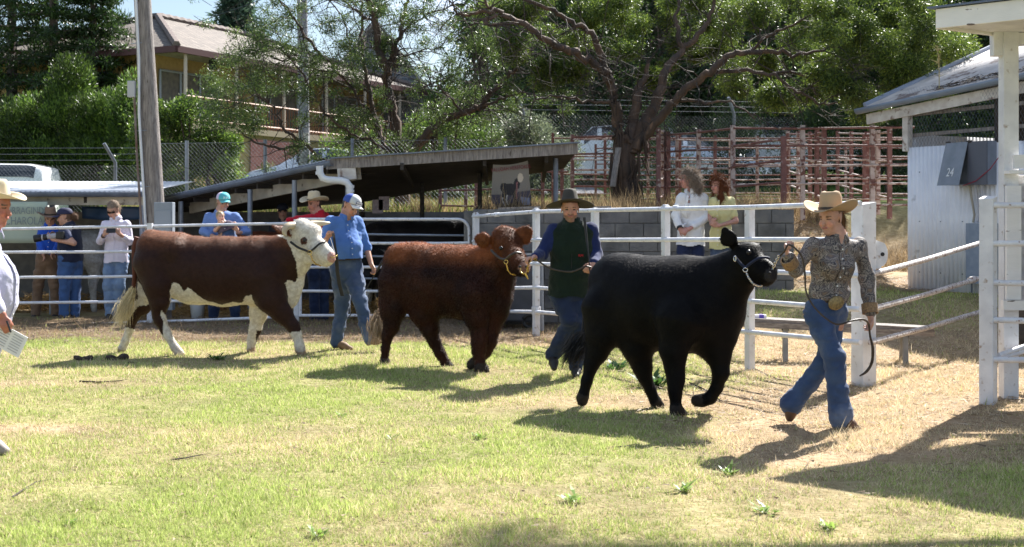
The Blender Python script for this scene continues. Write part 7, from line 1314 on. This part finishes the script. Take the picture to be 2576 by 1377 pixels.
capmesh(t, q(0, -.005, .045), fr[1], fr[2], 1.12, (.02, .022, .06), (.02, .022, .06), (.02, .022, .06)); hairmass(t, [(q(0, -.1, .02), .045), (q(0, -.14, .0), .05)], (.14, .08, .05), 600, .05, res=.012)
Geo().tube([q(.095, .07, .055), q(.092, .0, .03), q(.09, -.03, .015)], .009, 6).build('sunglasses_arm', mat('lime', (.15, .8, .05)), t)
p = Px(19.2, ff); c_ = thing('camera', 'black camera with long grey banded lens held by the woman in the navy vest', 'camera', p(430, 560, -.25))
Geo().box(p(448, 556, -.22), (.12, .1, .11)).build('camera_body', MT['black'], c_, bevel=.01); Geo().tube([p(420, 560, -.22), p(345, 568, -.24)], .042, 14).build('lens_barrel', mat('lens_grey', (.32, .32, .36)), c_, smooth=True); Geo().tube([p(350, 568, -.24), p(300, 575, -.25)], .046, 14).build('lens_front', MT['black'], c_, smooth=True); Geo().tube([p(300, 575, -.25), p(252, 582, -.26)], .056, 14).build('lens_hood', MT['black'], c_, smooth=True); Geo().tube([p(312, 573, -.25), p(322, 572, -.25)], .049, 14).build('lens_ring', bpy.data.materials['lens_grey'], c_)
t, W, q, fr, fb = person('man in brown hat, bright blue shirt and tan trousers beside the photographer', 19.5, ff, dict(head=(372, 432, 0), neck=(370, 475, 0), shl=(318, 520, -.05), shr=(440, 520, .05), ell=(300, 620, -.1), wrl=(320, 700, -.2), elr=(440, 620, -.1), wrr=(400, 680, -.2), hipl=(320, 740, 0), hipr=(380, 745, 0), knl=(280, 930, 0), anl=(262, 1145, 0), tol=(240, 1180, -.1), knr=(405, 940, 0), anr=(408, 1145, .05), tor=(395, 1178, -.05)), (.3, -1, -.2), tf=(.2, -1, 0), sc=1., shirt=cloth('royal_shirt', (.02, .09, .5), (.018, .075, .42)), sleeve=.9, trouser=cloth('tan_moleskin', (.2, .13, .085), (.15, .095, .06)), boots=BOOT_DK, res=.0115, hairc=(.1, .07, .05), skin=(.4, .22, .15))
hat(t, q(0, -.0, .05), (.4, -1, -.1), fr[2], 1.08, 'hat_brown', .19, .2, .05, .12, crease=.03)
g6 = lambda x, y: (402.5 + .3166 * x, 402.5 + .3166 * y)
ltb = cloth('chambray', (.14, .23, .5), (.12, .2, .44), .3, 40)
t, W, q, fr, fb = person('smiling woman in teal cap and blue shirt holding the baby at the rail', 18.75, g6, dict(head=(500, 338, 0), neck=(478, 410, 0), shl=(385, 455, 0), shr=(600, 450, 0), ell=(345, 570, -.05), wrl=(440, 615, -.2), elr=(690, 575, -.05), wrr=(625, 578, -.24), hipl=(470, 780, 0), hipr=(560, 780, 0), knl=(435, 1060, 0), anl=(425, 1270, 0), tol=(420, 1310, -.12), knr=(590, 1060, 0), anr=(598, 1270, 0), tor=(605, 1310, -.12)), (.55, -.8, -.28), tf=(.05, -1, 0), sc=1.02, shirt=ltb, sleeve=.78, trouser=DENIM_DK, boots=BOOT_DK, res=.0105, bulk=1.12, hairc=(.3, .22, .13), lips=(.6, .4, .36), hands=dict(r=dict(d=(-.9, -.2, -.1), pn=(0, .8, -.2), curl=.4), l=dict(d=(.9, -.2, .1), pn=(0, .8, .2), curl=.4)))
cp = capmesh(t, q(0, -.005, .045), fr[1] + (0, 0, .15), fr[2], 1.14, (.09, .42, .48), (.6, .52, .68), (.12, .45, .5)); o = text('lettering', 'RW', (0, 0, 0), .055, mat('cap_white', (.75, .8, .8)), cp, ext=.001)
cf_ = unit(fr[1] * (1, 1, .2)); x_ = unit(np.cross((0, 0, 1), cf_)); u_ = np.cross(cf_, x_); o.rotation_euler = Matrix((tuple(x_), tuple(u_), tuple(cf_))).transposed().to_euler(); o.location = tuple(q(0.01, .124, .1) - np.array(cp['wl']))
hairmass(t, [(q(0, -.09, .03), .04), (q(0, -.12, -.04), .035), (q(0, -.11, -.12), .02)], (.34, .25, .15), 500, .07, res=.013)
# baby
t, W, q, fr, fb = person('blond baby in dark checked top held at the top rail', 18.42, g6, dict(head=(480, 455, 0), neck=(495, 500, .0), shl=(462, 520, 0), shr=(560, 520, 0), ell=(440, 560, -.05), wrl=(488, 515, -.1), elr=(610, 555, -.05), wrr=(602, 522, -.1), hipl=(520, 600, 0), hipr=(570, 605, 0), knl=(540, 640, -.1), anl=(545, 690, -.05), tol=(545, 705, -.1), knr=(600, 640, -.1), anr=(600, 690, -.05), tor=(600, 705, -.1)), (.45, -.9, .1), tf=(.1, -1, 0), sc=.66, shirt=cloth('baby_check', (.05, .035, .07), (.13, .1, .13)), sleeve=.3, trouser=DENIM, boots=DENIM, res=.0085, bulk=.85, hairc=(.42, .32, .2), skin=(.62, .37, .28), name='baby', jean_r=.95, hands=dict(l=dict(d=(.5, -.3, .9), pn=(.2, -.9, -.2), curl=.9), r=dict(d=(-.2, -.3, .9), pn=(.0, -.9, -.2), curl=.9)))
hairmass(t, [(q(0, -.02, .05), .06), (q(0, -.05, .02), .052)], (.42, .33, .2), 500, .02, res=.01)
# man in red shirt
t, W, q, fr, fb = person('man in red shirt and cream cowboy hat leaning on the top rail', 18.6, g6, dict(head=(1228, 352, 0), neck=(1260, 415, .02), shl=(1190, 465, -.15), shr=(1310, 450, .15), ell=(1090, 478, -.2), wrl=(1020, 485, -.28), elr=(1330, 600, .2), wrr=(1290, 700, .1), hipl=(1225, 790, 0), hipr=(1290, 790, .1), knl=(1225, 1040, 0), anl=(1230, 1270, 0), tol=(1215, 1315, -.12), knr=(1300, 1040, .1), anr=(1305, 1260, .1), tor=(1300, 1305, 0)), (-.75, -.7, -.1), tf=(-.6, -.8, 0), sc=1.04, shirt=cloth('red_shirt', (.5, .012, .03), (.42, .01, .025)), sleeve=.97, trouser=DENIM_DK, boots=BOOT_DK, res=.0105, bulk=1.05, hairc=(.06, .035, .025), skin=(.52, .25, .18), hands=dict(l=dict(d=(-1, -.1, -.3), pn=(0, -.1, -1), curl=.5)))
hat(t, q(0, -.0, .05), (-.75, -.7, -.05), fr[2], 1.08, 'hat_cream', .2, .2, .06, .13)
# man in the shed with dark cap
t, W, q, fr, fb = person('man in dark cap standing far back inside the shed', 21.2, g6, dict(head=(975, 415, 0), neck=(978, 470, 0), shl=(900, 520, 0), shr=(1050, 520, 0), ell=(880, 640, 0), wrl=(900, 740, -.1), elr=(1070, 640, 0), wrr=(1050, 740, -.1), hipl=(940, 780, 0), hipr=(1010, 780, 0), knl=(940, 950, 0), anl=(940, 1130, 0), tol=(935, 1160, -.1), knr=(1010, 950, 0), anr=(1010, 1130, 0), tor=(1010, 1160, -.1)), (.2, -1, 0), sc=1., shirt=cloth('dull_shirt', (.05, .05, .06)), sleeve=.9, trouser=DENIM_DK, boots=BOOT_DK, res=.013, hairc=(.05, .04, .03))
capmesh(t, q(0, -.005, .045), fr[1], fr[2], 1.14, (.02, .025, .045), (.02, .025, .045), (.02, .025, .045))
# two women by the block wall
h5 = lambda x, y: (1542.9 + .3125 * x, 301.9 + .3125 * y)
wb = cloth('white_linen', (.72, .72, .74), (.66, .66, .68), .3, 50)
t, W, q, fr, fb = person('grey curly haired woman in white blouse with hands clasped by the block wall', 17.3, h5, dict(head=(598, 478, 0), neck=(625, 560, 0), shl=(545, 625, -.08), shr=(725, 625, .1), ell=(500, 770, -.1), wrl=(535, 880, -.22), elr=(755, 785, .05), wrr=(610, 880, -.2), hipl=(575, 960, 0), hipr=(670, 960, .05), knl=(565, 1160, 0), anl=(560, 1370, 0), tol=(545, 1400, -.1), knr=(680, 1160, .05), anr=(690, 1370, .05), tor=(680, 1400, -.06)), (-1, -.15, 0), tf=(-.5, -.85, 0), sc=1.0, skin=(.5, .25, .2), shirt=wb, sleeve=.88, tuck=False, trouser=cloth('navy_trousers', (.02, .03, .08)), boots=BOOT_DK, res=.0105, fem=True, bulk=1.05, hairc=(.22, .18, .15), sh_r=1.1, hands=dict(l=dict(d=(.7, -.2, -.5), pn=(.2, .8, -.3), curl=.8), r=dict(d=(-.8, -.3, -.3), pn=(-.2, .8, -.3), curl=.8)))
hairmass(t, [(q(0, -.02, .06), .09), (q(0, -.07, .0), .095), (q(0, -.09, -.1), .088), (q(.0, -.08, -.2), .07), (q(.0, -.06, -.27), .04)], (.24, .19, .15), 5200, .075, wv=.03, flow=(.2, 0, -1), wid=.0028, rnd=.9, res=.012)
ring(t, 'watch', W['wrl'] + (0, 0, .02), unit(W['wrl'] - W['ell']), (1, 0, 0), .034, 1, .03, MT['black'])
g = Geo(); g.grid(np.array([[q(a_, .045 - 5 * a_ * a_, z_) for z_ in (.112, .13)] for a_ in np.linspace(-.06, .06, 7)])); g.build('sunglasses', bpy.data.materials['shades'], t, solid=.004)
t, W, q, fr, fb = person('girl with long auburn curls in pale yellow shirt by the block wall', 17.35, h5, dict(head=(838, 528, 0), neck=(862, 595, 0), shl=(800, 655, -.06), shr=(945, 650, .08), ell=(780, 780, -.05), wrl=(790, 840, -.2), elr=(985, 815, .05), wrr=(850, 852, -.2), hipl=(830, 990, 0), hipr=(905, 990, .04), knl=(830, 1180, 0), anl=(830, 1370, 0), tol=(815, 1400, -.1), knr=(915, 1180, .04), anr=(920, 1370, .04), tor=(915, 1400, -.05)), (-.75, -.65, 0), tf=(-.45, -.9, 0), sc=.95, skin=(.5, .27, .21), shirt=cloth('yellow_shirt', (.62, .58, .3), (.56, .52, .26)), sleeve=.36, tuck=False, trouser=DENIM, boots=BOOT_DK, res=.0105, fem=True, bulk=.88, hairc=(.13, .05, .025), hands=dict(l=dict(d=(.3, -.3, .8), pn=(.5, .6, 0), curl=.9), r=dict(d=(-.8, -.2, .1), pn=(-.2, .8, 0), curl=.9)))
hairmass(t, [(q(0, -.02, .06), .088), (q(0, -.06, .0), .09), (q(.0, -.06, -.1), .082), (q(.0, -.04, -.2), .075), (q(.0, -.0, -.29), .045)], (.15, .055, .025), 5200, .075, wv=.03, flow=(.1, 0, -1), wid=.0028, rnd=.9, res=.012)
hairmass(t, [(q(-.07, .0, -.06), .03), (q(-.085, .02, -.18), .035), (q(-.07, .05, -.28), .025)], (.15, .055, .025), 900, .06, wv=.02, rnd=.9, res=.012)
# judge at the left edge
j1 = lambda x, y: (x, y)
t, W, q, fr, fb = person('man in cream straw hat and pale shirt holding papers at the left edge', 8.3, j1, dict(head=(-14, 522, 0), neck=(-30, 575, 0), shl=(-70, 625, .18), shr=(-25, 625, -.2), ell=(-95, 735, .2), wrl=(-60, 800, .05), elr=(-28, 740, -.26), wrr=(2, 790, -.3), hipl=(-62, 800, .1), hipr=(-42, 800, -.1), knl=(-75, 950, .1), anl=(-95, 1095, .12), tol=(-50, 1120, .12), knr=(-40, 955, -.1), anr=(-35, 1112, -.1), tor=(14, 1136, -.12)), (1, -.1, -.1), tf=(1, -.1, 0), sc=1.04, skin=(.42, .17, .12), shirt=cloth('lilac_shirt', (.45, .45, .58), (.4, .4, .53)), sleeve=.9, tuck=False, trouser=cloth('grey_trousers', (.08, .08, .09)), boots=mat('suede', (.3, .26, .23)), res=.008, bulk=1.05, belly=.035, hairc=(.12, .08, .06), hands=dict(r=dict(d=(.5, -.1, -.9), pn=(-.3, .9, 0), curl=.7)))
hat(t, q(0, -.0, .05), (1, -.1, .06), fr[2], 1.04, 'hat_cream', .165, .19, .05, .125)
pp = LW(33, 850, 8.0); dx, dz_ = unit((.78, 0, -.42)), unit((-.42, .1, -.8)); g = Geo(); c_ = LW(0, 812, 8.02) + (.0, 0, .0)
g.add([c_, c_ + dx * .2, c_ + dx * .2 + dz_ * .145, c_ + dz_ * .145], [(0, 1, 2, 3)]); t = thing('papers', 'sheaf of white judging papers held by the man at the left edge', 'papers', c_); g.build('sheet', mat('paper_white', (.74, .74, .76), (.66, .66, .7), 14, .8), t, solid=.004)
g = Geo()
for k in range(7):
    for m_ in range(2): a_ = c_ + dz_ * (.018 + .017 * k) + dx * (.02 + .09 * m_) + (0, -.004, 0); g.add([a_, a_ + dx * .07, a_ + dx * .07 + dz_ * .006, a_ + dz_ * .006], [(0, 1, 2, 3)])
g.build('print_rows', mat('print_grey', (.4, .4, .44)), t)
Geo().tube([LW(17, 808, 7.95), LW(27, 836, 7.93)], .006, 6).build('pen', MT['black'], label='black pen in the hand of the man at the left edge', cat='pen')
# person behind the fence post under the banner
t, W, q, fr, fb = person('person in navy and orange cap half hidden behind the dark shed post', 20.6, idf, dict(head=(1207, 546, 0), neck=(1209, 568, 0), shl=(1180, 580, 0), shr=(1232, 580, 0), ell=(1170, 620, 0), wrl=(1185, 650, -.1), elr=(1240, 620, 0), wrr=(1225, 650, -.1), hipl=(1196, 665, 0), hipr=(1216, 665, 0), knl=(1196, 720, 0), anl=(1196, 778, 0), tol=(1190, 784, -.1), knr=(1216, 720, 0), anr=(1216, 778, 0), tor=(1214, 784, -.1)), (-1, -.4, 0), tf=(-.8, -.6, 0), sc=.95, shirt=cloth('pale_tee', (.6, .6, .62)), sleeve=.4, trouser=DENIM_DK, boots=BOOT_DK, res=.014)
capmesh(t, q(0, -.005, .045), fr[1] + (0, 0, .3), fr[2], 1.14, (.03, .035, .1), (.4, .12, .05), (.4, .12, .05))

# clods of trampled earth beside the bull's shadow
for px, py, r, lab in ((205, 905, .11, 'dark clod of earth left of the hind hooves of the bull'), (287, 904, .13, 'larger dark clod just below the hind hoof of the bull'), (330, 915, .05, 'small clod to the right of the two larger ones')):
    Z = FPX * EYE / (py - HY); x = XY(px, Z); s = SDF()
    for k in range(7): q_ = np.array([x + RNG.normal(0, r * .42), Z + RNG.normal(0, r * .4), float(gz(x, Z)) + RNG.uniform(-.15, .15) * r]); s.seg(q_, q_ + (.01, 0, 0), r * RNG.uniform(.2, .36), k=.03)
    V, F, T = s.mesh(.012, lambda x, y, z: .02 * vn(x, y, z, 30), 0); g = Geo(); g.add(V, F); g.build('earth_clod', bpy.data.materials.get('clod') or mat('clod', (.07, .05, .035), (.035, .026, .02), 20, .95, .8, 60), smooth=True, label=lab, cat='clod', group='clods of earth on the lawn')

# gum tree standing just outside the right of the frame; one bough reaches over and shades the bottom of the lawn
t = thing('gum_tree', 'gum tree beyond the right edge whose bough shades the lawn at the bottom', 'tree', (10.5, 10.5, 0)); g = Geo()
g.tube([(10.5, 10.5, 0), (10.2, 10.6, 2.5), (9.2, 10.9, 4.6), (7, 11.4, 6.0), (5, 11.7, 6.5), (4.0, 11.8, 6.6)], [.3, .25, .18, .11, .06, .03], 10, rag=.06); g.build('trunk', MT['bark_red'], t, smooth=True)
leafcloud(Geo(), [(4.05 + RNG.normal(0, .3), 11.7 + RNG.normal(0, .25), 6.6 + RNG.normal(0, .2)) for _ in range(9)], .26, 1100, .08, .022, LG1, LG2, up=-.2).build('crown', MT['leaf'], t)
